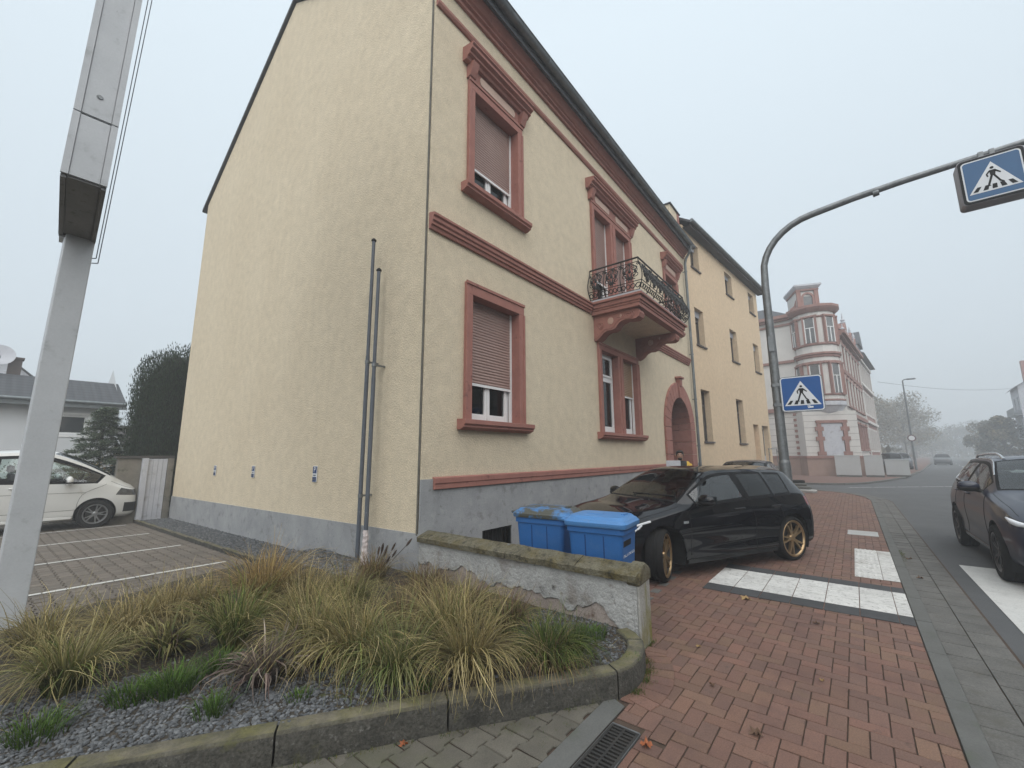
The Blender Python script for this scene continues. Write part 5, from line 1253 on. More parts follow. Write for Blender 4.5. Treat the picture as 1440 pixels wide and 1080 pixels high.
        L_ = lambda u0, v0, u1, v1: [(u0+(u1-u0)*k/14, v0+(v1-v0)*k/14) for k in range(15)]
        if net is HATCH:
            seam(L_(5.0,1.5,5.1,4.0)); seam(L_(7.75,1.3,7.8,4.1)); seam(L_(9.0,2.6,8.87,4.1)); seam(L_(5.0,1.3,8.5,1.3)); seam(L_(2.2,4.25,5.0,4.6)); seam(L_(10.9,1.8,11.0,3.1))
        else: seam(L_(5.0,1.3,5.0,4.0)); seam(L_(7.95,1.3,7.95,4.0)); seam(L_(5.0,1.25,7.95,1.25)); seam(L_(5,3.2,11,3.2)); seam(L_(5,1.9,11,1.9)); seam(L_(1.6,4.2,5,4.5)); seam(L_(10.1,1.3,10.1,4.0))
        if chrome != 'black':
            mb = MB(); pts = [S[min(nu-1,round(u*ku)), round(4.08*kv)] for u in np.linspace(5.5, 10.0, 40)]+[S[min(nu-1,round(u*ku)), round(4.97*kv)] for u in np.linspace(10.0, 5.9, 40)]
            mb.tube([(p[0], s_*(p[1]+.004), p[2]) for p in pts], .011, 6); mb.build('window_chrome', M[chrome], t, smooth=60)
        if rails:
            mb = MB(); pts = [S[min(nu-1,round(u*ku)), round(5.35*kv)] for u in np.linspace(7.1, 10.2, 24)]
            mb.tube([(p[0], s_*(p[1]), p[2]+.055*min(1, 6*min(k, 23-k)/23)) for k, p in enumerate(pts)], .02, 8); mb.build('roof_rail', M['chrome'], t, smooth=60)
        # sill blade and front lip
        mb = MB()
        a, b = N[5,1], N[9,1]; mb.extr([(wb[0]-Ra-.02, s_*(a[1]-.05), a[2]-.02),(wb[0]-Ra-.02, s_*(a[1]+.035), a[2]-.015),(wb[0]-Ra-.02, s_*(a[1]+.03), a[2]+.05),(wb[0]-Ra-.02, s_*(a[1]-.03), a[2]+.06)], (wb[1]-wb[0]+2*Ra+.04, 0, 0)); mb.build('side_skirt', M['gloss_black'] if net is HATCH else paint, t, bevel=.01)
        mb = MB()
        a = [(w_+ (Ra-.006)*math.cos(q), wz+(Ra-.006)*math.sin(q)) for w_ in (wb[0],) for q in []]
    # wipers and antenna
    mb = MB(); z0 = N[5,6]; 
    mb.tube([tuple(Vector(S[round(5.3*ku), round(5.3*kv)])+Vector((0,0,.012))), tuple(Vector(S[round(5.25*ku), -1])+Vector((0,-.1,.014)))], .01, 6)
    mb.build('wiper', M['black'], t)
    if interior:
        zb = N[8,4,2]; zr = N[8,7,2]; fl = N[8,1,2]+.08
        mb = MB(); d0 = N[5,7,0]
        mb.extr([(d0-.02, -.72*sy, zb-.08),(d0-.12,-.72*sy,zb+.0),(d0-.55,-.72*sy,zb-.02),(d0-.62,-.72*sy,zb-.3),(d0-.3,-.72*sy,zb-.5)], (0,1.44*sy,0)); mb.box(-1.9*sx, -.74*sy, fl, d0-.2, .74*sy, fl+.02); mb.build('dashboard', M[ 'seat_dark'], t, bevel=.02)
        sr = .1*sx if net is HATCH else .55
        for row, x in enumerate((sr-.45, sr-1.35) if net is HATCH else (sr-.35,)):
            for s_ in (1, -1):
                y = s_*.37*sy; mb = MB()
                mb.box(x-.1, y-.24, zb-.55, x+.42, y+.24, zb-.36); mb.extr([(x-.12,y-.23,zb-.4),(x+.02,y-.23,zb-.4),(x-.10,y-.23,zb+.22),(x-.22,y-.23,zb+.22)], (0,.46,0)); mb.box(x-.24,y-.12,zb+.25,x-.14,y+.12,zb+.42)
                mb.build('seat', M[seats], t, bevel=.04)
        mb = MB(); sy_ = .37*sy; cxx = d0-.72 if net is HATCH else d0-.62
        Mx = Matrix.Translation((cxx, sy_, zb+.0)) @ Matrix.Rotation(R(-65), 4, 'Y')
        mb.tube([Mx @ Vector((.18*math.cos(q), .18*math.sin(q), 0)) for q in [k*math.pi/12 for k in range(25)]], .015, 6)
        mb.tube([Mx @ Vector((-.17,0,0)), Mx @ Vector((.17,0,0))], .018, 6); mb.tube([Mx @ Vector((0,-.17,0)), Mx @ Vector((0,.0,0)), Mx @ Vector((0,.17,0))], .018, 6)
        mb.build('steering_wheel', M['black'], t, smooth=60)
        mb = MB(); mb.box(N[7,7,0]+.10,-.1,N[7,7,2]-.13,N[7,7,0]+.13,.1,N[7,7,2]-.07); mb.build('rear_view_mirror', M['black'], t, bevel=.01)
    return t, S, N, near
M['trim_black'] = surf('trim_black', (.008,.008,.009), rough=.6, fine=0, spec=.12)
M['gloss_black'] = surf('gloss_black', (.006,.006,.007), rough=.12, fine=0, spec=.5)
M['lamp_glass'] = surf('lamp_glass', (.10,.105,.115), (.03,.032,.035), 14, .08, fine=0, spec=.7)
M['tail_red'] = surf('tail_red', (.22,.012,.014), (.10,.006,.008), 8, .1, fine=0)
M['rim_bronze'] = surf('bronze_rim', (.40,.28,.155), (.34,.235,.13), 6, .33, metal=.75, fine=.05)
M['rim_silver'] = surf('silver_rim', (.36,.37,.38), (.28,.29,.30), 6, .3, metal=.8, fine=.05)
M['rim_dark'] = surf('dark_rim', (.05,.05,.055), (.08,.08,.085), 6, .35, metal=.6)
M['seat_dark'] = surf('seat_dark', (.022,.022,.024), (.03,.03,.033), 6, .8)
M['seat_grey'] = surf('seat_grey', (.22,.22,.23), (.16,.16,.17), 6, .9)
M['chrome'] = surf('chrome', (.62,.63,.64), rough=.18, metal=1, fine=0)
M['drl'] = surf('daylight_strip', (.8,.82,.85), rough=.3, fine=0)
black_paint = surf('black_car_paint', (.0045,.0045,.0065), (.0035,.0035,.005), .5, .4, coat=.9, fine=0, spec=.0)
blue_paint = surf('dark_blue_paint', (.010,.014,.035), (.008,.011,.028), .5, .45, coat=.55, fine=0, spec=.5)
white_paint = surf('white_car_paint', (.64,.645,.63), (.60,.605,.59), .6, .3, coat=.8, fine=.02, spots=[((.40,.37,.32), 3, .66, .85)])
# the black hatchback on the pavement: nose towards the low wall
def place_heading(fl, rl, track_h, wbm):
    """left wheels' contact points -> origin (mid wheelbase, centre) and heading"""
    d = (Vector(fl)-Vector(rl)).normalized(); n_ = Vector((d.y, -d.x)); c = (Vector(fl)+Vector(rl))/2+n_*track_h; return (c.x, c.y, 0.0), math.atan2(d.y, d.x)
loc, rz = place_heading((5.72,2.10),(8.07,.92),.80,2.63)
hb, S_, N_, near_ = car('black_hatchback', 'glossy black hatchback with bronze wheels parked across the brick pavement', 'car', loc, rz, black_paint, rim='rim_bronze', zmap=([.17,.95,1.466],[.17,.94,1.42]), Rw=.325, rimr=.262, steer=R(33), rear_glass='dglass', ku=12, kv=10)
# unlit white daytime strip of the near headlight
for s_ in (1, -1):
    mb = MB(); p = [S_[round(u*12), round(3.86*10)] for u in np.linspace(1.25, 3.35, 18)]
    mb.tube([(q[0]+.004, s_*(q[1]+.004), q[2]) for q in p], .014, 6)
    p = [S_[round(u*12), round(v*10)] for u, v in zip(np.linspace(2.95, 2.2, 10), np.linspace(3.8, 3.1, 10))]; mb.tube([(q[0]+.004, s_*(q[1]+.004), q[2]) for q in p], .013, 6)
    mb.build('daylight_strip', M['drl'], hb, smooth=60)
mb = MB()
for s_ in (1,-1): mb.box(.87, s_*.887-.003, .70, .96, s_*.887+.003, .73)
mb.build('fender_badge', M['chrome'], hb)
car('dark_estate_car', 'dark car parked close to the facade behind the black hatchback', 'car', (16.1,2.85,0), R(180), blue_paint, zmap=([.17,1.0,1.466],[.17,.97,1.40]), glassm='cglass', rails=False, ku=6, kv=6)
suv, S2, N2, near2 = car('blue_suv', 'dark blue sport utility car with chrome window line driving over the crossing', 'car', (10.1,-2.32,-.05), R(180), blue_paint, sx=1.09, sy=1.055, zmap=([.17,.42,.75,.93,1.466],[.26,.52,.90,1.10,1.62]), wb=(1.40,-1.40), Rw=.355, tw=.245, rimr=.245, track=.80, rim='rim_dark', rails=True, chrome='chrome', ku=12, kv=10)
for s_ in (1, -1):
    mb = MB(); p = [S2[round(u*12), round(3.72*10)] for u in np.linspace(1.5, 2.8, 14)]
    mb.tube([(q[0]+.004, s_*(q[1]+.002), q[2]) for q in p], [.012+.022*math.sin(math.pi*k/13) for k in range(14)], 8); mb.build('lamp_unit', M['drl'], suv, smooth=60)
vn, S3, N3, near3 = car('white_van', 'white passenger van parked in the lot, nose to the garden wall', 'van', (.58,16.25,slz(15.8)+.012), R(0), white_paint, net=VAN, wb=(1.52,-1.5), Rw=.345, tw=.225, rimr=.235, track=.86, rim='rim_silver', style='double', seats='seat_grey', rear_glass='dglass', ku=10, kv=9)
mb = MB(); mb.extr([(-.45,-.62,1.93),(-.6,-.62,1.985),(-2.0,-.62,1.995),(-2.1,-.60,1.94)], (0,1.36,0)); mb.build('roof_pod', M['black'], vn, bevel=.03)
dark = surf('dusty_dark_paint', (.02,.021,.024), rough=.3, coat=.6, fine=0)
grp = 'cars parked along the far pavement'
for (x, y, label) in ((50.5,-2.55,'nearest dark car parked on the far pavement beyond the shrubs'),(58,-3.6,'second dark car parked on the far pavement, just behind the street lamp')):
    car('parked_car', label, 'car', (x,y,.03), pang+R(180), dark, zmap=([.17,1.466],[.19,1.6]), ku=5, kv=5, interior=False, glassm='dglass', rear_glass='dglass', detail=False, group=grp)
car('parked_car', 'small dark car far down the street at the left kerb', 'car', (84,-9.6,-.05), pang+R(180), dark, zmap=([.17,1.466],[.19,1.5]), ku=5, kv=5, interior=False, glassm='dglass', rear_glass='dglass', detail=False, group=grp)
# ------------------------------------------------------------------ pylon, poles, signs, bins, lamp
def rrect(w, d, r, n=5):
    pts = []
    for cx, cy, a0 in ((w/2-r,d/2-r,0),(-w/2+r,d/2-r,90),(-w/2+r,-d/2+r,180),(w/2-r,-d/2+r,270)):
        for k in range(n): a = R(a0+90*k/(n-1)); pts.append((cx+r*math.cos(a), cy+r*math.sin(a)))
    return pts
def loft(mb, levels, cap=True):
    v = []; m_ = None
    for pts, z in levels: m_ = len(pts); v += [(x, y, z) for x, y in pts]
    f = [(i*m_+k, i*m_+(k+1) % m_, (i+1)*m_+(k+1) % m_, (i+1)*m_+k) for i in range(len(levels)-1) for k in range(m_)]
    if cap: f += [tuple(range(m_-1,-1,-1)), tuple(range((len(levels)-1)*m_, len(levels)*m_))]
    mb.add(v, f)
py = thing('sign_pylon', 'tall off white metal sign pylon seen edge-on beside the parking lot', 'sign pylon', (.345,6.0,-.02))
py.rotation_euler = (0, R(.7), 0)
mb = MB(); mb.box(-.105,-.12,-.1,.105,.13,3.9); po = mb.build('post', M['pylon'], py, bevel=.008)
mb = MB(); mb.box(-.2,-.2,.0,.2,.2,.14); mb.build('base_plate', M['kerb'], py, bevel=.02)
pd = Vector((-.10,-1.3,0)).normalized(); pn = Vector((-pd.y, pd.x, 0))
def PF(s, d, z): p = Vector((-.015,0,0))+pd*s+pn*d; return (p.x, p.y, z)
def pbox(mb, s0, s1, d0, d1, z0, z1): 
    p = [PF(s0,d0,z0),PF(s1,d0,z0),PF(s1,d1,z0),PF(s0,d1,z0),PF(s0,d0,z1),PF(s1,d0,z1),PF(s1,d1,z1),PF(s0,d1,z1)]
    mb.add(p, [(0,3,2,1),(4,5,6,7),(0,1,5,4),(1,2,6,5),(2,3,7,6),(3,0,4,7)])
mb = MB(); zb, zs, zt = 3.84, 4.40, 8.2
for z0, z1 in ((zb, zs-.006), (zs+.006, zt)):
    pbox(mb, -.22, 1.38, -.13, .13, z0, z1); 
    pbox(mb, 1.381, 1.40, -.135, -.092, z0, z1); pbox(mb, 1.381, 1.40, .092, .135, z0, z1); pbox(mb, 1.381, 1.392, -.088, .088, z0+.004, z1-.004)
sg = mb.build('sign_case', M['pylon'], py)
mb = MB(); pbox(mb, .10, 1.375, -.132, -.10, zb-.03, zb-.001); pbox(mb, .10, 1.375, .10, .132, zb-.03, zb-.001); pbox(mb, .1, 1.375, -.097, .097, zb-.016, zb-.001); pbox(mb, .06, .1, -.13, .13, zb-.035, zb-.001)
mb.build('underside', surf('dark_metal', (.20,.20,.20), (.15,.15,.15), 3, .6, spots=[((.05,.045,.04), 9, .58, .72, (1.5,1.5,3))]), sg)  # underside coloured darker than the case, with dark spots
mb = MB(); Mx = Matrix.Translation(PF(1.392,.0,4.60)) @ Matrix.Rotation(R(90),4,'X'); mb.lathe([(.001,0),(.024,0),(.03,-.01),(.03,-.02)], 16, Mx); mb.lathe([(.001,.008),(.016,.008),(.018,0)], 12, Mx); mb.build('lock', M['galv'], sg)
mb = MB()
for d, o in ((.175,.0),(.195,.05)): mb.tube([(.150+(d-.175),.08,3.72-o),(.19+(d-.175)*1.8,.08,8.1)], .0045, 6)
mb.tube([(.105,.08,3.70),(.150,.08,3.72)], .005, 6); mb.tube([(.105,.08,3.65),(.17,.08,3.67)], .005, 6); mb.build('cable', M['polegrey'], py)
# two flag posts at the gable
for i, (x, y, h, lab) in enumerate(((3.5,5.56,4.9,'taller of the two grey posts standing before the gable wall'),(3.5,5.38,4.35,'shorter grey post with a torn white sleeve before the gable wall'))):
    t = thing('metal_post', lab, 'post', (x,y,.05), 0, 'grey posts before the gable')
    mb = MB(); mb.tube([(0,0,-.1),(0,0,h*.62)], .030, 14); mb.tube([(0,0,h*.62),(0,0,h)], .026, 14); mb.build('pole', M['polegrey'], t, smooth=50)
    mb = MB(); mb.lathe([(.0,h+.045),(.02,h+.04),(.038,h+.02),(.040,h),(.026,h-.008)], 16); mb.build('cap', M['black'], t, smooth=50)
    mb = MB(); 
    for z in ((2.95,1.0) if i == 0 else (2.88,)): mb.tube([(0,0,z-.025),(0,0,z+.025)], .036, 14); mb.box(.03,-.015,z-.012,.185,.015,z+.012)
    mb.build('bracket', M['galv'], t, smooth=50)
    if i:
        mb = MB(); n = 14; v = []
        for k in range(n+1):
            z = .0+.55*k/n
            for j in range(8):
                a = 2*math.pi*j/8; r_ = .036+.03*max(0, .5-z)*(1+.5*math.sin(j*2.1+k))+.006*math.sin(k*2.3+j); r_ = r_ if k < n else .032
                v.append((r_*math.cos(a)-.03*max(0,.4-z), r_*math.sin(a)*1.1, z))
        mb.add(v, [(k*8+j, k*8+(j+1)%8, (k+1)*8+(j+1)%8, (k+1)*8+j) for k in range(n) for j in range(8)]); mb.build('torn_sleeve', surf('torn_white', (.62,.58,.57), (.5,.42,.40), 14, .8), t)
# crossing sign
def picto(t, par, F, s, blue, border=True):
    """square crossing sign drawn in the plane F(a right, b up, d towards the viewer), side length s"""
    def poly(pts, d, th, mat, name, p=par):
        mb = MB(); mb.add([F(a*s, b*s, d) for a, b in pts]+[F(a*s, b*s, d-th) for a, b in pts], [tuple(range(len(pts)))]+[(i, (i+1) % len(pts), len(pts)+(i+1) % len(pts), len(pts)+i) for i in range(len(pts))]); return mb.build(name, mat, p)
    rr = lambda w, r_: [(x, y) for x, y in rrect(w, w, r_, 6)]
    poly(rr(.985,.075), .004, .003, M['signwhite'], 'white_border'); poly(rr(.93,.055), .007, .003, blue, 'blue_field')
    poly([(0,.36),(.43,-.335),(-.43,-.335)], .010, .003, M['signwhite'], 'white_triangle')
    mb = MB()
    def ad(pts, d=.013): mb.add([F(a*s, b*s, d) for a, b in pts]+[F(a*s, b*s, d-.003) for a, b in pts], [tuple(range(len(pts)))]+[(i, (i+1) % len(pts), len(pts)+(i+1) % len(pts), len(pts)+i) for i in range(len(pts))])
    ad([(.0+.033*math.cos(k*.52), .205+.03*math.sin(k*.52)) for k in range(12)])
    ad([(-.052,.15),(.045,.15),(.05,.10),(.035,.02),(-.04,.02)])                       # trunk
    ad([(-.052,.15),(-.035,.12),(-.085,.065),(-.075,.005),(-.1,.0),(-.115,.07)])       # left arm
    ad([(.03,.15),(.05,.145),(.135,.055),(.12,.035),(.035,.105)])                      # right arm
    ad([(-.04,.03),(.0,.02),(-.075,-.20),(-.06,-.225),(-.125,-.225),(-.11,-.19)])      # left leg
    ad([(-.005,.03),(.035,.02),(.11,-.14),(.16,-.185),(.145,-.205),(.085,-.165)])      # right leg
    for k, (x, sl_) in enumerate(((-.285,.07),(-.135,.035),(0,0),(.135,-.035),(.285,-.07))): ad([(x-.05-sl_*.5,-.30),(x+.035-sl_*.5,-.30),(x+.035+sl_*.5,-.19-.0),(x-.035+sl_*.5,-.19)], .0125)
    mb.build('walking_figure', M['black'], par)
cm = thing('crossing_mast', 'galvanised mast with curved arm over the street carrying pedestrian crossing signs', 'sign mast', (9.4,1.02,0))
mb = MB(); arc = [(0,0,z) for z in (-.1,1.7,3.4,4.9)]
cc = (0,-.98,5.15); 
for k in range(1, 9): a = R(84*k/8); arc.append((0, -.98+.98*math.cos(a), 5.15+.98*math.sin(a)))
arc += [(0,-1.5,6.20),(0,-2.2,6.25),(0,-3.6,6.30),(0,-5.2,6.36)]
mb.tube(arc, [.083,.083,.077,.068]+[.062]*8+[.058,.054,.048,.044], 18); mb.build('pole', M['galv'], cm, smooth=50)
mb = MB(); mb.tube([(0,0,-.02),(0,0,1.45)], .094, 18); mb.tube([(0,0,1.45),(0,0,1.50)], [.094,.084], 18); mb.build('sleeve', M['galv'], cm, smooth=50)
mb = MB(); mb.box(-.10,-.045,3.55,-.06,.045,3.85); mb.build('hatch', M['galv'], cm, bevel=.006); mb = MB(); mb.tube([(0,0,3.3),(0,0,3.42)], .079, 18); mb.build('collar', M['galv'], cm); mb = MB(); mb.tube([(0,-1.78,6.17),(0,-1.86,6.18)], .057, 14); mb.build('collar', M['galv'], cm)
cx_ = -.395
mb = MB(); mb.extr([(-.075, cx_+x*.66, 2.70+z*.66) for x, z in rrect(1,1,.09,6)], (-.018,0,0)); sp = mb.build('sign_plate', M['galv'], cm)
F1 = lambda a, b, d: (-.093-d, cx_-a, 2.70+b)
picto(cm, sp, F1, .645, M['bluesign'])
mb = MB(); mb.tube([(0,0,2.5),(0,0,2.54)], .088, 16); mb.tube([(0,0,2.88),(0,0,2.92)], .088, 16); mb.box(-.09,-.14,2.49,-.06,.05,2.55); mb.box(-.09,-.14,2.87,-.06,.05,2.93); mb.build('clamp', M['galv'], sp, smooth=40)
mb = MB(); stk = [(.10,-.355),(.17,-.35),(.175,-.375),(.235,-.37),(.24,-.415),(.11,-.425),(.105,-.40),(.15,-.395),(.15,-.385),(.10,-.38)]
mb.add([F1(a*.645,b*.645,.0085) for a, b in stk], [tuple(range(len(stk)))]); mb.build('sticker', M['signwhite'], sp)
bx = MB(); yc = -3.16; zc = 5.83
lv = [rrect(.70,.74,.06,6), rrect(.72,.76,.07,6)]
for (x0, x1, w, h) in ((-.13,.13,.70,.74),): 
    v = []
    for x, e in ((-.135,.0),(-.125,.012),(.11,.012),(.13,-.02)): v += [(x, yc+a*(1+e/.35), zc+b*(1+e/.35)) for a, b in rrect(w, h, .055, 6)]
    m_ = 24; bx.add(v, [(i*m_+k, i*m_+(k+1) % m_, (i+1)*m_+(k+1) % m_, (i+1)*m_+k) for i in range(3) for k in range(m_)]+[tuple(range(m_)), tuple(range(3*m_, 4*m_))])
sb = bx.build('sign_box', surf('mauve_grey_case', (.25,.235,.25), (.2,.19,.2), 4, .5), cm, smooth=40)
mb = MB(); mb.extr([(-.136, yc+a, zc+b) for a, b in rrect(.70,.74,.055,6)], (-.006,0,0)); mb.build('black_rim', M['black'], sb)
picto(cm, sb, lambda a, b, d: (-.142-d, yc-a, zc+b*1.05), .645, M['bluesign2'])
mb = MB()
for dy in (-.06,.06): mb.box(-.06, yc+dy-.03, 6.20, .06, yc+dy+.03, 6.33)
mb.box(-.08, yc-.1, 6.195, .08, yc+.1, 6.215); mb.build('hanger', M['galv'], sb, bevel=.006)
# wheeled bins
def bin_(loc, rz, label, w, d, h, lid, text=False):
    t = thing('paper_bin', label, 'bin', loc, rz, 'blue wheeled paper bins behind the low wall')
    mb = MB(); loft(mb, [(rrect(w*.80,d*.76,.04),.06),(rrect(w*.82,d*.80,.045),.12),(rrect(w*.90,d*.90,.05),h*.72),(rrect(w*.92,d*.93,.05),h*.86),(rrect(w*.98,d*.98,.05),h*.865),(rrect(w*.98,d*.98,.05),h*.925)])
    body = mb.build('body', M['bluebin'], t, smooth=35)
    mb = MB()
    for s_ in (-1, 1):
        for y in (-.10, .10):
            v = [(s_*w*(.455+.001), y*1.0-.006, h*.84),(s_*w*.457, y+.006, h*.84),(s_*w*.437, y+.006, h*.55),(s_*w*.437, y-.006, h*.55)]
            mb.extr(v, (s_*.004,0,0))
    mb.build('groove', surf('groove_blue', (.008,.05,.18)), body)
    mb = MB(); z = h*.925
    loft(mb, [(rrect(w*1.04,d*1.05,.06),z),(rrect(w*1.07,d*1.07,.07),z+.012),(rrect(w*1.07,d*1.07,.07),z+.045),(rrect(w*1.03,d*1.03,.07),z+.055),(rrect(w*.98,d*.99,.07),z+.075),(rrect(w*.93,d*.95,.07),z+.080),(rrect(w*.86,d*.88,.08),z+.105),(rrect(w*.5,d*.55,.08),z+.115)])
    l = mb.build('lid', M[lid], t, smooth=32)
    mb = MB(); zt = z+.112
    mb.box(-w*.22,-.05,zt-.004,-w*.12,.12,zt+.008); mb.box(-.02,-d*.40,zt-.02,.1,-d*.34,zt+.012); mb.tube([(-w*.3,d*.52,z+.03),(-w*.3,d*.62,z+.04),(w*.3,d*.62,z+.04),(w*.3,d*.52,z+.03)], .016, 8)
    mb.build('lid_grip', M[lid], l, bevel=.006)
    for s_ in (-1, 1):
        mb = MB(); mb.lathe([(.0,-.025),(.085,-.025),(.1,-.015),(.1,.015),(.085,.025),(.0,.025)], 24, Matrix.Translation((s_*w*.43, d*.38, .1)) @ Matrix.Rotation(R(90),4,'Y')); mb.build('wheel', M['rubber'], t, smooth=40)
    if text:
        zz = h*.63; lettering('lettering', 'ALTPAPIER', .075, M['signwhite'], body, (0, -d*.445, zz), (R(86), 0, 0), ay='BOTTOM_BASELINE', ext=.0015)
        mb = MB(); mb.extr([(-.19,-d*.452,zz+.10),(.05,-d*.452,zz+.10),(.05,-d*.459,zz+.16),(-.19,-d*.459,zz+.16)], (0,.006,0)); mb.build('sticker', M['black'], body)
bin_((4.31,2.20,-.01), R(6), 'blue wheeled paper bin nearest the pavement with white lettering', .52, .64, .96, 'bluelid', True)
bin_((4.47,3.0,-.01), R(6), 'blue wheeled paper bin with a grimy lid nearest the house', .52, .68, .96, 'dirtylid')
# drain grate in the pavement edge
dg = thing('drain_grate', 'cast iron slot drain between grey driveway and red bricks', 'drain', (2.62,1.15,0))
mb = MB(); 
for k in range(3):
    x1 = -.0-k*.52; x0 = x1-.5
    mb.box(x0,.155,-.05,x1,.17,.008); mb.box(x0,.0,-.05,x1,.015,.008); mb.box(x0,.08,-.05,x1,.092,.007)
    for q in range(17): xx = x0+.0+q*.0305; mb.box(xx,.015,-.05,xx+.014,.08,.006); mb.box(xx+.015,.092,-.05,xx+.029,.155,.006)
    mb.box(x1-.006,.015,-.05,x1,.155,.0075)
mb.build('grate', M['steel'], dg); mb = MB(); mb.box(-1.6,-.004,-.06,.012,.0,.006); mb.box(-1.6,.17,-.06,.012,.174,.006); mb.box(.001,.0,-.06,.012,.17,.009); mb.build('channel', M['galv'], dg)
mb = MB(); mb.quad((-1.6,0,-.045),(0,0,-.045),(0,.17,-.045),(-1.6,.17,-.045)); mb.build('sump', M['dark'], dg)
# stacked base plates at the kerb
sp_ = thing('base_plate_stack', 'stack of grey round-edged rubber base plates on the brick pavement', 'base plates', (21.9,1.75,0))
for k, (x, y, z) in enumerate(((0,0,0),(.3,.4,.12),(.55,.72,.24),(.62,.8,.36))):
    mb = MB(); loft(mb, [(rrect(.8,.42,.2,6),.0),(rrect(.84,.46,.2,6),.03),(rrect(.84,.46,.2,6),.1),(rrect(.78,.4,.18,6),.118)]); o_ = mb.build('plate', M['lightslab'] if k == 0 else M['rubber'] if k == 3 else M['kerb'], sp_, smooth=40); o_.location = (x*.5, y*.5, z); o_.rotation_euler = (0,0,R(80+14*k))
# street lamp
sl_ = thing('street_lamp', 'slim grey street lamp carrying a small round sign beyond the cabinets', 'street lamp', (55,-4.45,.03))
mb = MB(); mb.tube([(0,0,-.1),(0,0,1.4),(0,0,8.45),(0,-.12,8.55),(0,-.3,8.58)], [.1,.09,.055,.05,.045], 10); mb.build('pole', M['zinc'], sl_, smooth=50)
mb = MB(); loft(mb, [(rrect(.18,.6,.08),0),(rrect(.26,.75,.1),.06),(rrect(.12,.6,.05),.14)]); o_ = mb.build('lamp_head', M['zinc'], sl_, smooth=50); o_.location = (0,-.6,8.5)
mb = MB(); Mx = Matrix.Translation((-.1,0,2.95)) @ Matrix.Rotation(R(-90),4,'Y'); mb.lathe([(.0,.0),(.31,.0),(.31,.02),(.0,.02)], 24, Mx); rs = mb.build('round_sign', surf('grey_ring', (.14,.08,.08)), sl_)
mb = MB(); mb.lathe([(.0,.021),(.22,.021),(.22,.024),(.0,.024)], 24, Mx); mb.build('disc', M['signwhite'], rs)
mb = MB(); pts = [Vector((60,-2.9,9.2)).lerp(Vector((84.2,-17.55,9.9)), k/20)-Vector((0,0,.5*math.sin(math.pi*k/20))) for k in range(21)]; mb.tube(pts, .02, 5)
tag(mb.build('overhead_wire', M['polegrey'], None, loc=pts[0]), 'thin overhead wire sagging across the foggy street', 'wire')
# right hand house
rh = thing('roadside_house', 'pale house with dark eaves at the right edge across the street', 'house', (84,-17.7,0), pang)
rwn = [(1.2+3*k, 2.3+3*k, z, z+1.7) for k in range(2) for z in (1.2, 4.2, 7.2)]
mb = MB(); wall_panel(mb, 0, 7, -.2, 10.2, rwn, F=lambda u,y,z: (u,-y,z)); mb.quad((0,0,-.2),(0,-9,-.2),(0,-9,10.2),(0,0,10.2)); mb.add([(0,0,10.2),(0,-9,10.2),(0,-4.5,13.2)],[(0,1,2)]); mb.quad((7,0,-.2),(7,-9,-.2),(7,-9,10.2),(7,0,10.2)); mb.build('wall', M['oldwhite'], rh)
for k, (a,b,c,d) in enumerate(rwn): mb = MB(); mb.box(a,-.2,c,b,-.15,d); mb.build('window', M['darkpane'], rh)
mb = MB(); mb.add([(-.4,.5,9.9),(7.4,.5,9.9),(7.4,-4.5,13.4),(-.4,-4.5,13.4),(7.4,-9.5,9.9),(-.4,-9.5,9.9)],[(0,1,2,3),(3,2,4,5)]); rf = mb.build('roof', M['slate'], rh)
mb = MB(); mb.box(1.0,-1.8,10.6,1.9,-.8,13.6); mb.build('chimney', M['sand'], rf)
mb = MB(); mb.box(-.02,.0,3.3,7,.7,3.42); mb.box(-.02,.66,3.42,7,.7,4.3); mb.box(-.02,.0,6.4,7,.7,6.52); mb.box(-.02,.66,6.52,7,.7,7.4); mb.build('balcony', M['zinc'], rh)
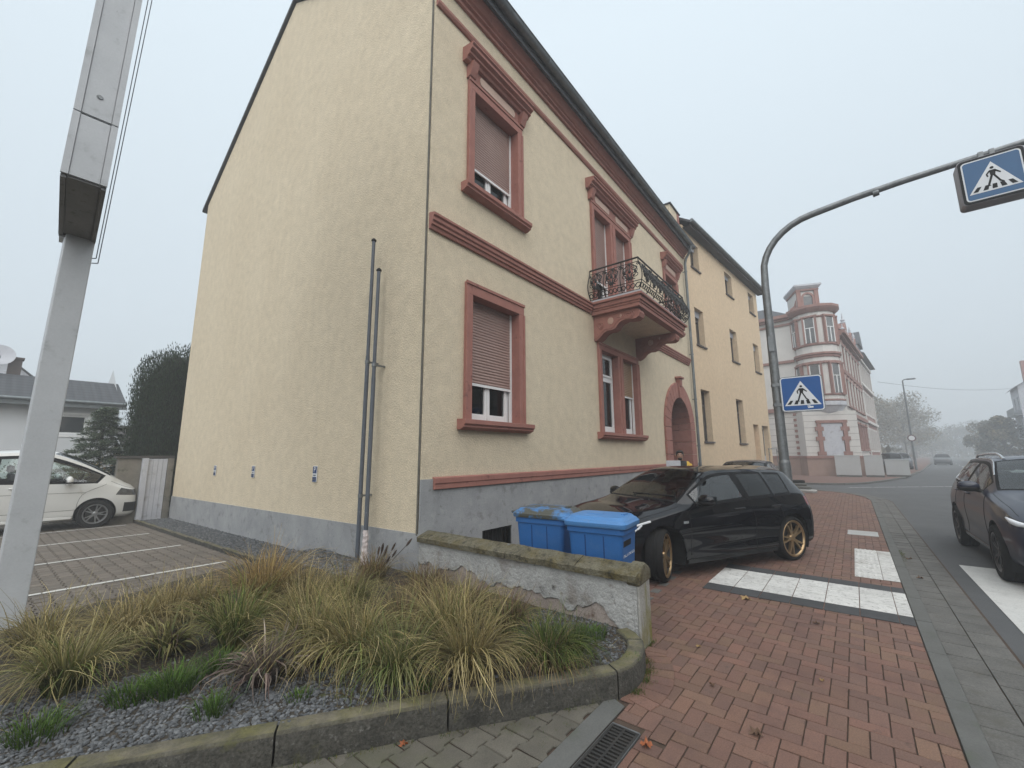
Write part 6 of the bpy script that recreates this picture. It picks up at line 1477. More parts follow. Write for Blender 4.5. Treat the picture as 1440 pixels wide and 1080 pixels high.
# ------------------------------------------------------------------ the man behind the hatchback
mn = thing('person', 'bearded man in dark jacket with yellow shoulder holding a pale folder behind the hatchback', 'person', (9.45,2.92,0), R(195))
J = {}; V = []; E_ = []; Rr = []
def jn(name, p, r, par=None):
    J[name] = len(V); V.append(p); Rr.append(r)
    if par: E_.append((J[par], J[name]))
jn('pelvis',(0,0,.92),.15); jn('waist',(0,0,1.06),.14,'pelvis'); jn('chest',(.01,0,1.25),.165,'waist'); jn('upper',(0,0,1.38),.13,'chest'); jn('neck',(.01,0,1.46),.062,'upper'); jn('neck2',(.02,0,1.51),.058,'neck'); jn('skull',(.025,0,1.575),.083,'neck2'); jn('crownp',(.015,0,1.645),.062,'skull')
for s_, n_ in ((1,'l'),(-1,'r')):
    jn('sh'+n_,(0,s_*.17,1.40),.075,'upper'); jn('el'+n_,(.04,s_*.25,1.14),.05,'sh'+n_); jn('wr'+n_,(.26,s_*.13,1.18),.034,'el'+n_); jn('pa'+n_,(.31,s_*.11,1.19),.032,'wr'+n_)
    for q in range(4): jn(f'f{q}{n_}a',(.345,s_*(.10-.0)+s_*.0,1.225-.022*q),.0095,'pa'+n_); jn(f'f{q}{n_}b',(.355,s_*.075,1.222-.022*q),.009,f'f{q}{n_}a'); jn(f'f{q}{n_}c',(.345,s_*.052,1.22-.022*q),.008,f'f{q}{n_}b')
    jn('t'+n_,(.30,s_*.075,1.235),.011,'pa'+n_); jn('t2'+n_,(.31,s_*.05,1.25),.009,'t'+n_)
    jn('hp'+n_,(0,s_*.10,.86),.10,'pelvis'); jn('kn'+n_,(.02,s_*.11,.48),.065,'hp'+n_); jn('an'+n_,(-.01,s_*.12,.10),.045,'kn'+n_); jn('hl'+n_,(-.03,s_*.12,.05),.045,'an'+n_); jn('to'+n_,(.15,s_*.13,.035),.036,'hl'+n_)
me = bpy.data.meshes.new('body'); me.from_pydata(V, E_, []); bo = bpy.data.objects.new('body', me); C.objects.link(bo)
sk = bo.modifiers.new('Skin','SKIN'); bo.modifiers.new('Sub','SUBSURF').levels = 2
for i, r_ in enumerate(Rr): me.skin_vertices[0].data[i].radius = (r_, r_)
me.skin_vertices[0].data[0].use_root = True
dg_ = bpy.context.evaluated_depsgraph_get(); nm = bpy.data.meshes.new_from_object(bo.evaluated_get(dg_)); bpy.data.objects.remove(bo)
skin = surf('skin', (.36,.21,.15), rough=.55, fine=.03); jac = surf('dark_jacket', (.018,.019,.022), rough=.8); yel = surf('yellow_panel', (.55,.34,.05), rough=.8); jean = surf('dark_jeans', (.03,.035,.05), rough=.9); shoe = M['black']
nm.materials.clear()
for m_ in (skin, jac, yel, jean, shoe): nm.materials.append(m_)
# shape the head: jaw, nose ridge, eye sockets
for v in nm.vertices:
    c = v.co
    if c.z > 1.5:
        dx, dy, dz = c.x-.025, c.y, c.z-1.585
        if dx > .03:
            c.x += .018*math.exp(-((dy/.014)**2)-((dz+.012)/.022)**2) - .006*(math.exp(-(((abs(dy)-.03)/.014)**2)-((dz-.015)/.012)**2))
        c.y *= .92
for p in nm.polygons:
    c = p.center; p.use_smooth = True
    k = 1
    if c.z > 1.475 or (c.x > .285 and c.z > 1.1): k = 0
    elif c.z < .08: k = 4
    elif c.z < .93: k = 3
    elif c.z > 1.36 and c.y > .12 and c.x < .2: k = 2
    p.material_index = k
bo = bpy.data.objects.new('body', nm); C.objects.link(bo); bo.parent = mn
hairm = surf('dark_hair', (.02,.016,.014), rough=.7)
mb = MB(); mb.ball((.005,0,1.615), (.094,.082,.085), 18, 12); 
mb.v = [v if not (v[0] > .055 and v[2] < 1.655) else (.05, v[1], v[2]) for v in mb.v]; mb.build('hair', hairm, mn, smooth=60)
mb = MB(); mb.ball((.07,0,1.515), (.034,.045,.028), 14, 8); mb.build('beard', hairm, mn, smooth=60)
mb = MB()
for s_ in (1,-1): mb.ball((.098,s_*.03,1.60), (.008,.012,.007), 8, 6); mb.ball((.103,s_*.031,1.618), (.006,.018,.004), 8, 5)
mb.build('eyes', M['black'], mn); mb = MB()
for s_ in (1,-1): mb.ball((.015,s_*.082,1.585), (.022,.010,.032), 10, 8)
mb.build('ears', skin, mn, smooth=60)
fo = thing('folder', 'pale grey folder held up by the bearded man', 'folder', (9.45-.36*math.cos(R(15)),2.92-.36*math.sin(R(15))+.12,1.33), R(195)); mb = MB(); mb.box(-.008,-.15,-.1,.008,.13,.15); mb.build('cover', M['oldwhite'], fo, bevel=.004)
# ------------------------------------------------------------------ plants
STRAW = [(.34,.27,.12),(.28,.22,.095),(.44,.36,.19),(.25,.20,.085)]; GREEN = [(.085,.12,.022),(.12,.16,.035),(.06,.09,.018),(.17,.19,.055)]; BROWN = [(.16,.10,.055),(.20,.13,.07),(.12,.075,.045)]; DEEP = [(.045,.075,.012),(.06,.10,.016),(.035,.06,.012)]
OLIVE = [(.20,.19,.07),(.16,.16,.055),(.25,.22,.10)]
def blades(n, h, spread, pal, tip, seed, droop=.9, lean=(0,0), base=.07, wid=.0045, segs=8, straight=.15):
    r = random.Random(seed); mb = MB(); cols = []
    for i in range(n):
        a = r.uniform(0, 2*math.pi); ro = base*math.sqrt(r.random()); x0, y0 = ro*math.cos(a), ro*math.sin(a)
        b = a+r.gauss(0, .5); out_ = r.random()**.7; L = h*r.uniform(.5, 1.0)*(1+.55*out_); out = out_
        th0 = R(3)+out*R(26)*spread; wp = out > .36; dth = droop*(R(112)+R(40)*out if wp else R(34)+R(60)*out)*r.uniform(.75, 1.15)*(straight if r.random() < .1 else 1)
        c = pal[r.randrange(len(pal))]; k = r.uniform(.4, 1.05)*(1.5 if r.random() < .12 else 1); tp = tip[r.randrange(len(tip))] if r.random() < .75 else c
        w = wid*r.uniform(.6, 1.3); p = Vector((x0, y0, 0)); d = Vector((math.cos(b), math.sin(b), 0)); sd = Vector((-d.y, d.x, 0)); o = len(mb.v); tw = r.uniform(-.7,.7)
        sdd = (sd*math.cos(tw)+Vector((0,0,1))*math.sin(tw)*.4).normalized(); curl = r.gauss(0,.22); wob = r.gauss(0,.25)
        for s in range(segs+1):
            t = s/segs; th = th0+dth*t**1.5; ww = w*(1-t**1.6)*.9+.0006
            mb.v += [tuple(p-sdd*ww), tuple(p+sdd*ww)]
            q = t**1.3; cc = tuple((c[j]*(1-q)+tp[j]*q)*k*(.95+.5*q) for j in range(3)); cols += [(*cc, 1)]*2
            dd = (d*math.sin(th)+Vector((0,0,1))*math.cos(th)+sd*(curl*t+wob*math.sin(t*5))+Vector((lean[0],lean[1],0))*t).normalized(); p = p+dd*(L/segs)
            if p.z < .008: p.z = .008
        for s in range(segs): mb.f.append((o+2*s, o+2*s+1, o+2*s+3, o+2*s+2)); mb.mi.append(0)
    return mb, cols
def clump(x, y, h, n, pal, tip, seed, label, spread=1, droop=.9, lean=(0,0), base=.07, wid=.0031, name='grass_clump', cat='ornamental grass', group='ornamental grass clumps in the planting bed', z=None):
    mb, cols = blades(int(n*1.0), h*.93, spread, pal, tip, seed, droop, lean, base, wid)
    o = mb.build(name, M['blade'], None, cols=cols); o.location = (x, y, (bedz(x, y) if z is None else z)-.01)
    return tag(o, label, cat, group)
SG = STRAW[:2]+OLIVE; T = STRAW
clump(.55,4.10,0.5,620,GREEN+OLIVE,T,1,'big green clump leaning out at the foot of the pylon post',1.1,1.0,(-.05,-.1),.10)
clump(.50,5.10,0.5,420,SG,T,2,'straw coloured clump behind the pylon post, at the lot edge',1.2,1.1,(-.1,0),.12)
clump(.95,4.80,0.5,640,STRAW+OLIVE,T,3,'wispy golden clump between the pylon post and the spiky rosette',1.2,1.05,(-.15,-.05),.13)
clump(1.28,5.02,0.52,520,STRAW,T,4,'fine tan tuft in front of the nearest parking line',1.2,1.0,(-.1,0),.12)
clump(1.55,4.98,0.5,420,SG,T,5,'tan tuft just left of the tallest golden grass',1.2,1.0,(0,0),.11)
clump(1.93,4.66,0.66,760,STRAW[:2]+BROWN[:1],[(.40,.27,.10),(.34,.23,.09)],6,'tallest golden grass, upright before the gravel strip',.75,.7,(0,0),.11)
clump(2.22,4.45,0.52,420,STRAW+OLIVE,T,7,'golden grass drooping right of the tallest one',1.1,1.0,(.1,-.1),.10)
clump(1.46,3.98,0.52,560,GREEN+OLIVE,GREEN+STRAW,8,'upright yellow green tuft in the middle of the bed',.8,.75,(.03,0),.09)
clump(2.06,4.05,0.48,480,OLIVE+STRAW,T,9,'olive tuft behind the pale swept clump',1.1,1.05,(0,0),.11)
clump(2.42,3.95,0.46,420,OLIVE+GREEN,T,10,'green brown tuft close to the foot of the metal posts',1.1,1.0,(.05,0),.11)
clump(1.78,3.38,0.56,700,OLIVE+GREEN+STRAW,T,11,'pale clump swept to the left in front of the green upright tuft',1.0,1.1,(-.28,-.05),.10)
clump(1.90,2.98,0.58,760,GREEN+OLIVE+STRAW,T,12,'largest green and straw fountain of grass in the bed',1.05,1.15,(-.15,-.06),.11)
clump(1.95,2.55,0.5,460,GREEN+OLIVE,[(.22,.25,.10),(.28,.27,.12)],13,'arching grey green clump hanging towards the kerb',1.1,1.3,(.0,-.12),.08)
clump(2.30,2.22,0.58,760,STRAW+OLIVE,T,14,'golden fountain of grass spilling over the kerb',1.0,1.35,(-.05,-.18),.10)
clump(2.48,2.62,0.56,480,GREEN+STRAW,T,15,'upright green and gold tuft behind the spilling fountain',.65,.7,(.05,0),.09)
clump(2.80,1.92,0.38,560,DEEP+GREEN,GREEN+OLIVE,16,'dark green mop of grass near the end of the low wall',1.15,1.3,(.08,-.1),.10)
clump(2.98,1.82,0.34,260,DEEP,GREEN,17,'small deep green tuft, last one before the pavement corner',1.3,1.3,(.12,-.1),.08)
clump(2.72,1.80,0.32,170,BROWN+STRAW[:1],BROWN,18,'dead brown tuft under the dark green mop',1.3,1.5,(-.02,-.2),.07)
clump(2.98,3.42,0.38,520,BROWN+OLIVE,BROWN+STRAW[:2],19,'brown tangled tuft under the spalled plaster of the low wall',1.1,1.0,(0,0),.16)
clump(3.10,3.00,0.4,520,BROWN+OLIVE,BROWN+STRAW[:2],20,'wispy brown tuft midway along the low wall',1.0,.9,(0,0),.15)
clump(3.05,2.52,0.36,480,BROWN+GREEN,BROWN+STRAW[:2],21,'brown and green tuft under the bare masonry of the low wall',1.0,.95,(0,0),.14)
clump(2.56,3.28,0.4,420,BROWN+OLIVE,BROWN+STRAW,22,'brown green tuft in the centre of the bed',1.15,1.1,(0,0),.14)
clump(2.75,2.95,0.36,380,BROWN+STRAW[:1],STRAW,23,'low dry tuft right of the bed centre',1.2,1.2,(0,-.05),.13)
clump(2.62,4.30,0.42,420,BROWN+OLIVE,BROWN,24,'dull brown tuft behind the others, by the gable gravel',1.1,1.0,(0,0),.13)
clump(3.28,3.85,0.36,420,BROWN+OLIVE,BROWN,25,'dull tuft in the corner between gable and low wall',1.0,.9,(0,0),.15)
# fountain grass with dark flower heads
pen = clump(3.14,4.62,.46,380,BROWN+OLIVE,[(.26,.17,.08),(.22,.15,.07)],26,'reddish fountain grass with dark bottlebrush heads at the metal posts',.9,.8,(.05,-.05),.11)
r = random.Random(4); mb = MB()
for k in range(10):
    a = r.uniform(0, 6.28); tl = r.uniform(.1, .5); p0 = Vector((.03*math.cos(a), .03*math.sin(a), 0)); h = r.uniform(.22, .44); p1 = Vector((math.cos(a)*tl*.6+.1, math.sin(a)*tl*.6-.06, h)); d = (p1-p0).normalized()
    mb.tube([p0, p0.lerp(p1,.5)+Vector((0,0,.03)), p1], .0018, 4); mb.tube([p1, p1+d*.03, p1+d*.07, p1+d*.10], [.006,.013,.012,.003], 7)
mb.build('flower_head', surf('dark_seed_head', (.035,.022,.018), (.06,.04,.03), 60, .9), pen)
# dry rosettes
def rosette(x, y, seed, n, L, pal, tip, label, w=.011):
    mb, cols = blades(n, L, 1.4, pal, tip, seed, 1.1, (0,0), .07, w, 5)
    o = mb.build('rosette_plant', M['blade'], None, cols=cols); o.location = (x, y, bedz(x, y)); tag(o, label, 'plant', 'dry rosette plants in the bed')
rosette(1.38,3.20,31,190,.34,[(.085,.05,.045),(.13,.09,.075),(.20,.16,.13),(.06,.04,.035)],[(.16,.12,.10),(.25,.21,.17)],'dead purple brown rosette of strap leaves in front of the bed')
rosette(1.46,3.32,32,70,.30,[(.10,.14,.07),(.16,.19,.11)],[(.22,.24,.15)],'grey green strap leaves rising behind the dead rosette')
rosette(1.08,4.22,33,150,.30,[(.11,.13,.035),(.20,.19,.06),(.09,.06,.04)],[(.30,.27,.12),(.14,.12,.05)],'spiky olive rosette between straw clumps and fresh grass')
# small weeds
def weed(x, y, seed, n, L, sp, label): 
    mb, cols = blades(n, L, .8, [(.05,.11,.012),(.07,.14,.02),(.045,.09,.012)], [(.08,.15,.025),(.12,.17,.04)], seed, .5, (0,0), sp, .003, 4)
    o = mb.build('weed_patch', M['blade'], None, cols=cols); o.location = (x, y, bedz(x, y)-.005); tag(o, label, 'weeds', 'fresh green weeds in the gravel')
weed(.98,3.58,41,420,.13,.15,'bright green grass patch in front of the spiky rosette')
weed(.80,3.66,42,260,.10,.13,'short bright grass on the gravel left of the brightest patch')
weed(1.27,3.66,43,260,.12,.10,'bright green grass patch behind the dead rosette')
weed(.40,3.62,44,240,.10,.13,'small green weed patch at the far left of the gravel')
weed(1.06,3.10,45,150,.10,.09,'low green weed left of the dead rosette')
weed(1.42,2.80,46,70,.06,.07,'tiny weed seedlings at the inner edge of the kerb')
weed(3.38,1.86,47,260,.07,.12,'bright mossy weed at the foot of the low wall end')
weed(2.0,2.32,48,60,.07,.05,'thin weed between kerb and arching clump')
weed(3.18,1.42,49,60,.06,.05,'weed growing out of the curved kerb joint')
# matted dead stalks on the bed soil
r = random.Random(9); mb = MB(); cols = []
while len(mb.f) < 5200:
    x, y = r.uniform(-.8, 3.6), r.uniform(1.5, 6.2)
    if not inpoly(x, y, inner): continue
    if (x-1.15)*.55+(y-3.15)*.84 < .1 and x < 1.6: continue
    a = r.uniform(0, 6.28); L = r.uniform(.05, .2); z = bedz(x, y)+.006; d = Vector((math.cos(a), math.sin(a), 0)); s = Vector((-d.y, d.x, 0))*.0022; p = Vector((x, y, z)); q = p+d*L+Vector((0,0,r.uniform(.0,.04)))
    o = len(mb.v); mb.v += [tuple(p-s), tuple(p+s), tuple(q+s*.3), tuple(q-s*.3)]; mb.f.append((o,o+1,o+2,o+3)); mb.mi.append(0); c = (STRAW+BROWN+BROWN)[r.randrange(10)]; cols += [(*[v*.8 for v in c],1)]*4
o_ = mb.build('dead_stalks', M['blade'], None, cols=cols); struct(o_, 'stuff')
# moss and grass in the joints beside the kerb
r = random.Random(12); mb = MB(); cols = []
def joint(x, y, z, n, L, sp):
    for _ in range(n):
        p = Vector((x+r.gauss(0,sp), y+r.gauss(0,sp), z)); d = Vector((r.gauss(0,.5), r.gauss(0,.5), 1)).normalized(); s = Vector((d.y, -d.x, .1)).normalized()*.002; q = p+d*L*r.uniform(.4,1.2); o = len(mb.v)
        mb.v += [tuple(p-s), tuple(p+s), tuple(q)]; mb.f.append((o,o+1,o+2)); mb.mi.append(0); c = [(.05,.09,.015),(.08,.11,.02),(.14,.13,.03)][r.randrange(3)]; cols.extend([(*c,1)]*3)
for k in range(60): t = r.random(); i = r.randrange(6, 9); p = Vector(kp[i]).lerp(Vector(kp[i+1]), t); joint(p.x+.02, p.y-.03, -.004, 14, .022, .014)
for k in range(40): p = Vector(kp[r.randrange(2, 6)]); joint(p.x+.0, p.y-.02, 0, 18, .035, .035)
for k in range(40): joint(2.85-r.random()*.7, 1.49+r.random()*.35, -.005, 12, .014, .012)
for k in range(22): joint(3.66+.3*r.random(), 1.545, 0, 12, .03, .015)
for k in range(26): joint(9.6+r.gauss(0,.25), -.44, -.02, 14, .02, .03)
o_ = mb.build('joint_moss', M['blade'], None, cols=cols); struct(o_, 'stuff')
# fallen leaves
def leaf(x, y, s, a, c, label, z=.006):
    mb = MB(); n = 9; pts = []
    for k in range(18): t = 2*math.pi*k/18; q = 1+.38*math.cos(5*t)+.1*math.cos(10*t); pts.append((s*q*math.cos(t)*.62, s*q*math.sin(t)*.62, .004+s*.18*math.cos(2*t+a)+.012*(k % 3 == 0)))
    mb.add([(0,0,.004)]+pts, [(0, k+1, (k+1) % 18+1) for k in range(18)]); mb.tube([(0,0,.004),(-s*.9,.1*s,.004)], .0012, 4)
    o_ = mb.build('fallen_leaf', surf('leaf_'+c, *{'orange':((.34,.11,.04),(.24,.075,.03)),'tan':((.38,.26,.11),(.28,.18,.08)),'brown':((.13,.075,.045),(.09,.05,.03))}[c], 30, .7), None); o_.location = (x, y, z); o_.rotation_euler = (0,0,a); tag(o_, label, 'leaf', 'fallen leaves on the paving')
leaf(2.56,1.085,.045,.4,'orange','orange red leaf lying at the corner of the drain grate')
leaf(1.60,1.90,.05,1.9,'orange','orange leaf on the grey driveway stones',.0)
leaf(1.72,2.17,.035,3.0,'orange','small orange leaf against the mossy kerb',.0)
leaf(5.62,1.12,.075,1.2,'tan','big tan leaf in front of the white guide strip')
leaf(4.03,1.20,.028,2.2,'tan','small yellow leaf on the bricks below the wall end')
leaf(3.05,.62,.05,.9,'brown','dark crumpled leaf in the middle of the brick paving')
leaf(4.0,.35,.022,2.9,'tan','tiny pale leaf on the bricks between kerb and wall')
leaf(5.25,.45,.04,.2,'brown','brown leaf before the dark border of the guide strip')
leaf(2.32,.66,.03,1.4,'tan','pale leaf on the bricks near the drain')
leaf(8.05,-.52,.05,.4,'brown','brown leaf in the gutter beside the studded slabs',-.024)
leaf(9.35,-.5,.06,2.4,'brown','curled brown leaf in the gutter beyond the studded slabs',-.024)
leaf(3.45,.95,.026,4.0,'brown','small brown leaf between drain and wall end')
# ---- trees
def leafcloud(mb, cols, pts, s, pal, r, up=.3, flat=None):
    for (p, k) in pts:
        n = Vector((r.gauss(0,1), r.gauss(0,1), r.gauss(0,1)+up)).normalized(); a = n.orthogonal().normalized(); t = r.uniform(0, 6.28); b = n.cross(a); a, b = a*math.cos(t)+b*math.sin(t), b*math.cos(t)-a*math.sin(t)
        ss = s*r.uniform(.6, 1.3); o = len(mb.v); p = Vector(p)
        mb.v += [tuple(p-a*ss), tuple(p-b*ss*.5), tuple(p+a*ss), tuple(p+b*ss*.5)]; mb.f.append((o,o+1,o+2,o+3)); mb.mi.append(0)
        c = pal[r.randrange(len(pal))]; cols += [(*[v*k for v in c],1)]*4
yw = thing('yew_tree', 'dense dark columnar yew behind the garden gate', 'tree', (4.05,18.3,-.3))
r = random.Random(21); mb = MB(); cols = []
YP = [(.016,.030,.014),(.022,.040,.018),(.012,.023,.011),(.028,.046,.022)]
for k in range(190):   # upright sprays
    a = r.uniform(0, 6.28); q = math.sqrt(r.random()) if k > 95 else r.uniform(.85,1); zt = 5.85-.35*q**6-r.random()*.5+.42*math.cos(a)*q; R0 = 1.12*(.94+.06*math.sin(3*a+1)); x, y = R0*q*math.cos(a), R0*q*math.sin(a)
    L = r.uniform(.9, 1.8); kk = r.uniform(.7, 1.25)
    z = zt
    while z > .4:
        for _ in range(52):
            t = r.random(); w = .05+.20*math.sin(math.pi*min(1,t*1.02))**.6
            zz = z-t*L; 
            if zz < .3: continue
            o = 1.0+.012*(zt-zz); ang = r.uniform(0,6.28); rr = w*math.sqrt(r.random())
            d = Vector((.10*r.gauss(0,1)+.12*math.cos(a), .10*r.gauss(0,1)+.12*math.sin(a), 1)).normalized(); s = Vector((r.gauss(0,1), r.gauss(0,1), 0)).normalized()*.014; p = Vector((x*o+rr*math.cos(ang), y*o+rr*math.sin(ang), zz)); h = r.uniform(.05,.12); i0 = len(mb.v)
            mb.v += [tuple(p-s), tuple(p+s), tuple(p+d*h)]; mb.f.append((i0,i0+1,i0+2)); mb.mi.append(0); c = YP[r.randrange(4)]; cols += [(*[v*kk for v in c],1)]*3
        z -= L*.55
mb.build('crown', M['leaf'], yw, cols=cols)
mb = MB(); mb.ball((0,0,2.8), (.95,.95,2.6), 14, 10); mb.build('inner_twigs', surf('dark_twigs', (.012,.014,.010), rough=1), yw)
mb = MB(); mb.tube([(0,0,-.3),(0,0,1),(.1,0,3)], [.16,.13,.05], 8); mb.build('trunk', M['bark'], yw)
cf = thing('young_conifer', 'grey green young conifer with drooping sprays behind the van', 'tree', (2.5,18.9,-.3))
r = random.Random(22); mb = MB(); cols = []; tw = MB()
for k in range(64):
    z = .5+3.0*(k/64)**.85; L = (3.55-z)*.42+.15; a = k*2.4; d = Vector((math.cos(a), math.sin(a), .22))
    pts = [Vector((0,0,z))+d*L*t+Vector((0,0,-.22*L*t*t)) for t in (0,.33,.66,1)]; tw.tube(pts, [.012,.009,.006,.003], 4)
    for _ in range(int(300*L)+110):
        t = r.random()**.7; p = Vector((0,0,z))+d*L*t+Vector((0,0,-.22*L*t*t)); q = p+Vector((r.gauss(0,.05), r.gauss(0,.05), r.gauss(-.02,.035))); e = (d*.6+Vector((r.gauss(0,.5), r.gauss(0,.5), r.gauss(-.1,.3)))).normalized(); s = Vector((-e.y, e.x, r.gauss(0,.5))).normalized()*.016; h = r.uniform(.07,.15); i0 = len(mb.v)
        mb.v += [tuple(q-s), tuple(q+s), tuple(q+e*h)]; mb.f.append((i0,i0+1,i0+2)); mb.mi.append(0); c = [(.10,.14,.09),(.15,.19,.13),(.075,.105,.065),(.20,.23,.16)][r.randrange(4)]; cols += [(*c,1)]*3
mb.build('crown', M['leaf'], cf, cols=cols); tw.tube([(0,0,-.2),(0,0,1.6),(0,0,3.5)], [.06,.04,.01], 6); tw.build('trunk', M['bark'], cf)
def bush(name, x, y, z, rx, rz_, n, s, pal, seed, label, twigs=26, group=None, kidname='foliage'):
    t = thing(name, label, 'shrub', (x, y, z), 0, group); r = random.Random(seed); mb = MB(); cols = []; tw = MB(); pts = []
    for k in range(twigs):
        a = r.uniform(0,6.28); q = r.random()**.6; e = Vector((rx*q*math.cos(a), rx*q*math.sin(a), rz_*r.uniform(.6,1.05)*(1-.35*q*q))); m_ = Vector((e.x*.3, e.y*.3, e.z*.5)); tw.tube([(e.x*.1,e.y*.1,0), m_, e], [.012,.008,.003], 4)
        kk = r.uniform(.65,1.25)
        for _ in range(n//twigs): t_ = r.uniform(.35,1.02); p = m_.lerp(e, max(0,(t_-.4)/.6))+Vector((r.gauss(0,rx*.14), r.gauss(0,rx*.14), r.gauss(0,rz_*.08))); pts.append((p, kk))
    leafcloud(mb, cols, pts, s, pal, r); mb.build(kidname, M['leaf'], t, cols=cols); tw.build('stems', M['bark'], t); return t
bush('brown_shrub',2.35,16.9+.6,-.25,.6,1.65,2600,.03,[(.15,.11,.06),(.20,.14,.07),(.11,.10,.05),(.09,.10,.04)],51,'brown leaved shrub beside the garden wall, right of the conifer',40)
bush('green_shrub',1.7,18.0,-.25,.8,1.6,2600,.035,[(.09,.11,.05),(.13,.13,.06),(.10,.09,.05)],52,'dull green shrub above the bonnet of the van',40)
bush('olive_shrub',1.0,18.6,-.25,.8,1.85,1800,.035,[(.12,.11,.05),(.08,.09,.04)],53,'olive shrub half hidden behind the van windscreen',30)
bush('low_hedge',42.2,-1.95,.03,.9,.75,3000,.045,[(.12,.08,.06),(.09,.08,.045),(.15,.10,.07)],54,'low brownish hedge at the end of the utility cabinets',40)
def tree(x, y, h, rx, pal, seed, label, n=4200, s=.2, trunk=.16, z0=.3, far=1.35):
    x *= far; y *= far; h = 1.62+(h-1.62)*far; rx *= far
    t = thing('street_tree', label, 'tree', (x, y, 0), 0, 'foggy trees along the far street'); r = random.Random(seed); mb = MB(); cols = []; tk = MB(); pts = []
    th = h*z0; tk.tube([(0,0,-.2),(0,0,th),(.1,0,h*.7)], [trunk,trunk*.8,trunk*.3], 8); nb = 22
    for k in range(nb):
        a = k*2.4+r.gauss(0,.3); q = r.uniform(.25,1); zz = r.uniform(th*.95, h*.93); e = Vector((rx*q*math.cos(a)*(1-.45*max(0,(zz-h*.55)/(h*.45))), rx*q*math.sin(a)*(1-.45*max(0,(zz-h*.55)/(h*.45))), zz)); b0 = Vector((0,0,max(th*.8, zz*.7-.2)))
        tk.tube([b0, b0.lerp(e,.5)+Vector((0,0,.2)), e], [trunk*.35,trunk*.22,.03], 5); kk = r.uniform(.65,1.3); cr = rx*r.uniform(.30,.52)
        for _ in range(n//nb):
            v = Vector((r.gauss(0,1), r.gauss(0,1), r.gauss(0,1))).normalized()*cr*r.random()**.33; v.z *= .85; pts.append((e+v, kk))
    leafcloud(mb, cols, pts, s, pal, r); mb.build('crown', M['leaf'], t, cols=cols); tk.build('trunk', M['bark'], t, smooth=60)
AUT = [(.17,.14,.085),(.15,.13,.09),(.20,.155,.09),(.12,.11,.075)]; DK = [(.05,.06,.035),(.07,.075,.04)]
tree(80,-3.0,10.0,3.4,AUT,61,'broad brown tree left of the street lamp')
tree(72,-1.2,9.0,3.0,AUT,62,'brown tree right against the terrace house')
tree(86,-6.2,10.8,3.1,AUT,63,'tall brown tree right behind the street lamp')
tree(100,-7.9,10.5,3.6,AUT,64,'brown tree at the left kerb beyond the street lamp')
tree(112,-2,11.0,4.5,AUT,65,'pale foggy tree behind the brown street trees')
for k, (x, y, h) in enumerate(((125,-10.5,8.5),(140,-14.5,7.5),(150,-20,8),(160,-25,9.5),(138,-9.5,10),(165,-31,9))): tree(x, y, h, 4.0, DK+AUT[:1], 70+k, ['faint tree fading into fog, first in the row right of the lamp','faint low tree fading into fog at the end of the road','faint rounded tree in the fog over the road end','taller faint tree in the fog right of the road end','faint tall tree deep in fog over the left kerb','faintest tree in the fog beside the right hand trees'][k], 2600, .3, .2)
tree(87,-16.2,6.6,2.2,AUT+DK,80,'dark tree standing beyond the house at the right edge', 6000, .2, .2, .15, 1)
tree(106,-18.2,7.2,2.6,AUT+DK,81,'second dark tree behind the one at the right edge', 4000, .24, .2, .15, 1)

# low scrub and gardens where the street runs out, too hazy to tell apart
r = random.Random(77); mb = MB(); cols = []; pts = []
for k in range(9000):
    x = 215+r.gauss(0,12); y = r.uniform(-95,45); h = 3.5+2.5*noise.noise((y*.08, 1, 2))+1.5*noise.noise((y*.3, 4, 2)); pts.append((Vector((x, y, max(.1, h*r.random()))), r.uniform(.7,1.2)))
for k in range(3500):
    t = r.uniform(70,190); p = Vector((0,9.5,0))+BD*t; pts.append((Vector((p.x+r.gauss(0,2), p.y+r.gauss(0,2.2), max(.1, 2.6*r.random()))), r.uniform(.7,1.2)))
leafcloud(mb, cols, pts, .55, DK+AUT, r); o_ = mb.build('far_scrub', M['leaf'], None, cols=cols); struct(o_, 'stuff')
# ------------------------------------------------------------------ unseen houses across the street, added to darken reflections and cut sky light
for x0, x1, hh, col, lab in ((-22,-6,9.5,(.30,.27,.23),'unseen brown rendered house across the street, behind the photographer'),(-5.5,11,11,(.22,.20,.19),'unseen grey rendered house across the street beside the crossing'),(11.5,33,9,(.34,.30,.25),'unseen long beige house across the street beyond the crossing')):
    t = thing('unseen_opposite_house', lab, 'house', (x0,-15.4,0), 0, 'unseen houses across the street'); L_ = x1-x0
    ow = [(a,a+1.1,z,z+1.7) for z in (1.2,4.2,7.0) if z+2 < hh for a in [1+2.6*k for k in range(int((L_-1.5)/2.6))]]
    mb = MB(); wall_panel(mb, 0, L_, -.2, hh, ow, F=lambda u,y,z: (u,-y,z)); mb.quad((0,0,-.2),(0,-9,-.2),(0,-9,hh),(0,0,hh)); mb.quad((L_,0,-.2),(L_,-9,-.2),(L_,-9,hh),(L_,0,hh)); mb.build('wall', surf('opposite_render_%d' % x0, col), t)
    for a,b,c,d in ow: mb = MB(); mb.box(a,-.2,c,b,-.15,d); mb.build('window', M['darkpane'], t)
    mb = MB(); mb.add([(-.3,.5,hh-.2),(L_+.3,.5,hh-.2),(L_+.3,-4.5,hh+3.6),(-.3,-4.5,hh+3.6),(L_+.3,-9.5,hh-.2),(-.3,-9.5,hh-.2)],[(0,1,2,3),(3,2,4,5)]); mb.build('roof', M['slate'], t)
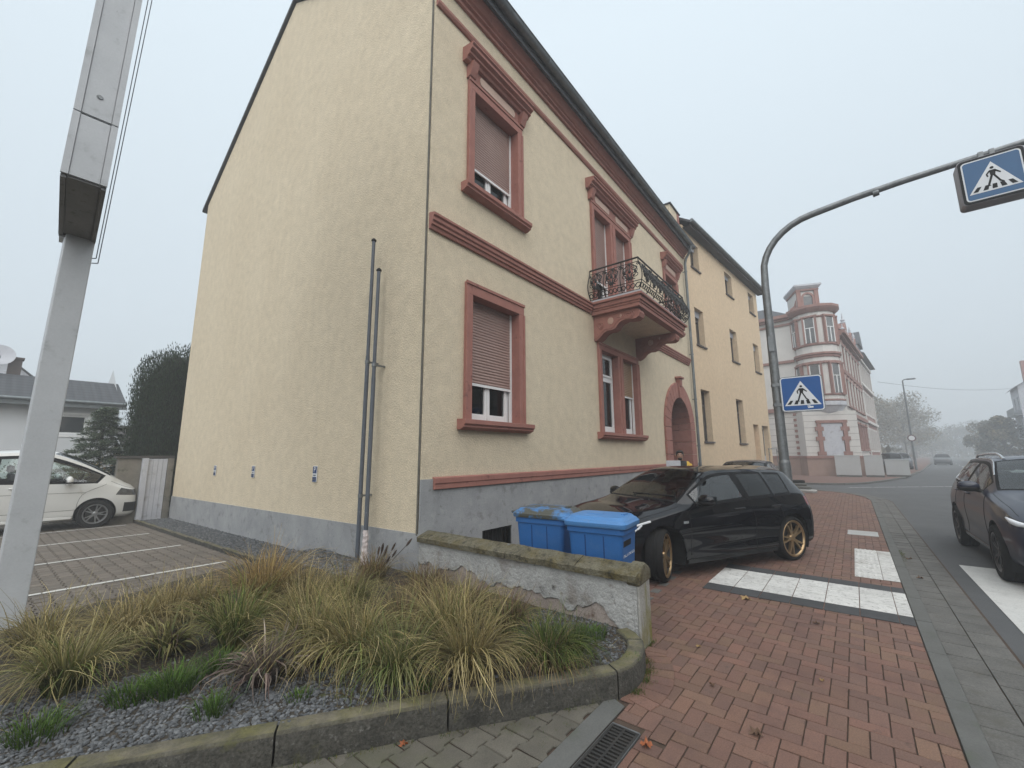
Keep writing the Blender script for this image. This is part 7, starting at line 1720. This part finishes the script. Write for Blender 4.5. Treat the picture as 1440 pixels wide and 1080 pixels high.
# ------------------------------------------------------------------ air, sky, light, camera
hz = MB(); hz.box(-62,-172,-3.5,332,152,19.5)
h_ = hz.build('haze', bpy.data.materials.new('haze_air')); struct(h_, 'stuff')
m = h_.data.materials[0]; m.use_nodes = True; nt = m.node_tree; nt.nodes.clear(); out = nt.nodes.new('ShaderNodeOutputMaterial'); pv = nt.nodes.new('ShaderNodeVolumePrincipled')
pv.inputs['Color'].default_value = (.80,.835,.87,1); pv.inputs['Density'].default_value = HAZE; pv.inputs['Anisotropy'].default_value = .0; nt.links.new(pv.outputs[0], out.inputs['Volume'])
w = bpy.data.worlds.new('World'); sc.world = w; w.use_nodes = True; nt = w.node_tree; g = G(nt); bg = nt.nodes['Background']
sky = g.n('ShaderNodeTexSky', sky_type='NISHITA'); sky.sun_disc = False; sky.sun_elevation = R(SUN_EL); sky.sun_rotation = R(SUN_ROT); sky.air_density = 1; sky.dust_density = 4; sky.ozone_density = 1
hs = g.n('ShaderNodeHueSaturation'); hs.inputs['Saturation'].default_value = .35; g.l(sky.outputs[0], hs.inputs['Color'])
sx_ = g.n('ShaderNodeSeparateXYZ'); g.l(g.coord(None,'Generated'), sx_.inputs[0])
cl = g.mix(1, CLOUD, g.ramp(sx_.outputs[2], [(0, HORIZ), (.75, 1)]), 'MULTIPLY')   # overcast sky: darker towards the horizon
c = g.mix(OVERCAST, hs.outputs[0], cl); g.l(c, bg.inputs['Color']); bg.inputs['Strength'].default_value = SKY
sun = bpy.data.lights.new('Sun', 'SUN'); sun.energy = SUN; sun.angle = R(SUN_ANG); sun.color = (1,.965,.92); so = bpy.data.objects.new('Sun', sun); C.objects.link(so)
az = R(SUN_AZ); el = R(SUN_EL); d = Vector((math.cos(az)*math.cos(el), math.sin(az)*math.cos(el), math.sin(el))); so.rotation_euler = d.to_track_quat('Z','Y').to_euler()
cam = bpy.data.cameras.new('Camera'); cam.sensor_fit = 'HORIZONTAL'; cam.sensor_width = 36; cam.lens = 594/1440*36; cam.clip_start = .05; cam.clip_end = 2000
co_ = bpy.data.objects.new('Camera', cam); C.objects.link(co_)
f_ = 594.; cx, cy = 720, 540
X = Vector((1200-cx, -(637-cy), -f_)).normalized(); Z = Vector((704-cx, -(-3021-cy), -f_)).normalized(); Z = (Z-X*Z.dot(X)).normalized(); Y = Z.cross(X)
Rm = Matrix((X, Y, Z)).to_4x4(); Rm.translation = (0,0,1.62); co_.matrix_world = Rm; sc.camera = co_
sc.view_settings.view_transform = 'Standard'; sc.view_settings.look = 'None'; sc.view_settings.exposure = EXPO; sc.view_settings.gamma = 1
cy_ = sc.cycles; cy_.use_denoising = True; cy_.max_bounces = 7; cy_.diffuse_bounces = 3; cy_.glossy_bounces = 3; cy_.transmission_bounces = 4; cy_.transparent_max_bounces = 10; cy_.volume_bounces = 1; cy_.use_adaptive_sampling = True; cy_.adaptive_threshold = .015; cy_.sample_clamp_indirect = 6; cy_.caustics_reflective = False; cy_.caustics_refractive = False
